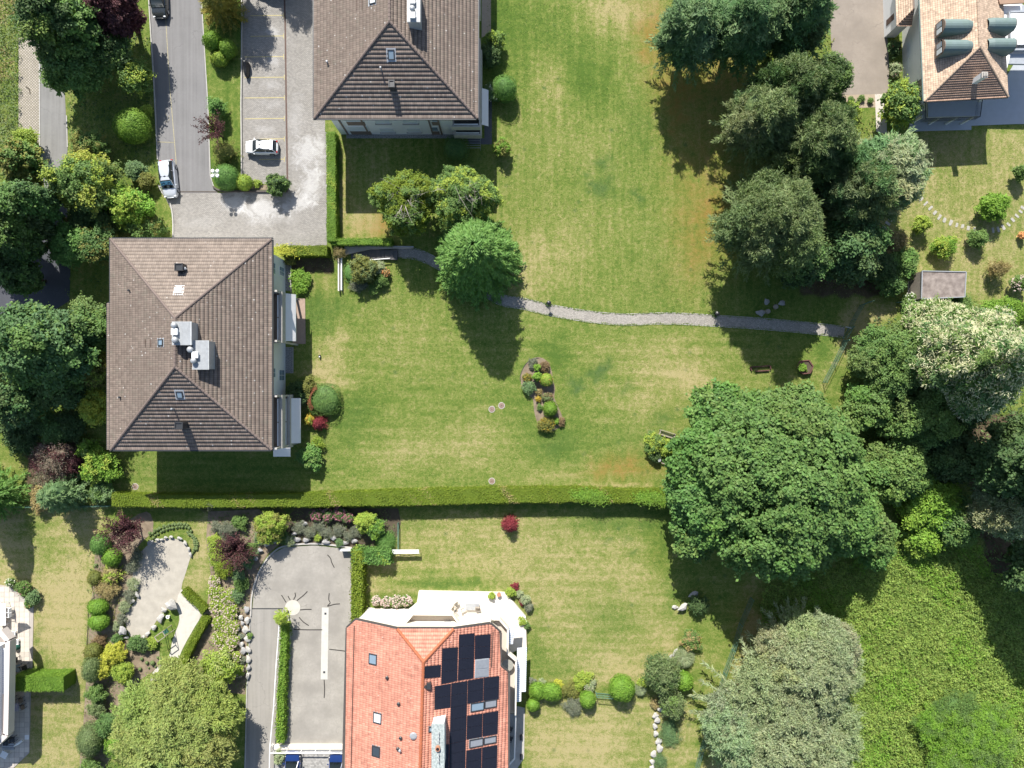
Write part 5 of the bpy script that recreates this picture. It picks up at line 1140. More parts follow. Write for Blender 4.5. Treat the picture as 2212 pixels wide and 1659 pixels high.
# ---- tan-roofed house top right
E4, A4 = 5.2, 7.5
SW4 = M(*Z3(590, 1228), E4); SE4 = M(*Z3(1603, 1172), E4); AP = M(*Z3(1262, 568), A4); NW4 = M(*Z3(527, -300), E4); AP2 = M(*Z3(1215, -300), A4 + .6)
t = thing('villa', 'tan-tiled house with green copper barrel dormers in the upper right corner', 'house', ((SW4.x + SE4.x) / 2, SW4.y + 6, 0))
pW4 = plane3(SW4, NW4, AP); pS4 = plane3(SW4, SE4, AP); pE4 = plane3(SE4, AP, M(*Z3(1215, -300), A4) + Vector((0, 0, 0)))
AP2 = on_plane(*Z3(1222, -300), *pW4); NE4 = M(*Z3(1545, -300), E4)
pE4 = plane3(SE4, AP, AP2)
Wp = [SW4, NW4, AP2, AP]; Sp = [SW4, SE4, AP]; Ep = [SE4, AP, AP2, on_plane(*Z3(1530, -300), *pE4), on_plane(*Z3(1530, 700), *pE4)]
rf = MB()
for P in (Wp, Sp, Ep): rf.slab(P, .16)
rf = rf.build('roof', BRN, t)
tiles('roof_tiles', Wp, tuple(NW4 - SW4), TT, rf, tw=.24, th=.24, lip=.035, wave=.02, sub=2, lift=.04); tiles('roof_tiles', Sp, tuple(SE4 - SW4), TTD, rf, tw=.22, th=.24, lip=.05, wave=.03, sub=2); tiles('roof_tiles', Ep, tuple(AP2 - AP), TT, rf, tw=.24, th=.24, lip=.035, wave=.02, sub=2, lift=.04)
for p, q in ((SW4, AP), (SE4, AP), (AP, AP2)): caps('ridge_caps', p + Vector((0, 0, .05)), q + Vector((0, 0, .05)), .12, TT, rf)
MB().bar(SW4 - Vector((.08, .02, 0)), NW4 - Vector((.08, 0, 0)), .13, .12).build('gutter', COPPER, t); MB().bar(SW4 - Vector((0, .08, 0)), SE4 - Vector((0, .08, 0)), .12, .12).build('gutter', DARK, t)
MB().prism([(SW4.x + .7, SW4.y + .9), (SE4.x - .6, SE4.y + .9), (SE4.x + 3.0, SE4.y + 16), (SW4.x + .4, SW4.y + 16)], -.1, 5.15).build('wall', WALL, t)
for x_, y_, z_ in ((390, 375, 2.0), (400, 500, 2.0), (405, 630, 2.0)):
    p = M(*Z3(x_, y_), z_); window(t, (SW4.x + .62 - (y_ - 500) * 0, p.y, z_), 1.0, 1.1, (-1, 0), mat_f=BRN, cross=False); 
for y_ in (230, 520): p = M(*Z3(535, y_), 4.2); window(t, (SW4.x + .6, p.y, 4.1), 1.0, 1.1, (-1, 0), mat_f=BRN)
p = M(*Z3(560, 1000), 3.5); window(t, (SW4.x + .66, p.y, 3.4), .9, 1.4, (-1, 0), mat_f=WHITE)
def dormer(x, y, du, ln, wd, plane, lab=None):
    """copper barrel dormer: half-round vault running out from the roof"""
    c = on_plane(x, y, *plane); u = Vector((du, 0, 0)); mb = MB(); n_ = 10; segs = 5; r_ = wd / 2; vs = []; fs = []
    for i in range(segs + 1):
        q = c + u * (ln * i / segs - ln * .35); rr_ = r_ * (1.015 if i % 2 else 1.0); sc_ = 1.0 if i > 0 else .80
        for k in range(n_ + 1):
            a_ = math.pi * k / n_; vs.append((q.x, q.y + rr_ * sc_ * math.cos(a_), c.z - .1 + rr_ * 1.0 * math.sin(a_) * sc_ + .45))
    for i in range(segs):
        for k in range(n_): fs.append((i * (n_ + 1) + k, i * (n_ + 1) + k + 1, (i + 1) * (n_ + 1) + k + 1, (i + 1) * (n_ + 1) + k))
    mb.add(vs, fs); o = MB(); q = c + u * (ln * .15); o.box((q.x, q.y, c.z - .1), (ln, wd * .98, 1.15))
    d_ = o.build('dormer', COPPER, t); mb.build('dormer_vault', COPPER, d_, smooth=False)
    f = c + u * (ln * .65 + .03); fm = MB().box((f.x, f.y, c.z - .05), (.08, wd * 1.0, 1.3)); 
    MB().cyl((0, 0, 0), .01, .01)
    vs = [(f.x + s_ * .04, f.y + r_ * math.cos(math.pi * k / 10), c.z + .35 + r_ * math.sin(math.pi * k / 10)) for s_ in (-1, 1) for k in range(11)]
    fm.add(vs, [tuple(range(11)), tuple(range(11, 22))[::-1]] + [(k, k + 11, k + 12, k + 1) for k in range(10)]); fm.build('dormer_front', BRN, d_)
    for s_ in (-1, 1): MB().box((f.x + du * .05, f.y + s_ * wd * .22, c.z + .05), (.04, wd * .36, .85)).build('pane', BLIND if s_ < 0 else GLASSB, d_)
for y_ in (345, 592): dormer(*Z3(1000, y_), -1, 3.1, 1.5, pW4)
for y_ in (325, 570): dormer(*Z3(1420, y_), 1, 2.9, 1.45, pE4)
c = on_plane(*Z3(1190, 985), *pS4); ch = MB().box((c.x + .1, c.y, c.z + .65), (.55, .55, 1.9)).build('chimney', WHITE, t); MB().box((c.x + .1, c.y, c.z + 1.63), (.65, .65, .06)).build('chimney_cap', CONC, ch)
for k in range(3): MB().box((c.x - .08 + .18 * k, c.y, c.z + 1.75), (.10, .4, .18)).build('chimney_pot', CONC, ch)
# balcony under the front eave, terrace paving, side roof terrace
BTR = pmat('grey_stone_terrace', (.40, .42, .45), .8, .06, 1.5)
bz = 2.6; bl = MB().slab([M(*Z3(*p), bz) for p in ((635, 1200), (1255, 1200), (1250, 1400), (640, 1415))], .25).build('balcony', BTR, t)
rl = MB(); rp = [M(*Z3(*p), bz + 1) for p in ((610, 1190), (610, 1435), (1270, 1410), (1300, 1190))]
for p_, q_ in zip(rp[:-1], rp[1:]):
    n_ = int((q_ - p_).length / .14); rl.bar(p_, q_, .06)
    for k in range(n_ + 1): s_ = p_ + (q_ - p_) * k / n_; rl.bar(s_ - Vector((0, 0, 1)), s_, .025)
rl.build('railing', DARK, bl)
for x_ in (470, 690, 890, 1070): a_, b_2 = M(*Z3(x_ - 40, 1540)), M(*Z3(x_ + 130, 1450), 2.3); MB().bar((a_.x, a_.y + .4, 0), (a_.x, a_.y + .4, 2.35), .22).build('pillar', WALL, t)
sheet('stone_terrace', [Z3(*p) for p in ((380, 1590), (580, 1200), (1600, 900), (1900, 400), (2400, 400), (2400, 1500), (1700, 1500), (1160, 1520), (1160, 1570))], .06, BTR, .06)
rt = MB().slab([M(*Z3(*p), 5.0) for p in ((1560, 60), (2100, 60), (2100, 780), (1600, 770), (1560, 640))], .3).build('roof_terrace', ZINC, t)
MB().slab([M(*Z3(*p), 5.6) for p in ((1640, 165), (2100, 160), (2100, 535), (1650, 540))], .12).build('white_awning', AWNW, rt)
fr = MB(); q = [M(*Z3(*p), 5.4) for p in ((1615, 150), (2100, 140), (2100, 600), (1640, 605))]
for i in range(4): fr.bar(q[i], q[(i + 1) % 4], .2, .3)
fr.build('frame', ZINC, rt)
MB().slab([M(*Z3(*p), 5.9) for p in ((1480, -40), (1800, -40), (1800, 35), (1510, 50))], .2).build('side_roof', TTD, t)
# little annex roof left of it
an = thing('annex', 'small tan-tiled annex roof left of the tan-tiled house at the top edge', 'building', tuple(M(*Z3(350, 100), 0)))
A1 = [M(*Z3(*p)[:2], zz) for p, zz in (((245, -200), 3.2), ((262, 318), 3.2), ((478, 95), 4.3), ((470, -200), 4.3))]; P1 = plane3(A1[0], A1[1], A1[2])
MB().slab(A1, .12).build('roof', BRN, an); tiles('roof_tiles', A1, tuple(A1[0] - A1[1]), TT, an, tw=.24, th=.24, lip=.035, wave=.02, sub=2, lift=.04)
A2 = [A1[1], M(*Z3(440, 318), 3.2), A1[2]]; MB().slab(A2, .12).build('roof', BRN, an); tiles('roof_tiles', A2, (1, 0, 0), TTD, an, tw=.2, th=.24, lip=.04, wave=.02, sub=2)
MB().prism([(p.x, p.y) for p in (A1[0] + Vector((.3, 0, 0)), A1[1] + Vector((.3, .3, 0)), A2[1] + Vector((-.1, .3, 0)), A1[3])], 0, 3.1).build('wall', WALL, an)
for y_ in (30, 235): p = M(*Z3(215, y_), 1.5); MB().box((A1[1].x + .26, p.y, 1.4), (.08, .7, 1.6)).build('door', RUSTD, an)
MB().prism([(M(*Z3(*p)).x, M(*Z3(*p)).y) for p in ((120, -200), (165, -200), (180, 440), (130, 445))], 0, .5).build('low_wall', pmat('pinkish_coping', (.42, .33, .29), .85, .1, 2), an)

# ---- shed
sp = [M(*p, 2.6) for p in K(3, 1, 1003, 135) and ((1990.7, 585.5), (2085.6, 587.5), (2082.5, 641.5), (1989, 645.5))]
sh = thing('garden_shed', 'grey-brown flat-roofed garden shed on the right', 'shed', ((sp[0].x + sp[2].x) / 2, (sp[0].y + sp[2].y) / 2, 0))
MB().slab(sp, .16).build('roof', pmat('mossy_felt_roof', (.215, .175, .155), .95, .3, 1.6, 14, bmp=.6, c2=(.33, .28, .25)), sh)
ed = MB()
for i in range(4): ed.bar(sp[i] + Vector((0, 0, .02)), sp[(i + 1) % 4] + Vector((0, 0, .02)), .10, .14)
ed.build('roof_edge', GREY, sh)
MB().prism([(p.x * .993 + ORG[sh.name].x * .007, p.y * .98 + ORG[sh.name].y * .02) for p in sp], 0, 2.42).build('wall', WOOD, sh)
sheet('shed_terrace', [(1960, 600), (1990, 600), (1990, 650), (1960, 650)], .03, CONC, .03)

# ---- house on the lower left edge
lh = thing('villa', 'pink-grey walled house with white awnings on the lower left edge', 'house', tuple(M(0, 1450)))
MB().prism([(M(*Z2(*p)).x, M(*Z2(*p)).y) for p in ((-400, 330), (-60, 330), (-10, 540), (60, 640), (55, 1400), (-40, 1460), (-400, 1480))], 0, 3.2).build('wall', pmat('pinkish_render', (.56, .49, .46), .85, .05, 1), lh)
MB().prism([(M(*Z2(*p), 4.2).x, M(*Z2(*p), 4.2).y) for p in ((-400, 650), (8, 650), (5, 1420), (-400, 1440))], 3.2, 4.6).build('upper_floor', WALL, lh)
par = MB(); pp = [M(*Z2(*p), 3.7) for p in ((20, 520), (88, 600), (72, 1370), (0, 1440))]
for p_, q_ in zip(pp[:-1], pp[1:]): par.bar(p_, q_, .55, 1.0)
par.build('parapet', pmat('pinkish_coping2', (.60, .53, .50), .85, .05, 1), lh)
o = MB().slab([M(*Z2(*p), zz) for p, zz in (((-60, 670), 4.2), ((-60, 1060), 4.2), ((40, 1048), 3.9), ((48, 672), 3.9))], .05).build('awning', AWNW, lh)
rb = MB()
for k in range(22): y_ = 675 + k * 17; rb.bar(M(*Z2(-60, y_), 4.235), M(*Z2(44, y_), 3.95), .02, .02)
rb.build('awning_rib', GREY, o)
MB().slab([M(*Z2(*p), 3.4) for p in ((-80, 290), (0, 295), (32, 330), (-80, 380))], .05).build('awning', AWNW, lh)
ter2 = [(-100, 1262), Z2(0, 150), Z2(80, 165), Z2(160, 220), Z2(278, 325), Z2(268, 880), Z2(250, 900), Z2(255, 1040), Z2(244, 1530), Z2(110, 1659), (0, 1700), (-100, 1700)]
tl = sheet('tiled_terrace', ter2, .06, pmat('terrace_mortar', (.40, .36, .32), .9, .1, 2), .06)
TP = [pmat('pale_terrace_slab', (.56, .50, .43), .8, .07, 2), pmat('pale_terrace_slab_b', (.60, .54, .46), .8, .07, 2), pmat('pale_terrace_slab_c', (.50, .45, .39), .8, .07, 2)]
tm = []
for m_ in TP:
    q_ = MB().box((0, 0, 0), (.57, .57, .03)); me_ = bpy.data.meshes.new('paving_slab'); me_.from_pydata(q_.v, [], q_.f); me_.materials.append(m_); tm.append(me_)
tw_ = [(p.x, p.y) for p in G(ter2)]; k_ = 0
for ix in range(14):
    for iy in range(44):
        x_ = M(-6, 0).x + ix * .6; y_ = M(0, 1262).y - iy * .6
        if all(in_poly(np.array([x_ + a_]), np.array([y_ + b2]), tw_)[0] for a_ in (-.27, .27) for b2 in (-.27, .27)) and k_ < 290:
            o = bpy.data.objects.new('paving_slab', R_.choice(tm)); link(o, tl); o.location = (x_ - ORG[tl.name].x, y_ - ORG[tl.name].y, .072 + R_.uniform(-.002, .004) - ORG[tl.name].z); k_ += 1
# ================================================================ VEGETATION
# ---- upper left wood between lane and driveway
tree(112, 30, 84, 12, 'dark', 'dark green tree at the top edge beside the grid paving', rc=1.0, L=.30, pal2='green', outline=.1)
tree(148, 122, 86, 7.5, 'fern', 'largest dark green tree between the lane and the driveway', rc=1.0, L=.28, dens=30, pal2='green')
tree(232, 8, 66, 9, 'purple', 'dark purple-leaved tree overhanging the black car at the top edge', name='purple_tree', rc=.9, L=.24)
tree(240, 108, 46, 6, 'dark', 'small dark tree behind the large one, near the driveway kerb', rc=.8, L=.24, pal2='green')
tree(287, 162, 38, 4.5, 'green', 'olive green bushy tree just above the clipped egg-shaped shrub', rc=.6, L=.20, pal2='lime', z0=.5)
bush(282, 271, 38, 3.1, 'hedge', 'large egg-shaped clipped green shrub left of the driveway', name='topiary_shrub', kind='ball', sy=1.0, L=.15)
bush(317, 238, 12, 1.8, 'lime', 'small pale green bush at the driveway kerb above the clipped egg', L=.14)
tree(172, 388, 74, 8.5, 'green', 'broad pale-tipped tree right of the lane, above the bright green one', rc=.8, L=.24, pal2='lime', mode='leaf', dens=32)
bush(188, 316, 38, 3.5, 'green', 'dark rounded shrub beside the end of the grid paving', L=.18, pal2='olive')
tree(271, 446, 52, 5.5, 'lime', 'bright yellow-green tree above the corner of the brown-roofed house', rc=.6, L=.26, pal2='bright', z0=.6, deep=.65)
bush(300, 500, 42, 3.2, 'green', 'dark green shrub against the top wall of the brown-roofed house', L=.20, pal2='olive')
bush(290, 367, 21, 2.0, 'blue', 'pale variegated shrub on the shaded verge', L=.16)
bush(315, 391, 18, 1.8, 'olive', 'yellowish brown small shrub by the bonnet of the silver car', L=.14)
tree(146, 527, 48, 5.5, 'cedar', 'fresh green tree at the bend of the shaded lane', rc=.7, L=.24, mode='leaf', dens=34)
tree(212, 530, 44, 6, 'fern', 'dark bushy tree touching the house corner by the lane', rc=.6, L=.22, pal2='olive')
bush(195, 465, 55, 4.5, 'dark', 'dark undergrowth shrub between two trees by the house', L=.22)
tree(30, 350, 52, 8, 'green', 'green tree on the left edge across the lane from the grid paving end', rc=.9, L=.26, pal2='olive')
tree(48, 440, 60, 12, 'maple', 'dark leafy tree on the left edge above the lane bend', rc=.9, L=.28, pal2='dark')
tree(-70, 480, 80, 14, 'dark', 'tall dark tree just beyond the left edge that shades the lane', rc=1.0, L=.3)
tree(10, 505, 62, 12, 'dark', 'darkest tree on the left edge over the lane bend', rc=.9, L=.28, pal2='maple')
tree(55, 300, 26, 3, 'lime', 'low yellow-green bush at the end of the grid paving', name='shrub', cat='shrub', rc=.5, L=.18, z0=.2)
tree(120, 830, 62, 8, 'fern', 'dark tree filling the gap between the bluish tree and the yellow one', rc=.9, L=.28, pal2='dark')
tree(62, 745, 108, 13.5, 'bluegreen', 'large bluish green tree on the left edge beside the brown roof', rc=1.1, L=.34, dens=24, pal2='maple', outline=.08)
tree(10, 860, 70, 9, 'bluegreen', 'dark green tree on the left edge below the large bluish one', rc=1.0, L=.30, pal2='dark')
tree(184, 705, 64, 7.5, 'fern', 'dark feathery tree touching the left eave of the brown roof', rc=.7, L=.24, pal2='green', dens=32)
tree(200, 795, 50, 6, 'olive', 'olive tree against the left eave, above the yellow one', rc=.6, L=.24, pal2='lime')
tree(200, 880, 34, 5, 'yellow', 'bright yellow-green tree against the left eave of the brown roof', rc=.5, L=.22, sy=1.3, pal2='lime')
bush(150, 915, 34, 3, 'dark', 'dark shrub in the shade left of the bright yellow tree', L=.2)
bush(190, 971, 24, 2.6, 'bright', 'bright rounded shrub near the lower left roof corner', L=.18, pal2='green')
bush(212, 1007, 37, 3.6, 'bright', 'largest bright green shrub below the lower left roof corner', L=.20, pal2='lime')
bush(218, 1062, 27, 2.2, 'green', 'low loose shrub at the left end of the long hedge', L=.16, pal2='blue')
tree(112, 1000, 56, 4.5, 'twig', 'half-bare brown and purple shrub on the woodland edge', name='bare_shrub', cat='shrub', rc=.8, L=.22, asp=.25, dens=16, mode='needle', pal2='purple', z0=.3)
conifer(-50, 1075, 62, 10, 'cedar', 'tall conifer on the left edge whose shadow falls across the tan lawn', nb=220, sl=.7, sw=.14)
conifer(133, 1068, 46, 6.0, 'blue', 'blue-green spreading conifer above the wire fence', nb=110, sl=.7, sw=.14, droop=.12, prof=.5)
bush(90, 1078, 28, 1.5, 'tan', 'heap of cut tan foliage by the blue-green conifer', L=.2)
cover('ground_cover', [(150, 60), (318, 60), (326, 180), (334, 330), (342, 395), (330, 420), (300, 520), (170, 500), (150, 330)], 16, .22, .25, 'dark', 'fern', label='dark leaf layer standing in for tree shade on the verge by the driveway')  # dark leaf colour carries the tree shade over the verge grass
cover('ground_cover', [(-80, -80), (42, -80), (44, 320), (84, 322), (84, 352), (-80, 420)], 60, .20, .55, 'pine', 'tan', label='rows of low green and straw-coloured ground cover beside the grid paving')
cover('ground_cover', [(150, 600), (240, 560), (235, 650), (228, 1090), (130, 1090), (150, 640)], 14, .22, .6, 'green', 'dark', label='ivy and low undergrowth along the left side of the brown-roofed house')
tree(22, 592, 52, 8, 'dark', 'dark tree on the left edge beside the shaded lane, under the tallest', rc=.9, L=.28, pal2='fern')
cover('woodland_floor', [(-80, 860), (150, 880), (150, 1075), (70, 1085), (30, 960), (-80, 930)], 12, .24, .4, 'dark', 'brown', label='dark leafy floor under the left-hand trees above the wire fence')
bush(120, 925, 38, 3, 'fern', 'dark shrub above the half-bare brown one', L=.22)
bush(45, 930, 45, 3, 'dark', 'dark shrub at the left edge below the bluish tree', L=.24)
cover('ground_cover', [(60, 480), (130, 470), (110, 520), (0, 640), (-80, 650), (-80, 560)], 10, .22, .6, 'dark', 'green', label='dark undergrowth beside the shaded lane')

# ---- planted island and yard
tree(478, -112, 46, 9, 'olive', 'tree beyond the top edge whose shadow falls over the parking bays', rc=.6, L=.22, asp=.4)
tree(575, -190, 46, 9, 'olive', 'tree beyond the top edge whose shadow falls on the paved drive', rc=.6, L=.22, asp=.4)
conifer(470, 2, 50, 6, 'conifer_gold', 'golden conifer at the top of the planted island', z0=.3, nb=150, sl=.6, sw=.11, droop=.12, prof=.5, pal2='olive')
GB = 'clipped balls on the planted island'
bush(457, 88, 20, 2.8, 'hedge', 'largest of the three clipped balls under the golden conifer', name='topiary_shrub', kind='ball', group=GB, L=.15)
bush(490, 104, 18, 2.4, 'hedge', 'clipped ball on the right of the three under the golden conifer', name='topiary_shrub', kind='ball', group=GB, L=.15, sy=1.08)
bush(473, 126, 18, 1.9, 'lime', 'smallest and most yellow of the three clipped balls on the island', name='topiary_shrub', kind='ball', group=GB, L=.15, sy=.9)
bush(466, 231, 19, 2.8, 'cedar', 'fresh green rounded shrub beside the purple-leaved small tree', L=.15)
def sparse_tree(x, y, rpx, H, pal, label, name, ntip=26, L=.16, bark=BARK, per=70):
    zc = H * .7; R = rpx / PX * (CAMZ - zc) / CAMZ; t = plant(x, y, zc, name, label, 'tree'); o = ORG[t.name]; fo = Fo(nxt()); r = fo.r; mb = MB()
    mb.tube([(o.x, o.y, 0), (o.x, o.y, H * .4)], [.11, .08], 7)
    for i in range(ntip):
        az = i * 2.4 + r.uniform(-.3, .3); q = R * r.uniform(.45, 1.08); tip = np.array([math.cos(az) * q, math.sin(az) * q, H * r.uniform(.6, 1.0)]); b = np.array([0, 0, H * .3])
        m = (b + tip) / 2 + np.array([0, 0, H * .12]) + r.normal(size=3) * .12
        mb.tube([b + np.array([o.x, o.y, 0]), m + np.array([o.x, o.y, 0]), tip + np.array([o.x, o.y, 0])], [.045, .028, .01], 4, cap=False)
        u = r.uniform(.25, 1.04, per); P = b * ((1 - u) ** 2)[:, None] + m * (2 * u * (1 - u))[:, None] + tip * (u ** 2)[:, None] + r.normal(size=(per, 3)) * .13 * R / 2
        fo.leaves(P, r.normal(size=(per, 3)) * .7 + [0, 0, .8], r.normal(size=(per, 3)) + unit(tip - b), L, L * .55, jit(pick(pal, r.uniform(0, 1, per)), r))
    put(fo.mesh('crown'), 'crown', t); mb.build('trunk', bark, t)
    return t
sparse_tree(459, 279, 40, 4.2, 'purple', 'small sparse purple-leaved tree leaning over the driveway from the island', 'purple_tree', 24, .19)
conifer(484, 328, 34, 2.6, 'olive', 'feathery olive shrub beside the low cone-shaped topiary', name='feathery_shrub', cat='shrub', z0=.1, nb=60, sl=.4, sw=.06, droop=.25, prof=.5)
bush(486, 382, 28, 2.6, 'cedar', 'large smooth drop-shaped clipped shrub behind the globe lamp', name='topiary_shrub', kind='ball', sy=1.0, L=.11)
bush(527, 394, 18, 1.7, 'lime', 'pale green clipped ball right of the drop-shaped shrub', name='topiary_shrub', kind='ball', L=.14, sy=.95)
bush(597, 398, 25, 2.3, 'dark', 'dark dense ball shrub at the yard corner of the island', name='ball_shrub', kind='clump', L=.17, rc=.25, pal2='green')
bush(555, 396, 10, .6, 'lime', 'tiny yellowish tuft between the two ball shrubs', L=.12)
hedge([(714, 284), (714.5, 400), (715.5, 521)], 1.15, 1.8, 'hedge', 'tall clipped green hedge running down beside the paved yard', pal2='lime')
hedge([(716, 521.5), (845, 521.5)], .85, 1.5, 'hedge', 'short clipped hedge above the stairs and retaining wall', pal2='lime')
hedge([(605, 541), (706, 541)], 1.25, 1.7, 'hedgeolive', 'yellow-tipped hedge across the end of the paved yard', pal2='yellow', feather=[(612, 541, 500, 'yellow')])
bush(627, 562, 13, 1.1, 'olive', 'small olive bush at the corner below the yellow-tipped hedge', L=.12)
bush(733, 545, 17, 1.5, 'tan', 'half-bare pinkish tan shrub at the top of the white wall', L=.10, asp=.3, mode='needle', dens=40)

# ---- around the upper brown-roofed house
bush(985, 320, 27, 2.6, 'fern', 'flat-topped clipped shrub in the shade below the balcony', name='topiary_shrub', kind='ball', sq=3, L=.11)
bush(1089, 190, 27, 2.8, 'cedar', 'smooth round clipped shrub on the lawn edge beside the upper house', name='topiary_shrub', kind='ball', sq=2.4, L=.11)
bush(1070, 88, 22, 2.5, 'lime', 'pale green shrub beside the right wall of the upper house', L=.16, pal2='green')
bush(1054, 118, 27, 2.5, 'dark', 'dark shrub in the shadow right of the upper house', L=.18)
bush(1066, 198, 22, 2.0, 'blue', 'white-flowering shrub left of the smooth round clipped one', L=.16, flowers='white', nfl=26, flr=.09)
bush(1083, 318, 20, 2.2, 'bright', 'small bright shrub on the lawn below the smooth round one', L=.16, pal2='olive')
def pale_limbs(seed, n):
    def f(fo, c, crc, R, H): pass
    return f
def birchy(x, y, rpx, H, pal, pal2, label, seed):
    t = tree(x, y, rpx, H, pal, label, name='open_tree', rc=.55, L=.22, asp=.45, dens=60, pal2=pal2, mode='leaf', outline=.12, deep=.78, bark=BARKW, limbs=3, fill=1.0, z0=1.0, boughs=0)
    o = ORG[t.name]; r = np.random.default_rng(seed); zc = H * .7; R = rpx / PX * (CAMZ - zc) / CAMZ; mb = MB()
    for i in range(6):
        az = r.uniform(0, 6.28); q = R * r.uniform(.35, .85); a = np.array([o.x, o.y, H * .55]); e = a + np.array([math.cos(az) * q, math.sin(az) * q, H * .47 - q * .28])
        m = a * .5 + e * .5 + np.array([0, 0, H * .18]) + r.normal(size=3) * .25
        m2 = m * .45 + e * .55 + np.array([0, 0, .25]) + r.normal(size=3) * .2
        mb.tube([a, m, m2, e], [.08, .05, .03, .01], 5, cap=False)
        for _ in range(3):
            s = m2 + r.normal(size=3) * .05; mb.tube([s, s + np.append(r.normal(size=2) * .6, .12), s + np.append(r.normal(size=2) * .95, .1)], [.018, .012, .005], 4, cap=False)
    mb.build('branch', BARKW, t)
birchy(874, 434, 68, 7.5, 'hedgeolive', 'green', 'yellow-green tree with pale twigs, nearer the hedge of the two', 5)
birchy(1000, 428, 72, 8, 'green', 'lime', 'open tree with white forked branches above the round conifer', 9)
conifer(1028, 551, 104, 12, 'cedar', 'big round green conifer beside the cobbled path on the lawn', z0=.4, nb=420, sl=.75, sw=.15, droop=.30, prof=.46, step=.27)

# ---- bed by the stairs
bush(783, 582, 31, 2.6, 'olive', 'large dark dome-shaped shrub beside the stairs', name='dome_shrub', L=.14, rc=.3, dens=90, pal2='pine')
bush(757, 588, 16, .8, 'cedar', 'low smooth clipped green block left of the dome-shaped shrub', name='topiary_shrub', kind='ball', sq=5, sy=1.25, L=.10)
bush(775, 618, 17, .7, 'lav', 'grey-blue lavender clump below the dome-shaped shrub', name='lavender', kind='clump', sx=1.5, sy=.7, L=.13, asp=.3)
bush(818, 578, 15, 1.2, 'grey', 'grey-green shrub right of the dome-shaped shrub', L=.12)
bush(833, 589, 10, 1.1, 'tan', 'small shrub with peach-coloured flowers by the stairs', L=.12, flowers='orange', nfl=30, flr=.09)
bush(823, 606, 15, 1.2, 'green', 'green rounded shrub under the peach-flowered one', L=.12)
bush(808, 624, 13, .8, 'green', 'lowest little green shrub of the bed by the stairs', L=.12)
bush(650, 607, 22, .8, 'bright', 'sprawling light green plant in the small back garden', sy=1.25, L=.18)

# ---- right side of the left house
bush(665, 836, 20, 2.0, 'olive', 'dark upright shrub above the flat-topped clipped one', sy=1.5, sx=.8, L=.14)
bush(640, 850, 26, 2.2, 'dark', 'dark shrub in the shade against the house wall', L=.18)
t = bush(699, 863, 34, 1.7, 'green', 'wide flat-topped clipped shrub with a brown dead edge beside the left house', name='topiary_shrub', kind='ball', sq=3.2, L=.11)
fo = Fo(nxt()); r = fo.r; n = 1500; az = r.uniform(2.0, 3.9, n); q = r.uniform(.70, 1.03, n)
R0 = 35 / PX * .985; P = np.stack([np.cos(az) * q * R0, np.sin(az) * q * R0, 1.74 - .9 * np.maximum(q - .72, 0) ** 1.0 * 2], 1)
fo.leaves(P, r.normal(size=(n, 3)) * .4 + [-.3, 0, 1], r.normal(size=(n, 3)), .11, .06, jit(pick('brown', r.uniform(0, 1, n)) * np.array([1.1, .6, .6]), r))
o = link(bpy.data.objects.new('dead_foliage', fo.mesh('dead_foliage')), None); o.data.materials.append(FOL); o.parent = t
conifer(689, 913, 22, 1.7, 'red', 'dark red Japanese maple below the flat-topped clipped shrub', name='red_maple', z0=.1, nb=60, sl=.26, sw=.05, droop=.35, prof=.5, step=.14)
conifer(668, 907, 17, 1.4, 'gold', 'yellow-leaved bush tucked behind the dark red maple', name='yellow_shrub', cat='shrub', z0=.1, nb=26, sl=.36, sw=.07, droop=.2, prof=.5, pal2='lime')
bush(686, 957, 15, 1.2, 'lime', 'yellow-green feathery shrub under the dark red maple', L=.14, mode='needle', asp=.3)
bush(672, 988, 24, 1.9, 'cedar', 'large-leaved green shrub right of the lowest balcony', L=.24, sy=1.2, pal2='green')
bush(655, 985, 16, 1.6, 'fern', 'dark low shrub in the house shade under the awnings', L=.18)

# ---- flower island in the lawn
IS = 'shrubs of the island bed in the lawn'
def ib(px, py, r, H, pal, label, **kw): x, y = Z7(px, py); bush(x, y, r, H, pal, label, group=IS, **kw)
ib(290, 215, 10, .5, 'lav', 'dark grey lavender clump at the top of the island bed', sx=1.2, sy=.8, name='lavender', L=.11, asp=.3)
ib(270, 300, 7, .5, 'lav', 'small grey clump beside the bright green island shrub', name='lavender', L=.11, asp=.3)
ib(510, 300, 12, .8, 'brown', 'brown-leaved shrub at the top right of the island bed', L=.12, sy=1.1)
ib(375, 320, 8, 1.2, 'bright', 'bright green pointed shrub near the top of the island bed', L=.13)
ib(375, 480, 10, 1.4, 'bright', 'bright green leafy shrub in the upper middle of the island bed', L=.15)
ib(190, 500, 10, .7, 'olive', 'yellow-flowering low shrub on the left of the island bed', L=.12, flowers='gold', nfl=40, flr=.06)
ib(215, 680, 15, 1.0, 'blue', 'blue-green mounded shrub on the left of the island bed', L=.13)
ib(540, 545, 15, 1.5, 'lime', 'rounded lime shrub with an orange tinted top in the island bed', kind='ball', L=.12, flowers='orange', nfl=14, flr=.07)
ib(400, 760, 8, .6, 'tan', 'small tan shrub in the middle of the island bed', L=.11)
ib(560, 860, 12, .8, 'pine', 'dull brown-green shrub in the middle of the island bed', L=.13, sx=1.2, sy=.85, pal2='brown')
ib(390, 890, 7, .6, 'gold', 'small bright yellow shrub on the left waist of the island bed', L=.10)
ib(420, 1040, 7, .5, 'green', 'low green plant left of the clipped ball in the island bed', L=.12)
ib(610, 1070, 16.5, 1.7, 'hedge', 'clipped bright green ball in the lower island bed', kind='ball', name='topiary_shrub', L=.12)
ib(540, 1350, 19, 1.1, 'olive', 'largest yellow-flowering shrub at the foot of the island bed', L=.12, flowers='gold', nfl=110, flr=.06, sy=.85)
ib(710, 1290, 8, .7, 'bright', 'small green shrub at the lower right of the island bed', L=.12)
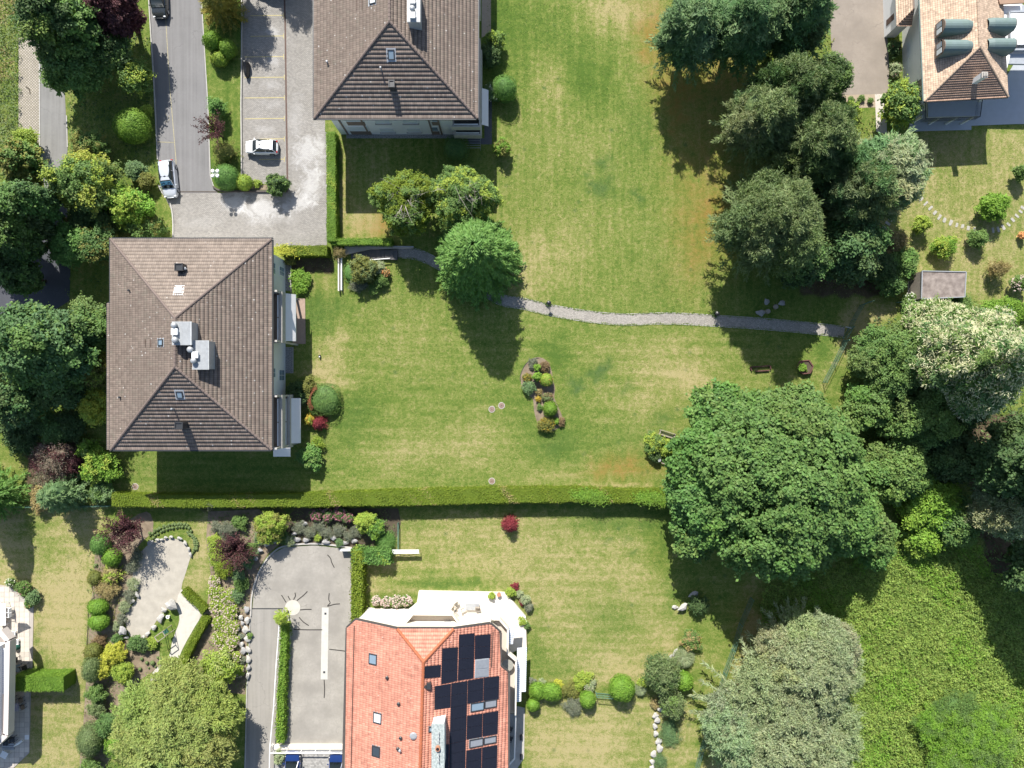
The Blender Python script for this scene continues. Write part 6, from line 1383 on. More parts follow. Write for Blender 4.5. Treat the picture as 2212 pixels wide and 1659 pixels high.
ib(810, 1300, 9, .6, 'brown', 'brown twiggy shrub at the lower right tip of the island bed', L=.12, sy=1.2)

# ---- the long hedge and the lower left garden
hedge([(240, 1080), (320, 1082), (450, 1083), (655, 1081), (760, 1078), (900, 1075), (1050, 1071), (1240, 1069), (1340, 1072), (1452, 1072)], [1.55, 1.55, 1.5, 1.6, 1.75, 1.9, 1.85, 1.8, 1.65, 1.55], 2.0, 'hedgeolive', 'very long clipped hedge crossing the picture between the two gardens', pal2='tan', L=.13, dens=110, rough=.05,
      feather=[(1265, 1068, 900, 'bright'), (1290, 1075, 700, 'hedge'), (1400, 1074, 1000, 'bright'), (1430, 1080, 900, 'hedge')])
bush(456, 1088, 15, 2.1, 'lav', 'dead grey patch of twigs in the long hedge', name='dead_shrub', L=.10, asp=.3, mode='needle')
bush(1458, 1075, 14, 1.0, 'brown', 'brown withered shrub at the right end of the long hedge', L=.10)
sparse_tree(268, 1148, 46, 4.8, 'purple', 'dense purple-leaved tree beside the gravel court', 'purple_tree', 60, .20, per=75)
sparse_tree(505, 1190, 42, 4.4, 'purple', 'rounder purple-leaved tree above the pink flower border', 'purple_tree', 60, .19, per=75)
LG = 'shrubs along the left edge of the gravel garden'
for a in (
 (214, 1176, 20, 2.2, 'cedar', 'green shrub half under the purple tree, at the top of the left border', 'ball', dict(sy=1.15)),
 (240, 1204, 20, 1.9, 'bright', 'green rounded shrub directly below the purple tree', 'ball', {}),
 (203, 1249, 16, 1.5, 'olive', 'dark yellow-green ball beside the spiky tan conifer', 'ball', {}),
 (232, 1273, 26, 1.3, 'tan', 'tan and olive mounded shrub below the spiky conifer', 'clump', dict(sy=.8, L=.12)),
 (209, 1312, 21, 2.0, 'bright', 'upper of two touching bright green balls in the left border', 'ball', dict(sy=.85)),
 (211, 1344, 23, 2.0, 'bright', 'lower of two touching bright green balls in the left border', 'ball', dict(sy=.85)),
 (214, 1383, 16, .9, 'brown', 'dusty pink low shrub below the two touching green balls', 'clump', dict(sy=.75, L=.10)),
 (199, 1408, 19, 1.9, 'olive', 'olive brown ball left of the yellow ball', 'ball', {}),
 (246, 1412, 26, 2.0, 'yellow', 'largest yellow-green ball of the left border', 'clump', dict(L=.12, rc=.3)),
 (222, 1446, 20, 1.8, 'yellow', 'smaller yellow ball below the largest one', 'clump', dict(L=.11, rc=.28)),
 (265, 1453, 25, 2.0, 'lime', 'green ball right of the smaller yellow ball', 'clump', dict(L=.12, rc=.3)),
 (197, 1447, 22, 2.6, 'pine', 'dark brownish upright shrub left of the smaller yellow ball', 'ball', dict(sy=1.35, sx=.9)),
 (207, 1497, 21, 2.0, 'green', 'green rough ball under the dark upright shrub', 'clump', dict(L=.14)),
 (208, 1530, 19, 1.6, 'pine', 'dull green shrub squeezed between the green ball and the big dark one', 'clump', dict(L=.13)),
 (192, 1600, 27, 2.8, 'pine', 'big dark brownish dome at the bottom of the left border', 'ball', dict(sy=1.35)),
 (194, 1660, 24, 2.0, 'green', 'green shrub on the bottom edge below the big dark dome', 'clump', dict(L=.14)),
 (252, 1610, 26, 2.0, 'bright', 'smooth clipped green shrub half under the big feathery tree', 'ball', dict(sq=2.8)),
 (228, 1565, 24, 2.4, 'fern', 'dark leafy shrub at the left foot of the big feathery tree', 'clump', dict(L=.16)),
 (252, 1380, 12, 1.0, 'fern', 'small dark green shrub above the largest yellow ball', 'clump', dict(L=.13)),
 (292, 1390, 17, 1.3, 'fern', 'dark green shrub at the foot of the rounded gravel end', 'clump', dict(L=.16)),
 (309, 1395, 14, 1.1, 'dark', 'darkest low shrub left of the wooden swing frame', 'clump', dict(L=.14, sy=1.2)),
 (327, 1390, 14, .8, 'lime', 'yellow-green low plant left of the wooden swing frame', 'clump', dict(L=.14)),
):
    x, y, rr, H, pal, lb, kd, kw = a; kw = dict(kw)
    if kd == 'ball': kw.setdefault('L', .13)
    bush(x, y, rr, H, pal, lb, kind=kd, group=LG, **kw)
conifer(240, 1243, 27, 1.6, 'tan', 'spiky tan and green spreading conifer in the left border', z0=.1, nb=46, sl=.55, sw=.10, droop=.1, prof=.5, pal2='lime')
GL = 'grey lavender cushions in the rockery left of the gravel court'
for i, (x, y, rr, lb) in enumerate(((285, 1222, 16, 'lavender cushion in the shade just right of the purple tree'), (287, 1262, 15, 'lavender cushion beside the topmost left boulder'), (280, 1288, 15, 'lavender cushion left of the long pale boulder'), (268, 1310, 15, 'dark lavender cushion in the middle of the left rockery'),
      (262, 1338, 13, 'lavender cushion beside the grey round boulder'), (252, 1352, 11, 'smallest lavender cushion above the pale lowest boulder'), (296, 1200, 14, 'grey-green cushion at the upper left rim of the gravel'))):
    bush(x, y, rr, .8, 'lav' if i % 2 == 0 else 'grey', lb, name='lavender', L=.12, asp=.3, group=GL, sx=.9, sy=1.15)
# little lavender balls set in arcs round the top of the gravel
fo = Fo(5); ball(fo, .26, .26, .24, .22, .07, 'pine', 420); fo.C = [c * 1.25 for c in fo.C]; lm = fo.mesh('dwarf_shrub'); lm.materials.append(FOL)
ng = 0
arcs = [((327, 1166), (345, 1150), (375, 1139), (405, 1138), (417, 1152), 15), ((322, 1158), (345, 1142), (375, 1133), (402, 1132), (412, 1142), 15), ((325, 1150), (350, 1137), (380, 1130), (400, 1131), (410, 1136), 8), ((405, 1148), (418, 1160), (422, 1175), (420, 1188), (416, 1196), 12), ((412, 1152), (424, 1164), (427, 1176), (426, 1184), (424, 1190), 9)]
for ai, a in enumerate(arcs):
    ln = np.array(smooth_line(a[:5], 12)); s = np.r_[0, np.cumsum(np.hypot(*np.diff(ln, axis=0).T))]; k = a[5]
    for i in range(k):
        q = s[-1] * (i + .5 * (ai % 2)) / k; x = np.interp(q, s, ln[:, 0]) + R_.uniform(-.8, .8); y = np.interp(q, s, ln[:, 1]) + R_.uniform(-.8, .8)
        o = bpy.data.objects.new('dwarf_shrub', lm); COL.objects.link(o); p = M(x, y); p.z = 0; o.location = p; sc = R_.uniform(.58, .78); o.scale = (sc, sc, sc * .9); o.rotation_euler.z = R_.uniform(0, 6)
        tag(o, 'little round shrub planted in arcs round the top of the gravel court', 'shrub', 'little round shrubs in arcs round the gravel court')
for i in range(16):
    x, y = Z6(*R_.choice([(560, 1425), (610, 1460), (660, 1460), (710, 1410), (740, 1420), (545, 1520), (650, 1365), (625, 1515), (690, 1500), (590, 1390)])); o = bpy.data.objects.new('seedling_shrub', lm)
    if i > 9: continue
    x, y = Z6(*[(560, 1425), (610, 1460), (665, 1460), (712, 1412), (740, 1420), (545, 1520), (650, 1365), (625, 1512), (690, 1500), (130, 535)][i])
    COL.objects.link(o); p = M(x, y); p.z = 0; o.location = p; sc = [.75, .8, 1.1, .6, .8, .8, .5, .45, .5, .7][i]; o.scale = (sc,) * 3
    tag(o, 'tiny round shrub dotted on the bare soil above the big feathery tree', 'shrub', 'tiny shrubs on the bare soil')
tree(377, 1590, 148, 9, 'willow', 'big feathery yellow-green tree at the bottom left', name='feathery_tree', rc=.85, L=.30, asp=.30, dens=52, mode='droop', pal2='willow', outline=.08, z0=1.5, deep=.7)
for nm_, pl_g in (('low green leaves between the shrubs of the left border', [(196, 1180), (262, 1180), (262, 1330), (246, 1380), (262, 1440), (262, 1659), (176, 1659), (190, 1400)]), ('low green leaves round the rounder purple tree', [(450, 1112), (560, 1105), (545, 1200), (535, 1300), (528, 1330), (500, 1240), (455, 1240)]), ('low leaves under the pink and white flowering shrubs', [(452, 1250), (520, 1280), (530, 1490), (460, 1470)]), ('low leaves between the rockery mounds', [(605, 1122), (640, 1102), (840, 1102), (860, 1150), (770, 1172), (620, 1172)])):
    cover('ground_cover', pl_g, 26, .16, .28, 'green', 'olive', label=nm_)
tree(470, 1445, 40, 3.2, 'lime', 'light green bush between the pink border and the big feathery tree', name='shrub', cat='shrub', rc=.6, L=.20, z0=.2, pal2='willow')
hedge([Z6(940, 782), Z6(1150, 975)], .9, .9, 'hedgeolive', 'short upper arm of the angled olive hedge by the gravel path')
hedge([Z6(1158, 1045), Z6(1000, 1340), Z6(880, 1600)], .9, 1.1, 'hedgeolive', 'long lower arm of the angled olive hedge by the gravel path')
GS = 'shrubs of the border right of the gravel garden'
for x, y, rr, H, pal, lb, kw in (
 (463, 1175, 16, 1.0, 'lime', 'lime green low shrub left of the rounder purple tree', dict(sy=1.5)), (468, 1205, 19, 1.1, 'lime', 'lime green spreading shrub below the first, left of the purple tree', dict(sy=1.2)),
 (484, 1228, 21, 1.2, 'hedgeolive', 'olive shrub directly below the rounder purple tree', {}), (490, 1143, 22, 1.2, 'lav', 'grey lavender mass above the rounder purple tree', dict(L=.12, asp=.3, sy=.8)), (468, 1138, 14, .9, 'lav', 'grey lavender clump at the upper left of the border', dict(L=.12, asp=.3)),
 (518, 1128, 18, 1.2, 'green', 'green shrub left of the round yellow-green bush', {}), (515, 1240, 16, 1.0, 'blue', 'blue-green tuft below the rounder purple tree by the court kerb', {}), (520, 1262, 17, 1.0, 'green', 'dark green mound beside the rock row', {}), (512, 1285, 16, .9, 'blue', 'grey-green feathery mound at the start of the rock row', {}),
 (535, 1215, 14, .9, 'blue', 'blue-green plant at the bend of the court kerb', {}), (541, 1185, 14, .9, 'green', 'green plant between purple tree and curved kerb', {}), (538, 1373, 7, .5, 'green', 'small green tuft in the middle of the rock row', {}), (522, 1425, 9, .5, 'lav', 'purple-grey cushion low in the rock row', {}), (520, 1375, 7, .5, 'lav', 'small grey cushion among the rocks', {})):
    kw = dict(kw); kw.setdefault('L', .13); bush(x, y, rr, H, pal, lb, group=GS, **kw)
GP = 'pink and white flowering shrubs in the border'
for i, (x, y, rr, lb) in enumerate(((463, 1255, 13, 'topmost pink-white flowering shrub of the border'), (465, 1280, 17, 'pink-white flowering shrub second from the top of the border'), (492, 1290, 18, 'pink-white shrub beside the blue-green mound'), (470, 1310, 19, 'pink-white flowering shrub level with the hedge corner'), (496, 1322, 18, 'dense pink-white shrub near the rock row'),
     (478, 1345, 20, 'pink-white flowering shrub just below the hedge corner'), (500, 1355, 16, 'pink-white flowering shrub against the rocks'), (478, 1378, 20, 'widest pink-white flowering shrub of the border'), (502, 1385, 15, 'pink-white shrub with yellow-green gaps by the rocks'), (488, 1408, 17, 'lowest full pink-white flowering shrub'), (508, 1420, 13, 'sparse flowering shrub at the bottom of the pink border'), (515, 1450, 13, 'thin yellow-green flowering shrub near the big feathery tree'))):
    bush(x, y, rr, .9, 'lime', lb, name='flowering_shrub', L=.12, flowers='pink', nfl=70 if i < 10 else 25, flr=.085, group=GP)

# ---- rockery above the court
bush(582, 1140, 36, 3.2, 'lime', 'large round yellow-green shrub above the court', name='round_shrub', L=.15, rc=.4, pal2='olive')
bush(788, 1128, 22, 2.4, 'lime', 'pale green upper shrub at the right end of the rockery', L=.20)
bush(808, 1140, 24, 2.0, 'cedar', 'darker green shrub at the right end of the rockery', L=.14, pal2='bright')
bush(832, 1170, 27, .9, 'cedar', 'tuft of light green ornamental grass above the corner hedge', name='ornamental_grass', kind='grass')
GV = 'lavender and heather mounds in the rockery above the court'
for i, (x, y, rr, pal, lb) in enumerate(((645, 1140, 15, 'lav', 'lavender mound right of the round yellow-green shrub'), (668, 1150, 15, 'lav', 'lavender mound low on the left of the rockery'), (690, 1135, 14, 'lav', 'lavender mound under the shaded pink flowers'), (705, 1152, 15, 'lav', 'lavender mound in the middle of the rockery'), (730, 1146, 15, 'lav', 'purple-grey mound right of the middle of the rockery'),
     (752, 1158, 13, 'lav', 'lavender mound near the corner of the court'), (768, 1148, 14, 'lav', 'lavender mound just left of the green end shrubs'), (732, 1172, 10, 'blue', 'blue-green cushion on the court edge'), (686, 1162, 9, 'lime', 'lime green cushion between rocks above the court'), (610, 1160, 16, 'green', 'dark green mound below the round yellow-green shrub'), (560, 1165, 15, 'blue', 'blue-green mound at the curved kerb'), (548, 1195, 12, 'blue', 'blue-green tuft beside the curved kerb'), (625, 1168, 13, 'grey', 'grey-green mound on the curved kerb'))):
    bush(x, y, rr, .8, pal, lb, name='mound_plant', L=.12, asp=.3, group=GV, cat='plant')
for i, (x, y, rr, lb) in enumerate(((684, 1112, 14, 'dim pink flowering shrub on the left of the shaded row'), (708, 1112, 15, 'dim pink flowering shrub in the middle of the shaded row'), (733, 1110, 15, 'dim pink flowering shrub on the right of the shaded row'), (752, 1118, 12, 'pink flowering shrub beside the pale green rockery shrub'))):
    bush(x, y, rr, 1.2, 'fern', lb, name='flowering_shrub', L=.13, flowers='pinkdark', nfl=60, flr=.10, group='pink shrubs in the hedge shade')
hedge([(771, 1190), (771, 1270), (770, 1347)], 1.35, 1.9, 'hedgeolive', 'shaggy yellow-green hedge between the court and the tan lawn', pal2='lime', rough=.13, L=.2, dens=170)
hedge([(760, 1202), (843, 1204)], 1.7, 1.7, 'cedar', 'shaggy short hedge turning off toward the white garden screen', pal2='lime', rough=.14, L=.2, dens=170)
hedge([(613, 1350), (611, 1420), (606, 1500), (604, 1605)], [.75, .85, .9, .95], 1.3, 'hedge', 'narrow climbing hedge between the ramp and the court', pal2='lime', rough=.12, L=.18, dens=190)
conifer(614, 1328, 17, 3.0, 'lime', 'little palm-like tree beside the white pebble circle', name='palm', cat='tree', z0=2.0, nb=34, sl=.5, sw=.10, droop=.3, prof=.4)

# ---- around the red-roofed house
for i, (x, y, rr, lb) in enumerate(((812, 1297, 10, 'smallest white-pink hydrangea on the left by the terrace'), (833, 1299, 12, 'second white-pink hydrangea from the tall shaggy hedge'), (856, 1299, 14, 'widest white-pink hydrangea by the terrace'), (878, 1298, 12, 'white-pink hydrangea nearest the terrace corner'))):
    bush(x, y, rr, .9, 'green', lb, name='hydrangea', L=.13, flowers='pink', nfl=85, flr=.10, group='hydrangeas by the white terrace')
GT = 'plants round the corner of the white terrace'
for x, y, rr, H, pal, lb, kw in ((1102, 1279, 12, 1.1, 'lime', 'yellow-green bush on the corner bed of the white terrace', {}), (1112, 1267, 9, .7, 'red', 'reddish low plant at the top of the terrace corner bed', {}), (1122, 1283, 9, .8, 'grey', 'grey-green small bush in the terrace corner bed', {}), (1134, 1295, 12, .9, 'grey', 'pale silvery bush in the terrace corner bed', {}), (1142, 1312, 10, .8, 'lav', 'grey-purple bush at the lower tip of the corner bed', {}), (1128, 1300, 8, .6, 'red', 'dark red plant between the silvery bushes', {}),
     (1062, 1287, 8, 1.2, 'lime', 'thin yellow-green climber by the terrace pillar', {}), (1128, 1342, 10, 1.0, 'lime', 'climber with pale flowers on the terrace edge', dict(flowers='white', nfl=16, flr=.06)), (1137, 1352, 8, .8, 'green', 'small green plant at the terrace edge below the climber', {})):
    kw = dict(kw); kw.setdefault('L', .12); bush(x, y, rr, H, pal, lb, group=GT, **kw)
conifer(1101, 1133, 20, 2.0, 'red', 'round crimson maple alone on the lawn below the long hedge', name='red_maple', z0=.1, nb=90, sl=.26, sw=.07, droop=.3, prof=.42, step=.14)
bush(1160, 1492, 18, 1.6, 'bright', 'green clipped shrub against the red-roofed house corner', kind='ball', L=.14, sq=2.5)
bush(1190, 1495, 19, 1.6, 'bright', 'green clipped shrub next to the first, joined as a low hedge', kind='ball', L=.14, sq=2.5, sx=1.2)
bush(1151, 1523, 14, 1.6, 'bright', 'small green ball below the clipped shrubs by the house', name='topiary_shrub', kind='ball', L=.13)
for x, y, rr, H, pal, lb, kw in ((1150, 1472, 9, .6, 'lav', 'silver tuft beside the house corner', {}), (1170, 1474, 10, .6, 'grey', 'grey tuft above the clipped shrubs by the house', {}), (1232, 1489, 20, .9, 'olive', 'olive low shrub right of the clipped shrubs', {}), (1250, 1477, 16, .9, 'lime', 'yellow-green low shrub above the small clipped ball', {}), (1262, 1465, 18, 1.0, 'lime', 'topmost yellow-green shrub of the garden divide', {}), (1272, 1481, 15, .8, 'grey', 'pale pinkish shrub by the green wire gate', dict(flowers='pink', nfl=20, flr=.05)), (1205, 1478, 12, .6, 'yellow', 'small yellow patch of shrub above the low hedge', {})):
    kw = dict(kw); kw.setdefault('L', .13); bush(x, y, rr, H, pal, lb, group='low shrubs of the garden divide', **kw)
bush(1238, 1525, 22, .8, 'lav', 'wide grey lavender clump left of the small clipped ball', name='lavender', L=.13, asp=.3)
bush(1269, 1512, 18, 2.0, 'bright', 'smaller clipped ball left of the wire gate', name='topiary_shrub', kind='ball', L=.14)
bush(1343, 1488, 28, 2.7, 'bright', 'largest clipped bright green ball right of the wire gate', name='topiary_shrub', kind='ball', L=.14)
bush(1383, 1490, 17, .8, 'grey', 'tuft of pale ornamental grass right of the largest clipped ball', name='ornamental_grass', kind='grass')
bush(1388, 1475, 13, .7, 'lime', 'small light green plant above the pale grass tuft', L=.14)
tree(1432, 1455, 44, 4.0, 'pine', 'dark spreading small tree above the white rock row', rc=.6, L=.22, asp=.4, mode='leaf', z0=.6, pal2='dark', sy=1.1, deep=.6)
tree(1452, 1520, 30, 3.0, 'pine', 'lower dark lobe-shaped small tree right of the white rock row', rc=.5, L=.22, asp=.4, z0=.5, pal2='green', deep=.6)
bush(1477, 1472, 21, 2.2, 'bright', 'clipped green ball touching the dark spreading tree', name='topiary_shrub', kind='ball', L=.14)
bush(1492, 1385, 23, 1.3, 'green', 'loose shrub dotted with yellow flowers above the spiky grass', L=.15, flowers='gold', nfl=26, flr=.05, pal2='tan')
bush(1478, 1421, 28, 1.1, 'grey', 'large spiky fountain of grey-green ornamental grass', name='ornamental_grass', kind='grass')
bush(1447, 1583, 28, .6, 'blue', 'mat of blue-grey creeping juniper beside the white rocks', L=.12, asp=.3, sy=1.35, sx=.95, mode='needle')
bush(1426, 1643, 17, .6, 'blue', 'smaller blue-grey creeping juniper at the bottom edge', L=.12, asp=.3, mode='needle')
bush(1416, 1520, 13, .6, 'tan', 'low tan plant at the top of the white rock row', L=.12); bush(1430, 1500, 10, .7, 'lav', 'grey tuft at the head of the rock row', L=.12)
bush(1590, 1541, 13, .8, 'brown', 'small reddish brown shrub left of the grey-green tree', L=.12)
bush(1508, 1308, 21, 1.6, 'dark', 'dark shrub beside the boulders in the tree shade', L=.15); bush(1412, 957, 22, 1.7, 'green', 'light green bush behind the garden bench', L=.16, pal2='lime', sy=1.15); bush(1441, 968, 18, 1.5, 'lime', 'yellow-green bush between the bench and the huge tree', L=.16)
bush(1415, 985, 14, 1.2, 'dark', 'dark low bush beside the litter bin', L=.15)

# ---- the huge tree
tree(1686, 1052, 226, 15.5, 'maple', 'huge rounded broadleaf tree on the right of the lawn', name='maple_tree', rc=.9, L=.34, asp=.72, dens=27, z0=2.8, outline=.04, pal2='maple', deep=.80, limbs=14, trunk_r=.55, boughs=10, sy=1.10)
tree(1560, 885, 70, 9.0, 'maple', 'upper left spreading limb crown of the huge tree group', name='maple_tree', rc=.8, L=.34, asp=.72, dens=24, z0=4.5, outline=.14, pal2='green', deep=.6, fill=.8)
tree(1850, 1130, 74, 8, 'maple', 'lower right tree crown merging with the huge tree', name='maple_tree', rc=.8, L=.34, asp=.72, dens=26, z0=2, pal2='green')
tree(1510, 1160, 62, 8.5, 'maple', 'lower left tree crown merging with the huge tree', name='maple_tree', rc=.8, L=.34, asp=.72, dens=24, z0=3.5, outline=.12, pal2='green', deep=.6)

# ---- upper right: cedar group and pines
tree(1500, 52, 80, 12, 'blue', 'blue-green cedar at the top, left of the long gap with bare limbs', name='cedar_tree', rc=.95, L=.42, asp=.24, dens=34, mode='droop', pal2='bluegreen', outline=.15, z0=2.5, deep=.45, fill=1.0)
tree(1615, 30, 92, 13.5, 'bluegreen', 'dark blue-green cedar at the top edge in the middle of the cedar group', name='cedar_tree', rc=1.0, L=.42, asp=.24, dens=30, mode='droop', pal2='blue', outline=.16, z0=2.5, deep=.45, fill=.8)
tree(1740, 15, 88, 13, 'bluegreen', 'dark cedar at the top edge beside the aggregate yard', name='cedar_tree', rc=1.0, L=.40, asp=.26, dens=30, mode='droop', pal2='dark', outline=.12, z0=2, deep=.7)
tree(1722, 185, 92, 13, 'pine', 'upper pine with rough olive-green crown beside the yard', name='pine_tree', rc=.75, L=.34, asp=.22, dens=58, mode='needle', pal2='dark', outline=.10, z0=3)
tree(1655, 245, 84, 13, 'pine', 'left pine whose crown overhangs the lawn below the cedars', name='pine_tree', rc=.7, L=.34, asp=.22, dens=58, mode='needle', pal2='pine', outline=.12, z0=4)
tree(1775, 300, 108, 13.5, 'pine', 'broad dark pine in the middle of the pine group', name='pine_tree', rc=.8, L=.34, asp=.22, dens=56, mode='needle', pal2='dark', outline=.10, z0=2.5)
tree(1688, 470, 128, 14, 'pine', 'largest grey-green pine at the lower left of the pine group', name='pine_tree', rc=.75, L=.34, asp=.22, dens=60, mode='needle', pal2='pine', outline=.07, z0=3)
tree(1865, 405, 95, 12, 'pine', 'pine with brownish gaps between the large pine and the blue cedar', name='pine_tree', rc=.75, L=.34, asp=.22, dens=52, mode='needle', pal2='bluegreen', outline=.12, z0=2)
tree(1932, 362, 92, 12, 'grey', 'silvery blue cedar reaching toward the garden steps', name='cedar_tree', rc=.9, L=.50, asp=.22, dens=40, mode='droop', pal2='blue', outline=.14, z0=2, deep=.65)
tree(1842, 530, 80, 9, 'bluegreen', 'dark tree at the foot of the pine group above the shaded lawn', rc=.8, L=.30, pal2='dark', z0=1)
tree(1740, 560, 62, 8.5, 'dark', 'shaded low tree under the largest pine', rc=.8, L=.28, pal2='fern', z0=1)
tree(1800, 160, 44, 5, 'dark', 'dark shrubby tree along the left edge of the aggregate yard', rc=.6, L=.24, z0=.3, pal2='green')
bush(1806, 222, 22, 1.6, 'green', 'green shrub at the lower left corner of the aggregate yard', L=.18, flowers='magenta', nfl=10, flr=.08)
bush(1830, 245, 26, 1.2, 'lime', 'yellow-green low shrubs beyond the sandy flower bed', L=.18); bush(1880, 320, 24, 1.4, 'olive', 'olive shrub beside the pale slab path', L=.16)
for i, (x, y, rr, lb) in enumerate(((1812, 213, 7, 'green tuft on the left in the sandy bed'), (1838, 216, 8, 'green tuft in the middle of the sandy bed'), (1860, 212, 8, 'broad green tuft in the sandy bed'), (1880, 217, 7, 'green tuft at the right end of the sandy bed'), (1850, 225, 6, 'lowest green tuft in the sandy bed'))):
    bush(x, y, rr, .5, 'green', lb, L=.12, name='tuft_plant', cat='plant', group='tufts in the sandy bed')
tree(1949, 222, 40, 5.5, 'green', 'rounded yellow-green tree at the corner of the tan-roofed house', rc=.6, L=.26, z0=.4, pal2='lime', sy=1.4)
bush(1932, 105, 14, 1.6, 'dark', 'dark shrub with a red flower between the yard and the house wall', L=.16, sy=1.6, flowers='red', nfl=3, flr=.08); bush(1934, 150, 13, 1.3, 'grey', 'pale rose bush against the white house wall', L=.14, sy=1.4, flowers='pinkdark', nfl=10, flr=.06)
# small garden on the right
for x, y, rr, H, pal, lb, kw in ((2147, 445, 31, 2.8, 'bright', 'large bright bush beside the curved stepping stones', dict(L=.2)), (1991, 484, 19, 2.3, 'lime', 'small lime tree-shaped bush left of the stepping stone curve', {}), (2040, 532, 28, 2.2, 'bright', 'broad lime bush above the grey shed', dict(pal2='lime', sy=.85)), (2113, 516, 21, 2.2, 'green', 'green bush on the stepping stone curve below the large bright one', {}),
     (2156, 580, 22, 2.6, 'tan', 'thin yellowish bush right of the shed', dict(L=.16, asp=.3, mode='needle', dens=45)), (1932, 522, 25, 2.2, 'tan', 'tan flowering bush under the silvery blue cedar', dict(L=.16)), (2202, 612, 18, 2.2, 'green', 'pink-white flowering bush at the right edge', dict(flowers='pink', nfl=70, flr=.12)), (2206, 372, 16, 2.4, 'green', 'dark green ball bush at the right edge by the house lawn', {}),
     (2209, 508, 8, 1.2, 'orange', 'small orange bush at the right edge', {}), (1902, 575, 34, 3.2, 'dark', 'dark bush in the shade left of the shed', dict(L=.2)), (1952, 568, 32, 3.2, 'green', 'dark leafy bush between the tan bush and the shed', dict(L=.22, pal2='cedar')), (1925, 612, 28, 2.6, 'fern', 'dark green bush at the shed corner', dict(L=.2)), (1966, 648, 17, 1.6, 'green', 'white rose bush below the shed terrace', dict(flowers='white', nfl=50, flr=.10)),
     (1990, 655, 15, 1.2, 'bright', 'small green bush under the shed eave', {}), (2072, 660, 30, 2, 'green', 'green bush below the shed', {}), (2180, 668, 38, 1.2, 'bright', 'low fresh green plants at the right garden edge', dict(sx=1.6, sy=.6))):
    kw = dict(kw); kw.setdefault('L', .15); bush(x, y, rr, H, pal, lb, group='bushes of the small right-hand garden', **kw)

# ---- right hand wood
def catkins(fo, c, crc, R, H):
    r = fo.r; m = c[:, 2] > H * .42; c, crc = c[m], crc[m]; per = 50; m = r.uniform(size=len(c)) < .75; c, crc = c[m], crc[m]; idx = np.repeat(np.arange(len(c)), per); n = len(idx)
    e = rdir(n, r); e[:, 2] = np.abs(e[:, 2]); P = c[idx] + e * (crc[idx] * 1.05)[:, None]
    fo.leaves(P, r.normal(size=(n, 3)) * .35 + [0, 0, 1], e + r.normal(size=(n, 3)) * .5, .42, .085, jit(pick('cream', r.uniform(0, 1, n)), r, .1))
tree(2124, 772, 125, 19, 'green', 'large chestnut tree covered in cream catkins on the right edge', name='chestnut_tree', rc=.85, L=.32, asp=.35, dens=30, z0=2, outline=.10, pal2='bluegreen', extra=catkins)
tree(2040, 700, 66, 10.5, 'green', 'smaller cream-flowering chestnut just below the shed', name='chestnut_tree', rc=.75, L=.32, asp=.35, dens=30, z0=2, outline=.12, extra=catkins)
tree(1948, 778, 90, 8.5, 'green', 'mid green tree between the wire fence and the chestnut', rc=.75, L=.24, asp=.5, dens=40, z0=1, pal2='fern', outline=.12)
tree(1998, 895, 82, 9, 'green', 'yellow-green tree right of the huge tree', rc=.75, L=.24, asp=.5, dens=38, z0=1, pal2='green', outline=.12)
tree(1885, 880, 62, 6, 'green', 'low green tree filling the gap above the right shoulder of the huge tree', rc=.7, L=.26, z0=.5, pal2='fern')
tree(2080, 880, 60, 6, 'fern', 'dark green tree in the hollow under the chestnut', rc=.7, L=.26, z0=.5, pal2='dark')
tree(2075, 1130, 60, 5, 'fern', 'dark green low tree at the top right of the overgrown slope', rc=.7, L=.26, z0=.3, pal2='green')
tree(1950, 1015, 80, 7, 'green', 'narrow tree squeezed against the right side of the huge tree', rc=.8, L=.28, dens=30, z0=1, pal2='green')
tree(2065, 985, 70, 7, 'dark', 'dark tree in the deep shade below the chestnut', rc=.9, L=.28, z0=.5)
tree(2010, 1080, 76, 4.5, 'bright', 'bright yellow-green young tree at the top of the overgrown slope', rc=.7, L=.26, dens=34, z0=.4, pal2='bright', outline=.12)
tree(1995, 1160, 50, 3, 'bright', 'lower bright young tree on the overgrown slope', rc=.6, L=.26, dens=34, z0=.3, pal2='bright', outline=.12)
tree(1890, 1170, 56, 6.5, 'green', 'green tree at the lower right foot of the huge tree', rc=.7, L=.26, z0=.5, pal2='maple')
tree(2180, 1110, 62, 11, 'grey', 'grey-blue tree on the right edge beside the overgrown slope', rc=.8, L=.30, asp=.3, mode='needle', dens=50, z0=2, outline=.12)
tree(2270, 1010, 110, 19, 'dark', 'dark tree at the right edge above the grey-blue one', rc=1.1, L=.34, z0=2)
tree(2310, 1250, 95, 14, 'dark', 'dark tree at the right edge that shades the overgrown slope', rc=1.1, L=.34, z0=2)
tree(2100, 1610, 125, 4, 'bright', 'light feathery tree with white twigs at the bottom right', name='open_tree', rc=.6, L=.20, asp=.3, dens=34, mode='droop', pal2='green', z0=.5, bark=BARKW, deep=.6, fill=.7)
tree(1755, 1445, 122, 11, 'grey', 'grey-green round-topped tree at the bottom, upper of the pair', name='grey_tree', rc=.7, L=.28, asp=.28, mode='needle', dens=72, z0=1.5, pal2='grey', outline=.06, boughs=9)
tree(1702, 1585, 170, 10.5, 'grey', 'wide grey-green tree at the bottom edge, lower of the pair', name='grey_tree', rc=.75, L=.28, asp=.28, mode='needle', dens=66, z0=1.5, pal2='grey', outline=.08, boughs=9)
meadow = [(1640, 1270), (1860, 1200), (1960, 1120), (2080, 1150), (2150, 1240), (2300, 1240), (2300, 1740), (1700, 1740), (1640, 1560), (1640, 1330)]
cover('overgrown_slope', meadow, 130, .20, .9, 'meadow', 'bright', label='overgrown slope of brambles and tall weeds')
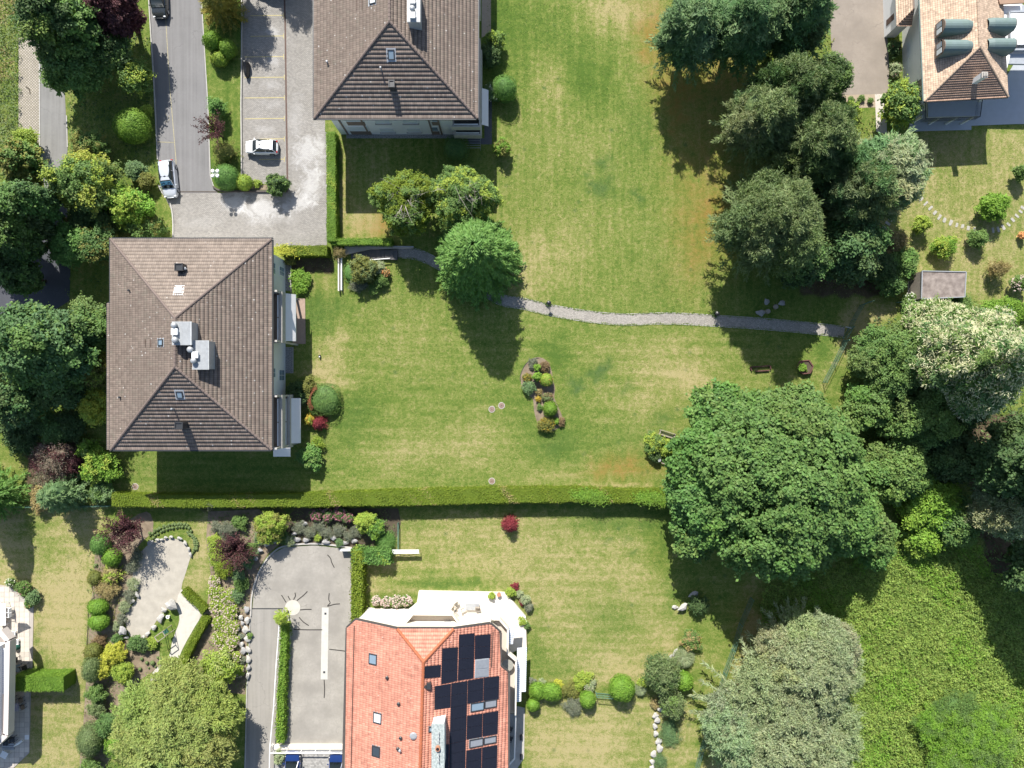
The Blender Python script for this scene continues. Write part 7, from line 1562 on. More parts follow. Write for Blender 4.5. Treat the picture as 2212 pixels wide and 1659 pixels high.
cover('woodland_floor', [(1880, 690), (2300, 680), (2300, 1250), (2150, 1240), (2080, 1150), (1960, 1120), (1860, 1000)], 12, .30, .7, 'dark', 'green', label='dark woodland undergrowth')
cover('woodland_floor', [(1640, 90), (1795, 60), (1800, 240), (1900, 260), (1890, 520), (1930, 640), (1800, 620), (1680, 520), (1620, 330)], 10, .26, .5, 'dark', 'olive', label='undergrowth below the pines')
# ================================================================ SMALL THINGS
def car(x, y, rz, L, W, H, paint, label, name='parked_car', cabin=(.30, .98), hood=.62, sunshade=False, wagon=True, z=0.012, rear=.93):
    """x forward is the nose; rz turns it"""
    p = M(x, y, H * .6); t_ = thing(name, label, 'car', (p.x, p.y, z)); ORG[t_.name] = Vector((0, 0, 0)); t_.rotation_euler.z = rz
    h1 = H * .56
    def loft(sts, n=8):
        mb = MB(); vs = []; fs = []
        for (sx_, hw, zb, zt, rnd) in sts:
            ring = [(-1, zb), (-1, (zb + zt) / 2 + .02), (-1 + rnd * .35, zt - rnd * .10), (-1 + rnd, zt), (0, zt + .02), (1 - rnd, zt), (1 - rnd * .35, zt - rnd * .10), (1, (zb + zt) / 2 + .02), (1, zb)]
            vs += [(sx_ * L, a_ * hw * W / 2, b2) for a_, b2 in ring]
        m = 9
        for i in range(len(sts) - 1):
            for k in range(m - 1): fs.append((i * m + k, i * m + k + 1, (i + 1) * m + k + 1, (i + 1) * m + k))
        fs += [tuple(range(m)), tuple(range((len(sts) - 1) * m, len(sts) * m))[::-1]]
        mb.add(vs, fs); return mb
    b_ = loft([(-.50, .70, .28, h1 * .80, .2), (-.485, .86, .22, h1 * .97, .16), (-.40, .97, .20, h1, .12), (-.1, 1, .20, h1, .10), (.12, 1, .20, h1, .10), (.24, .99, .20, h1 * .97, .14), (.40, .93, .20, h1 * .88, .22), (.465, .82, .22, h1 * .78, .28), (.50, .60, .30, h1 * .62, .35)])
    bo = b_.build('body', paint, t_, smooth=True)
    m_ = bo.modifiers.new('sub', 'SUBSURF'); m_.levels = m_.render_levels = 1
    # glasshouse: windows as dark loft, roof panel on top
    c0 = .5 - hood * .45
    gl = [(-.47, .80, h1 - .03, h1 + .02, .1), (-.40, .80, h1 - .03, H * .90, .16), (-.30, .80, h1 - .03, H * .965, .16), (0, .82, h1 - .03, H * .97, .16), (.10, .80, h1 - .03, H * .93, .18), (c0 + .04, .82, h1 - .03, h1 + .03, .1)]
    if not wagon: gl[0] = (-.42, .78, h1 - .03, h1 + .02, .1); gl[1] = (-.30, .78, h1 - .03, H * .90, .16); gl[2] = (-.2, .79, h1 - .03, H * .96, .16)
    loft(gl).build('glass', CARG, t_, smooth=True)
    r0_, r1_ = (-.415, .095) if wagon else (-.29, .09)
    rm = MB(); nn = 9; vs = []; fs = []
    for i in range(nn):
        s_ = r0_ + (r1_ - r0_) * i / (nn - 1); zt = H * (.985 - .075 * abs((i / (nn - 1)) - .45) ** 2 * 4 * .35); w_ = .70 if 0 < i < nn - 1 else .64
        for k in range(7): a_ = -1 + 2 * k / 6; vs.append((s_ * L, a_ * w_ * W / 2, zt + .012 - .05 * a_ ** 4))
    for i in range(nn - 1):
        for k in range(6): fs.append((i * 7 + k, i * 7 + k + 1, (i + 1) * 7 + k + 1, (i + 1) * 7 + k))
    rm.add(vs, fs); rm.build('roof', paint, t_, smooth=True)
    for s_ in (-1, 1):
        pr = MB()
        for a_, b2 in ((.095, c0 + .04), (-.17, -.17), (r0_ + .01, r0_ - .05)):
            pr.bar((a_ * L, s_ * W * .36, H * .93), (b2 * L, s_ * W * .425, h1 - .01), .07, .05)
        pr.build('window_pillar', paint, t_)
        MB().box((.20 * L, s_ * (W / 2 + .06), h1 + .04), (.12, .20, .12), taper=.8).build('mirror', paint, t_, bevel=.02)
        MB().box((.462 * L, s_ * W * .32, h1 * .72), (.16, .28, .09), s_ * -.35).build('headlight', gloss_mat('headlight_glass', (.75, .77, .78), .1) if 'headlight_glass' not in MATS else MATS['headlight_glass'], t_, bevel=.02)
        MB().box((-.485 * L, s_ * W * .37, h1 * .86), (.12, .22, .2)).build('taillight', MATS.get('taillight_red') or gloss_mat('taillight_red', (.45, .02, .02), .15), t_, bevel=.02)
        for wx_ in (-.31, .315):
            wh = MB(); 
            wh.tube([(wx_ * L, s_ * (W / 2 - .18), .31), (wx_ * L, s_ * (W / 2 + .012), .31)], .31, 18); o2 = wh.build('wheel', BLK, t_)
            MB().tube([(wx_ * L, s_ * (W / 2 - .02), .31), (wx_ * L, s_ * (W / 2 + .025), .31)], .19, 14).build('rim', GREY, o2)
    if sunshade:
        ss, n3, b3 = new_mat('blue_sunshade'); v3 = _n(n3, 'ShaderNodeTexVoronoi'); v3.inputs['Scale'].default_value = 5; tc = _n(n3, 'ShaderNodeTexCoord'); n3.links.new(tc.outputs['Object'], v3.inputs['Vector'])
        n3.links.new(mix(n3, mrange(n3, v3.outputs['Distance'], .25, .6), (.02, .11, .25), (.10, .32, .50)), b3.inputs['Base Color'])
        x0_, x1_ = .125 * L, (c0 + .005) * L
        q = [(x0_, -.34 * W, H * .92), (x0_, .34 * W, H * .92), (x1_, .385 * W, h1 + .07), (x1_, -.385 * W, h1 + .07)]
        MB().slab([Vector(v) + Vector((.02, 0, .02)) for v in q], .015).build('sunshade', ss, t_)
        for s_ in (-1, 1):
            cc = Vector(((x0_ + x1_) / 2 + .05, s_ * .19 * W, (H * .92 + h1 + .07) / 2 + .03)); rg = MB(); n4 = Vector(q[2]) - Vector(q[1]); ang = math.atan2(q[2][2] - q[1][2], q[2][0] - q[1][0])
            ring = [cc + Vector((math.cos(a_) * .17 * math.cos(ang), math.sin(a_) * .17, math.cos(a_) * .17 * math.sin(ang))) for a_ in np.linspace(0, 6.283, 15)]
            rg.tube(ring, .022, 5); rg.build('printed_ring', BLK, t_)
    MB().box((-.503 * L, 0, h1 * .6), (.03, .5, .12)).build('number_plate', WHITE, t_)
    return t_
pw = gloss_mat('white_car_paint', (.80, .81, .82), .25, coat=.6); ps_ = gloss_mat('silver_car_paint', (.62, .64, .67), .3, metal=.35, coat=.5); pb = gloss_mat('black_car_paint', (.025, .03, .03), .2, coat=1); pbl = gloss_mat('blue_car_paint', (.010, .030, .13), .2, coat=1)
car(563, 316, math.pi - .01, 3.85, 1.68, 1.45, pw, 'small white hatchback parked alone in a yellow-lined bay')
car(361, 385, -math.pi / 2 + .10, 4.45, 1.80, 1.65, ps_, 'silver people carrier with a blue windscreen sunshade on the driveway edge', sunshade=True, hood=.60)
car(340, -6, -math.pi / 2 + .03, 4.6, 1.85, 1.68, pb, 'black car half out of frame at the top of the driveway')
car(630, 1665, math.pi / 2, 4.3, 1.8, 1.45, pbl, 'deep blue car below the parapet, nearer the ramp'); car(725, 1667, math.pi / 2, 4.3, 1.8, 1.45, pbl, 'deep blue car below the parapet, nearer the red-roofed house')
car(585, -32, math.pi, 4.2, 1.75, 1.5, pb, 'dark car just above the top edge in the parking bays')
# covered scooter
p = M(531, 148, .6); t_ = thing('covered_scooter', 'scooter under a black cover at the edge of the parking bays', 'scooter', (p.x, p.y, 0)); cv = MB(); rng = np.random.default_rng(3)
def loft2(st):
    vs = []; fs = []; m = 9
    for (yy, hw, hh) in st:
        for k in range(m):
            a_ = math.pi * k / (m - 1); vs.append((p.x + hw * math.cos(a_) + rng.normal() * .02, p.y + yy, .08 + hh * math.sin(a_) ** .7 + rng.normal() * .015))
    for i in range(len(st) - 1):
        for k in range(m - 1): fs.append((i * m + k, i * m + k + 1, (i + 1) * m + k + 1, (i + 1) * m + k))
    fs += [tuple(range(m)), tuple(range((len(st) - 1) * m, len(st) * m))[::-1]]; return vs, fs
cv.add(*loft2([(.95, .10, .45), (.80, .22, .95), (.62, .42, 1.15), (.45, .36, 1.1), (.1, .24, .85), (-.4, .28, .80), (-.75, .22, .75), (-.98, .10, .5)])); cv.build('cover', BLK, t_, smooth=True)
for yy in (.75, -.72): MB().tube([(p.x - .05, p.y + yy, .24), (p.x + .05, p.y + yy, .24)], .24, 14).build('wheel', BLK, t_)
# globe lamp on the island
p = M(463.5, 374, 3.4); q = M(475, 383); t_ = thing('street_lamp', 'lamp post carrying four white disc heads on the planted island', 'street lamp', (p.x, p.y, 0))
MB().tube([(p.x, p.y, .1), (p.x, p.y, 3.3)], [.07, .045], 8).build('pole', GREY, t_); ar = MB(); 
for k in range(4):
    a_ = math.pi / 4 + k * math.pi / 2; ar.bar((p.x, p.y, 3.25), (p.x + .38 * math.cos(a_), p.y + .38 * math.sin(a_), 3.3), .04)
    MB().cyl((p.x + .38 * math.cos(a_), p.y + .38 * math.sin(a_), 3.32), .22, .10, 16, .16).build('lamp_head', WHITE, t_)
ar.build('arm', GREY, t_)
for x_, y_, lb in ((1185, 655, 'low black lantern beside the path, nearer the round conifer'), (1548, 678, 'low black lantern beside the path, nearer the pines')):
    p = M(x_, y_, .9); t_ = thing('garden_lantern', lb, 'lantern', (p.x, p.y, 0), 'lanterns along the cobbled path'); MB().cyl((p.x, p.y, 0), .035, .95, 8).build('pole', BLK, t_)
    MB().cyl((p.x, p.y, .95), .10, .22, 6, .14).build('glass', GLASSB, t_); MB().cyl((p.x, p.y, 1.17), .27, .12, 8, .03).build('shade', BLK, t_)
    fo = Fo(nxt()); r = fo.r; n = 160; az = r.uniform(0, 6.28, n); P = np.stack([np.cos(az) * r.uniform(.05, .4, n), np.sin(az) * r.uniform(.05, .4, n), r.uniform(.05, .3, n)], 1); fo.leaves(P, r.normal(size=(n, 3)) + [0, 0, 1], P, .22, .06, jit(pick('dark', r.uniform(0, 1, n)), r))
    o = bpy.data.objects.new('grass_tuft', fo.mesh('grass_tuft')); o.data.materials.append(FOL); COL.objects.link(o); o.location = (p.x, p.y, 0); tag(o, 'grass tuft growing round the foot of the lantern nearer the ' + ('round conifer' if x_ < 1300 else 'pines'), 'plant')
# manholes
MH = pmat('rusty_cover', (.24, .17, .135), .8, .2, 5)
for x_, y_, lb in ((1062, 884, 'round manhole cover on the lawn, left of the pair'), (1083, 876, 'round manhole cover on the lawn, right of the pair'), (1062, 1039, 'round manhole cover just above the long hedge'), (292, 1051, 'round manhole cover on the small lawn left of the house shadow')):
    p = M(x_, y_); t_ = thing('manhole_cover', lb, 'manhole cover', (p.x, p.y, 0), 'manhole covers in the lawn'); MB().cyl((p.x, p.y, .002), .40, .03, 24).build('rim', CONC, t_); MB().cyl((p.x, p.y, .02), .33, .022, 24).build('lid', MH, t_); MB().cyl((p.x, p.y, .042), .05, .01, 10).build('keyhole', BLK, t_)
# bench
p = M(1438, 938); t_ = thing('garden_bench', 'weathered grey wooden bench beside the light green bush', 'bench', (p.x, p.y, 0)); ORG[t_.name] = Vector((0, 0, 0)); t_.rotation_euler.z = -.30
for k in range(5): MB().box((0, -.22 + k * .10, .44), (1.75, .08, .03)).build('seat_slat', WOOD, t_)
for k in range(3): MB().box((0, .31 + k * .02, .58 + k * .14), (1.75, .03, .09)).build('backrest_slat', WOOD, t_)
for s_ in (-1, 1):
    MB().box((s_ * .88, .30, .45), (.08, .08, .9)).build('leg', WOOD, t_); MB().box((s_ * .88, -.24, .31), (.08, .08, .62)).build('leg', WOOD, t_); MB().box((s_ * .88, .02, .64), (.11, .62, .05)).build('armrest', WOOD, t_)
p = M(1420, 992); t_ = thing('litter_bin', 'small dark litter bin on a post below the bench', 'bin', (p.x, p.y, 0)); MB().cyl((p.x, p.y, .3), .17, .55, 12, .2).build('bin_body', DARK, t_); MB().cyl((p.x + .02, p.y + .2, 0), .03, 1.0, 8).build('post', DARK, t_); MB().cyl((p.x, p.y, .87), .22, .05, 12).build('lid', GREY, t_)
tag(MB().bar((M(1427, 999).x, M(1427, 999).y, .3), (M(1440, 1003).x, M(1440, 1003).y, .3), .1, .1).build('timber_rail', WOOD), 'short timber rail between the litter bin and the huge tree', 'rail')
# timber frame, hexagonal planter
t_ = thing('wooden_barrier', 'low brown timber frame lying on the grass above the huge tree', 'barrier', tuple(M(1640, 796)))
for a_, b2 in (((1619, 793), (1662, 790)), ((1619, 793), (1622, 801)), ((1662, 790), (1663, 798)), ((1630, 802), (1660, 800))): MB().bar(Vector(M(*a_)) + Vector((0, 0, .15)), Vector(M(*b2)) + Vector((0, 0, .15)), .12, .2).build('timber', WOODR, t_)
p = M(1736, 793); t_ = thing('hexagonal_planter', 'six-sided brown wooden planter with green plants on the lawn edge', 'planter', (p.x, p.y, 0)); hx = [(p.x + .88 * math.cos(math.pi / 3 * k + .1), p.y + .88 * math.sin(math.pi / 3 * k + .1), .3) for k in range(6)]
for k in range(6): MB().bar(hx[k], hx[(k + 1) % 6], .13, .5).build('board', WOODR, t_)
MB().prism([(a_[0] * .96 + p.x * .04, a_[1] * .96 + p.y * .04) for a_ in hx], 0, .42).build('soil', SOILD, t_)
bush(1732, 794, 9, .85, 'bright', 'leafy green plants growing inside the six-sided planter', name='planter_plant', cat='plant', L=.2, z0=.42)
# stepping stones
t_ = thing('stepping_stone_path', 'curved row of pale stepping stones through the small right garden', 'path', tuple(M(2080, 480)))
st = [K(3, 0, x_, y_) for x_, y_ in ((970, 1250), (998, 1278), (1026, 1308), (1056, 1338), (1085, 1368), (1115, 1394), (1147, 1414), (1187, 1430), (1226, 1446), (1262, 1455), (1300, 1466), (1338, 1476), (1458, 1480), (1492, 1474), (1524, 1462), (1558, 1442), (1586, 1414), (1612, 1388), (1636, 1360), (1652, 1338), (800, 1412), (783, 1436), (762, 1464), (738, 1496), (716, 1528), (705, 1590))]
SST = pmat('stepping_stone', (.38, .36, .32), .85, .15, 4)
for i, (x_, y_) in enumerate(st):
    p = M(x_, y_); n_ = 6; rr = [R_.uniform(.20, .30) for _ in range(n_)]; ro = R_.uniform(0, 6)
    q_ = M(*st[min(i + 1, len(st) - 1) if i not in (19,) else i - 1]); d = Vector((q_.x - p.x, q_.y - p.y, 0)); d = d.normalized() if d.length > .01 else Vector((1, 0, 0)); e = Vector((-d.y, d.x, 0))
    hw, hl = R_.uniform(.13, .19), R_.uniform(.24, .34)
    MB().prism([tuple(p + d * a_ * hw * R_.uniform(.75, 1.1) + e * b2 * hl * R_.uniform(.8, 1.1))[:2] for a_, b2 in ((-1, -1), (0, -1.15), (1, -1), (1.1, 0), (1, 1), (0, 1.1), (-1, 1))], -.02, .035).build('stepping_stone', SST, t_)
# boulders
def rock(x, y, rx, ry, H, label, mat=STONE, rz=0.0, group=None, name='boulder'):
    p = M(x, y, H * .5); a_, b2 = rx / PX * .88, ry / PX * .88; mb = MB(); r = np.random.default_rng(int(x * 7 + y)); nu, nv = 9, 6; vs = [(0, 0, -.05)]; fs = []
    ph = r.uniform(0, 6, 3)
    for j in range(1, nv):
        f = j / nv; rad = math.sin(min(f * 1.15, 1) * math.pi * .5) if f < .6 else math.cos((f - .6) / .4 * 1.35); zz = H * f
        for i in range(nu):
            an = 2 * math.pi * i / nu; q = rad * (1 + .16 * math.sin(3 * an + ph[0]) + .10 * math.sin(5 * an + ph[1] + f * 3) + r.normal() * .05); vs.append((a_ * q * math.cos(an), b2 * q * math.sin(an), zz + r.normal() * .03 * H))
    vs.append((0, 0, H)); tp = len(vs) - 1
    for i in range(nu):
        fs.append((0, 1 + (i + 1) % nu, 1 + i)); b3 = 1 + (nv - 2) * nu; fs.append((tp, b3 + i, b3 + (i + 1) % nu))
        for j in range(nv - 2): q = 1 + j * nu; fs.append((q + i, q + (i + 1) % nu, q + nu + (i + 1) % nu, q + nu + i))
    me = bpy.data.meshes.new(name); me.from_pydata(vs, [], fs); me.materials.append(mat); o = bpy.data.objects.new(name, me); COL.objects.link(o); o.location = (p.x, p.y, 0); o.rotation_euler.z = rz
    return tag(o, label, 'boulder', group)
GR = 'pale boulders round the gravel court'
for (x_, y_, rx, ry, H, rz, lb, m_) in ((640, 325, 42, 26, .6, .5, 'greyish boulder at the upper left rim of the gravel', STONED), (705, 300, 26, 16, .4, 0, 'small pale boulder on the top rim, left of the gap', STONE), (745, 298, 22, 14, .4, 0, 'small pale boulder on the top rim next to the dark gap', STONE), (782, 278, 22, 16, .4, 0, 'pale boulder left of the middle of the top rim', STONE), (835, 272, 24, 16, .45, 0, 'pale boulder in the middle of the top rim', STONE), (915, 284, 34, 16, .45, -.4, 'long pale boulder on the upper right rim', STONE), (968, 330, 30, 20, .45, -.9, 'white boulder on the right rim of the gravel', STONE), (1002, 388, 16, 30, .4, .1, 'narrow white boulder on the right rim', STONE), (1018, 440, 16, 30, .4, .1, 'lowest white boulder on the right rim', STONE),
     (500, 738, 30, 36, .6, 0, 'white boulder at the top of the left rockery', STONE), (508, 815, 22, 40, .5, .5, 'slab-like pale boulder below the topmost left one', STONE), (465, 880, 34, 26, .5, .8, 'long pale boulder in the left rockery', STONE), (415, 950, 28, 34, .5, .6, 'pale boulder half hidden by lavender', STONED), (370, 1045, 22, 56, .5, -.2, 'tall narrow grey-white boulder above the round one', STONED), (377, 1160, 46, 52, 1.0, 0, 'big round grey boulder at the left rim of the gravel', STONED), (345, 1250, 34, 26, .5, .3, 'white flat boulder below the big round grey one', STONE), (408, 1225, 36, 16, .35, .1, 'flat white stone at the foot of the gravel', STONE),
     (842, 912, 60, 68, 1.3, .2, 'largest white boulder, by the gravel path entrance', STONE), (768, 962, 28, 34, .6, .9, 'white boulder leaning on the largest one', STONE), (735, 1040, 34, 58, .6, -.5, 'long white boulder on the lower right rim', STONE), (672, 1130, 28, 34, .5, -.6, 'creased white boulder on the lower right rim', STONE), (612, 1190, 22, 34, .4, -.7, 'small white boulder near the foot of the gravel', STONE), (575, 1225, 22, 24, .4, -.7, 'last small white boulder beside the dark shrub', STONE), (310, 1110, 18, 20, .3, 0, 'little pale stone left of the round grey boulder', STONED)):
    x2, y2 = Z6(x_, y_); rock(x2, y2, rx * .2277, ry * .2277, H, lb, m_, rz, GR)
GQ = 'stone blocks of the rock row beside the ramp'
blk = ((1550, 960, 30, 40), (1495, 1035, 24, 28), (1555, 1060, 26, 40), (1512, 1090, 20, 26), (1470, 1140, 22, 26), (1540, 1150, 40, 42), (1490, 1210, 24, 24), (1555, 1235, 30, 40), (1500, 1290, 26, 30), (1520, 1350, 32, 40), (1565, 1340, 24, 40), (1565, 1430, 26, 44), (1568, 1510, 20, 34), (1560, 1590, 20, 40))
for i, (x_, y_, rx, ry) in enumerate(blk):
    x2, y2 = Z6(x_, y_); rock(x2, y2, rx * .2277 * 1.1, ry * .2277 * 1.05, .45, 'pale stone block of the row beside the ramp, %s' % ('topmost', 'second, small, from the top', 'third, tall, by the kerb', 'fourth, small, below the second', 'small one on the left edge', 'biggest of the row', 'small one below the left-edge block', 'squarish one right under the biggest', 'one beside the green tuft', 'broad one below the green tuft', 'narrow one against the kerb', 'long one beside the purple cushion', 'thin one near the bottom', 'bottommost')[i], STONE if i % 3 else STONED, R_.uniform(-.4, .4), GQ)
fo_ = [(560, 1188, 9, 6), (577, 1175, 9, 6), (596, 1167, 11, 7), (618, 1163, 11, 6), (640, 1165, 12, 6), (662, 1166, 10, 6), (704, 1170, 11, 6), (720, 1162, 9, 6), (745, 1172, 10, 5), (765, 1168, 9, 6), (657, 1130, 8, 6), (636, 1152, 8, 5), (552, 1205, 7, 8), (600, 1150, 8, 5)]
nm_ = ('at the lower bend of the curved kerb', 'on the bend above the kerb', 'under the round yellow-green shrub', 'right below the round shrub', 'left of the first lavender mounds', 'between the lavender and the court', 'beside the lime cushion', 'behind the blue-green cushion', 'near the court corner', 'under the green end shrubs', 'highest up by the pink flowers', 'above the kerb left of the lavender', 'lowest on the curved kerb', 'half hidden under the round shrub')
for i, (x_, y_, rx, ry) in enumerate(fo_): rock(x_, y_, rx, ry, .5, 'dark grey rockery stone above the court, ' + nm_[i], STONED, R_.uniform(-.3, .3), 'rockery stones above the court')
GW = 'white rocks in the row at the lower right garden'
for i, (x_, y_, rx, ry, lb) in enumerate(((1415, 1545, 7, 9, 'topmost'), (1419, 1555, 8, 8, 'second from the top'), (1414, 1568, 6, 8, 'small one left of the tree'), (1416, 1584, 7, 8, 'beside the juniper top'), (1422, 1600, 8, 9, 'beside the juniper middle'), (1424, 1615, 8, 12, 'long one beside the juniper foot'), (1411, 1628, 8, 10, 'pointed one near the bottom edge'), (1409, 1645, 7, 8, 'small one above the last'), (1408, 1658, 7, 8, 'last at the bottom edge'), (1425, 1530, 8, 8, 'at the head under the dark tree'))):
    rock(x_, y_, rx, ry, .45, 'white rock of the row by the blue juniper, ' + lb, STONE, R_.uniform(-1, 1), GW)
rock(1497, 1284, 12, 9, .9, 'grey boulder in the shade at the foot of the huge tree', STONED, .6); rock(1474, 1311, 14, 8, .8, 'pointed grey-white boulder on the lawn below the huge tree', STONE, .7); rock(1456, 1311, 6, 6, .3, 'small white stone left of the pointed boulder', STONE); rock(1462, 1312, 4, 3, .2, 'tiny white stone beside the pointed boulder', STONE)
rock(1457, 1409, 4, 12, .25, 'narrow white stone edging left of the spiky grass', STONE, -.5); rock(1446, 1420, 4, 10, .25, 'lower white stone edging left of the spiky grass', STONE, -.6)
rock(1688, 655, 9, 7, .5, 'grey stone in the shade above the path, on the right', STONED); rock(1642, 676, 12, 8, .5, 'grey stone right above the cobbled path', STONED); rock(1655, 652, 7, 8, .4, 'upright grey stone under the pines', STONED)
for x_, y_, lb in ((1674, 663, 'pale tree stump between the grey stones'), (1657, 673, 'smaller tree stump above the path')):
    p = M(x_, y_); tag(MB().cyl((p.x, p.y, 0), .3, .3, 12, .27).build('tree_stump', WOOD), lb, 'stump')
# retaining wall and steps by the conifer
p0, p1 = M(735.5, 535, .4), M(735.5, 630, .4)
MB_w = MB().box((M(733.5, 0).x, (M(0, 534).y + M(0, 630).y) / 2, .3), (.14, 5.3, .62)); tag(MB_w.build('retaining_wall', B_ter), 'long white-topped retaining wall left of the dome-shaped shrub', 'wall')
tag(MB().box((M(739, 0).x, (M(0, 536).y + M(0, 628).y) / 2, .24), (.14, 5.1, .48)).build('retaining_wall', WHITE), 'slightly lower inner white wall beside the first one', 'wall')
tag(MB().prism([(M(*q).x, M(*q).y) for q in ((745, 532), (893, 533), (893, 537), (800, 540), (745, 552))], 0, .35).build('retaining_wall', B_ter2), 'tapering beige wall under the short hedge above the stairs', 'wall')
MB().bar(M(742, 531.5, .45), M(893, 533, .45), .10, .12)
t_ = thing('outdoor_stairs', 'dark stone stairs leading down beside the beige wall', 'stairs', tuple(M(800, 550)))
ST_ = pmat('dark_stair_stone', (.115, .11, .11), .85, .15, 3)
for k in range(11):
    x_ = 758 + k * 9.2; q = M(x_ + 4.6, 549 + k * .3); MB().box((q.x, q.y, .03 + .018 * k), (.49, 1.15, .05 + .03 * k)).build('step', ST_, t_)
tag(MB().bar(M(795, 562, .6), M(842, 558, .6), .08, .10).bar(M(795, 562, 0), M(795, 562, .6), .06).bar(M(842, 558, 0), M(842, 558, .6), .06).build('handrail', WHITE), 'short white handrail at the foot of the stairs', 'railing')
tag(MB().bar(M(742, 531, .5), M(893, 533, .5), .09, .09).bar(M(742, 531, 0), M(742, 531, .5), .06).bar(M(893, 533, 0), M(893, 533, .5), .06).bar(M(818, 532, 0), M(818, 532, .5), .06).build('handrail', GREY), 'grey rail along the lower side of the short hedge', 'railing')
# fences
def wire_fence(pts, H, label, step=2.4, name='wire_fence', braces=True):
    q = G(pts); t_ = thing(name, label, 'fence', tuple(q[0])); n_ = 0
    for a_, b2 in zip(q[:-1], q[1:]):
        d = b2 - a_; k_ = max(1, int(d.length / step)); dn = d.normalized(); e = Vector((-dn.y, dn.x, 0))
        for i in range(k_):
            s_ = a_ + d * i / k_; MB().bar(s_, s_ + Vector((0, 0, H)), .06).build('post', GREENM, t_)
        w = MB()
        for zz in (.05, H * .33, H * .66, H - .03): w.bar(a_ + Vector((0, 0, zz)), b2 + Vector((0, 0, zz)), .03)
        for i in range(int(d.length / .16)): s_ = a_ + dn * i * .16; w.bar(s_, s_ + Vector((0, 0, H)), .012)
        o = w.build('wire_mesh', GREENM, t_); tag(o, kind='stuff')
    s_ = q[-1]; MB().bar(s_, s_ + Vector((0, 0, H)), .06).build('post', GREENM, t_)
    return t_
wire_fence([(1876, 652), (1856, 660), (1838, 692), (1829, 712)], 1.2, 'green wire fence running up from the path gate'); wire_fence([(1820, 738), (1800, 780), (1776, 826)], 1.2, 'green wire fence running down from the path gate to the huge tree')
wire_fence([(1620, 1290), (1596, 1345), (1580, 1400), (1562, 1450), (1547, 1503)], 1.3, 'wire fence in and below the shade of the huge tree'); wire_fence([(1547, 1505), (1532, 1555), (1512, 1615), (1492, 1690)], 1.3, 'wire fence from the corner post down to the bottom edge'); wire_fence([(1492, 1500), (1546, 1505)], 1.2, 'short cross fence from the clipped ball to the corner post'); wire_fence([(-30, 1093), (120, 1093), (245, 1091)], 1.1, 'thin wire fence on the left, continuing the long hedge'); wire_fence([(1935, 654), (1992, 656)], 1.0, 'low wire fence under the white rose bush'); wire_fence([(861, 1128), (861, 1185)], .9, 'nearly invisible wire fence stub above the white screen')
t_ = thing('garden_gate', 'green metal gate standing open at the end of the cobbled path', 'gate', tuple(M(1826, 722)))
for x_, y_ in ((1832, 708), (1821, 736)): q = M(x_, y_); MB().bar(q, q + Vector((0, 0, 1.5)), .11).build('post', GREENM, t_)
a_, b2 = M(1832, 708), M(1818, 732); gm = MB()
for zz in (.15, 1.3): gm.bar(a_ + Vector((0, 0, zz)), b2 + Vector((0, 0, zz)), .06)
for k in range(8): s_ = a_ + (b2 - a_) * k / 7; gm.bar(s_ + Vector((0, 0, .15)), s_ + Vector((0, 0, 1.3)), .03)
gm.build('gate_leaf', GREENM, t_); MB().bar(M(1826, 706, 1.5), M(1838, 709, 1.5), .1).build('crossbar', GREY, t_)
t_ = thing('garden_gate', 'green wire gate between the two clipped balls of the lower garden', 'gate', tuple(M(1303, 1493)))
for x_ in (1286, 1320): q = M(x_, 1494 + (x_ > 1300) * 3); MB().bar(q, q + Vector((0, 0, 1.3)), .08).build('post', GREENM, t_)
gm = MB(); a_, b2 = M(1286, 1496), M(1320, 1499)
for zz in (.1, .7, 1.25): gm.bar(a_ + Vector((0, 0, zz)), b2 + Vector((0, 0, zz)), .05)
for k in range(12): s_ = a_ + (b2 - a_) * k / 11; gm.bar(s_ + Vector((0, 0, .1)), s_ + Vector((0, 0, 1.25)), .02)
gm.build('gate_leaf', GREENM, t_)
# white folding screen (clothes drier) by the corner hedge
t_ = thing('clothes_drier', 'white folding clothes drier right of the corner hedge', 'clothes drier', tuple(M(880, 1195)))
f_ = MB(); A_ = [M(*K(1, 2, *q), 1.0) for q in ((900, 268), (1083, 268), (1083, 290), (925, 292))]
for i in range(4): f_.bar(A_[i], A_[(i + 1) % 4], .05)
for k in range(7): f_.bar(A_[0] + (A_[3] - A_[0]) * k / 6, A_[1] + (A_[2] - A_[1]) * k / 6, .035)
f_.build('rack', WHITE, t_); l_ = MB(); 
for q, r_ in ((0, 2), (1, 3)): l_.bar(A_[q], Vector((A_[r_].x, A_[r_].y - .3, 0)), .03)
for q in (1, 2): l_.bar(A_[q], Vector((A_[q].x + .1, A_[q].y - .2, 0)), .03)
l_.build('legs', WHITE, t_)
tag(MB().box((M(742 + 25, 0).x, M(0, 1185).y, .95), (3.2, .12, .08)).box((M(767, 0).x, M(0, 1185).y, .45), (3.2, .06, .9)).build('low_wall', WHITE), 'white capped screen at the top of the corner hedge', 'wall')
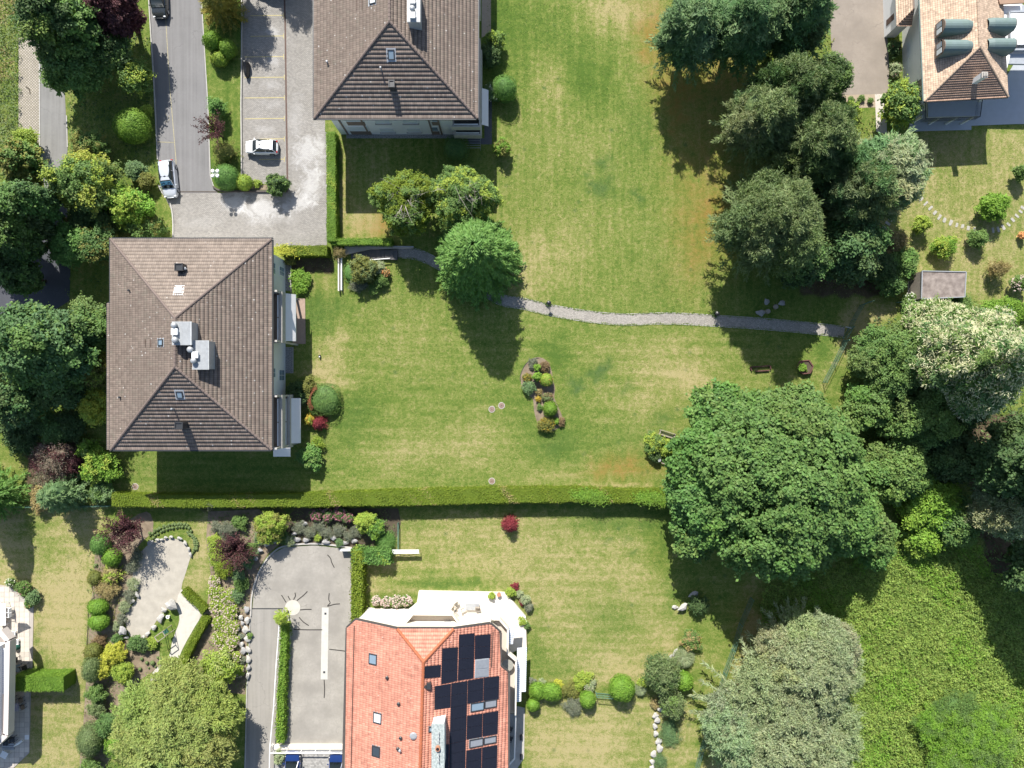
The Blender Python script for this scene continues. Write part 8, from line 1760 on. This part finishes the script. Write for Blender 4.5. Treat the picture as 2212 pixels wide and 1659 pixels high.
# swing frame, bird bath
t_ = thing('swing_frame', 'metal swing frame with a green seat casting a long shadow on the gravel path', 'swing', tuple(M(*Z6(730, 1215))))
c4 = [Z6(675, 1222), Z6(748, 1172), Z6(778, 1215), Z6(706, 1268)]; q4 = [M(*q, 2.2) for q in c4]; fm = MB()
for i in range(4): fm.bar(q4[i], q4[(i + 1) % 4], .07); fm.bar((q4[i].x, q4[i].y, 0), q4[i], .06)
fm.build('frame', WOOD, t_); q = (q4[1] + q4[2]) / 2; MB().box((q.x - .2, q.y, 1.4), (.55, .5, .25), .6).build('seat', pmat('green_cloth', (.03, .10, .07), .8, .1, 4), t_)
p = M(*Z6(820, 1018)); t_ = thing('bird_bath', 'small white bird bath on the grass by the largest boulder', 'bird bath', (p.x, p.y, 0)); MB().cyl((p.x, p.y, 0), .08, .45, 10).build('stem', WHITE, t_); MB().cyl((p.x, p.y, .45), .12, .08, 16, .22).build('bowl', WHITE, t_); MB().cyl((p.x, p.y, .535), .09, .005, 12).build('water', DARK, t_)
p = M(691, 769); t_ = thing('garden_ornament', 'small black and white ornament standing on the patchy lawn', 'ornament', (p.x, p.y, 0)); MB().ball((p.x, p.y, .16), .16, 10, 6, 1.0).build('body', BLK, t_, smooth=True); MB().ball((p.x + .02, p.y - .12, .3), .09, 8, 5).build('head', WHITE, t_, smooth=True)
tag(MB().bar(M(*K(0, 0, 165, 555), .08), M(*K(0, 0, 188, 572), .08), .06).bar(M(*K(0, 0, 188, 572), .08), M(*K(0, 0, 193, 604), .06), .05).build('fallen_branch', BARK), 'dead branch lying on the grid paving', 'branch')
p = M(*K(0, 0, 190, 1027)); tag(MB().cyl((p.x, p.y, 0), .2, .3, 10, .18).build('tree_stump', WOOD), 'little tree stump below the end of the grid paving', 'stump')

# ---- furniture on the lower left terrace
table(*Z2(48, 378), .08, 1.05, 2.6, 0, 'long white garden table at the top of the lower left terrace')
for y_, lb in ((345, 'white chair at the upper end of the long white table'), (385, 'white chair beside the middle of the long white table'), ): chair(*Z2(100, y_), .08, -math.pi / 2, lb, seat=WHITE)
for x_, y_, lb in ((92, 555, 'white-framed grey lounger, upper of the pair by the parapet'), (118, 620, 'white-framed grey lounger, lower of the pair by the parapet')):
    p = M(*Z2(x_, y_), .3); t_ = thing('sun_lounger', lb, 'lounger', (p.x, p.y, .08), 'white loungers on the lower left terrace'); f_ = MB()
    for s_ in (-1, 1): f_.bar((p.x - .55, p.y + s_ * .32, .35), (p.x + .55, p.y + s_ * .28, .35), .06)
    for k in range(3): f_.bar((p.x - .5 + k * .5, p.y - .3, .36), (p.x - .5 + k * .5, p.y + .3, .36), .06)
    f_.build('frame', WHITE, t_); MB().box((p.x, p.y, .34), (1.1, .5, .04)).build('mattress', GREY, t_)
    for a_ in (-1, 1):
        for b3 in (-1, 1): MB().box((p.x + a_ * .5, p.y + b3 * .28, .2), (.05, .05, .3)).build('leg', WHITE, t_)
p = M(*Z2(122, 668), .5); t_ = thing('folded_parasol', 'dark green folded parasol base beside the loungers', 'parasol', (p.x, p.y, .08)); MB().cyl((p.x, p.y, .1), .42, .5, 12, .28).build('canopy', pmat('dark_green_cloth', (.02, .10, .075), .8, .15, 5), t_); MB().cyl((p.x, p.y, .6), .03, .9, 6).build('pole', DARK, t_)
for x_, y_, rz_, lb, m_ in ((150, 752, 0, 'dark wicker stool alone in the middle of the lower left terrace', DARK), (225, 815, .2, 'dark wicker chair at the terrace edge', DARK), (152, 898, .1, 'dark wicker chair just above the clipped block hedge', DARK), (95, 1300, .6, 'dark chair in the shade below the flowered table', DARK), (125, 1405, .1, 'dark armchair in the shaded lower terrace, right one', DARK), (70, 1430, .1, 'dark armchair in the shaded lower terrace, left one', DARK)): chair(*Z2(x_, y_), .08, rz_, lb, seat=m_, frame=BLK, s=1.25)
table(*Z2(160, 825), .08, .95, .85, .2, 'square glass-topped table between the dark wicker chairs', top=GLASSB, legm=DARK, h=.5)
table(*Z2(135, 1135), .08, 1.55, .95, 0, 'white table with a flowered cloth in the shade below the block hedge', top=pmat('flowered_cloth', (.62, .62, .68), .8, .35, 3, c2=(.25, .22, .35)))
for y_, x_, lb in ((1140, 205, 'chair right of the flowered table'), (1085, 190, 'folding chair above the flowered table'), (1075, 130, 'brown chair at the upper side of the flowered table')): chair(*Z2(x_, y_), .08, -1.4, lb, seat=BRN, frame=DARK)
table(*Z2(60, 1530), .08, .8, .8, -.5, 'small tilted white table near the bottom of the terrace', h=.55)
p = M(*Z2(226, 1400)); t_ = thing('doormat_sign', 'small white board lying at the terrace edge', 'board', (p.x, p.y, .08)); MB().box((p.x, p.y, .11), (.5, .55, .04)).build('board', WHITE, t_)
p = M(*Z2(150, 1455), .6); t_ = thing('folded_parasol', 'closed white parasol lying aslant on the lower terrace', 'parasol', (p.x, p.y, .08)); MB().tube([M(*Z2(115, 1478), .5), M(*Z2(150, 1455), .6), M(*Z2(184, 1430), .6)], [.05, .16, .10], 8).build('canopy', WHITE, t_)
for k in range(3): p = M(*Z2(80, 1455 + k * 18)); tag(MB().box((p.x, p.y, .18), (1.4, .22, .12 + .05 * k)).build('lounge_cushion', GREY), 'long grey cushion on the lower terrace, ' + ('upper', 'middle', 'lowest')[k] + ' of three', 'cushion', 'grey cushions on the lower terrace')
hedge([Z2(110, 965), Z2(240, 968), Z2(520, 968)], 1.85, 2.3, 'hedge', 'clipped green block hedge with a slanted end beside the lower left terrace', L=.12, dens=170)
tag(MB().box((M(*Z2(400, 893)).x, M(*Z2(400, 888)).y, .1), (4.3, .2, .2)).build('kerb_wall', STONE), 'white stone edging above the clipped block hedge', 'wall')
for x_, y_, rr, H, pal, lb, kw in ((22, 1258, 10, 1.0, 'green', 'white-flowering bush at the top of the lower left terrace', dict(flowers='white', nfl=30, flr=.08)), (50, 1270, 16, 1.4, 'green', 'rose bush with pink flowers by the lower left terrace', dict(flowers='pinkdark', nfl=10, flr=.07)), (70, 1290, 15, 1.3, 'blue', 'grey-green bush right of the rose bush at the terrace edge', {}), (62, 1305, 10, .9, 'green', 'small bush with orange dots at the terrace corner', dict(flowers='orange', nfl=8, flr=.05))):
    kw = dict(kw); bush(x_, y_, rr, H, pal, lb, L=.13, **kw)
strip('lawn_edging', [(193, 1240), (204, 1290), (192, 1300), (188, 1400)], .08, .06, BARK, .06)
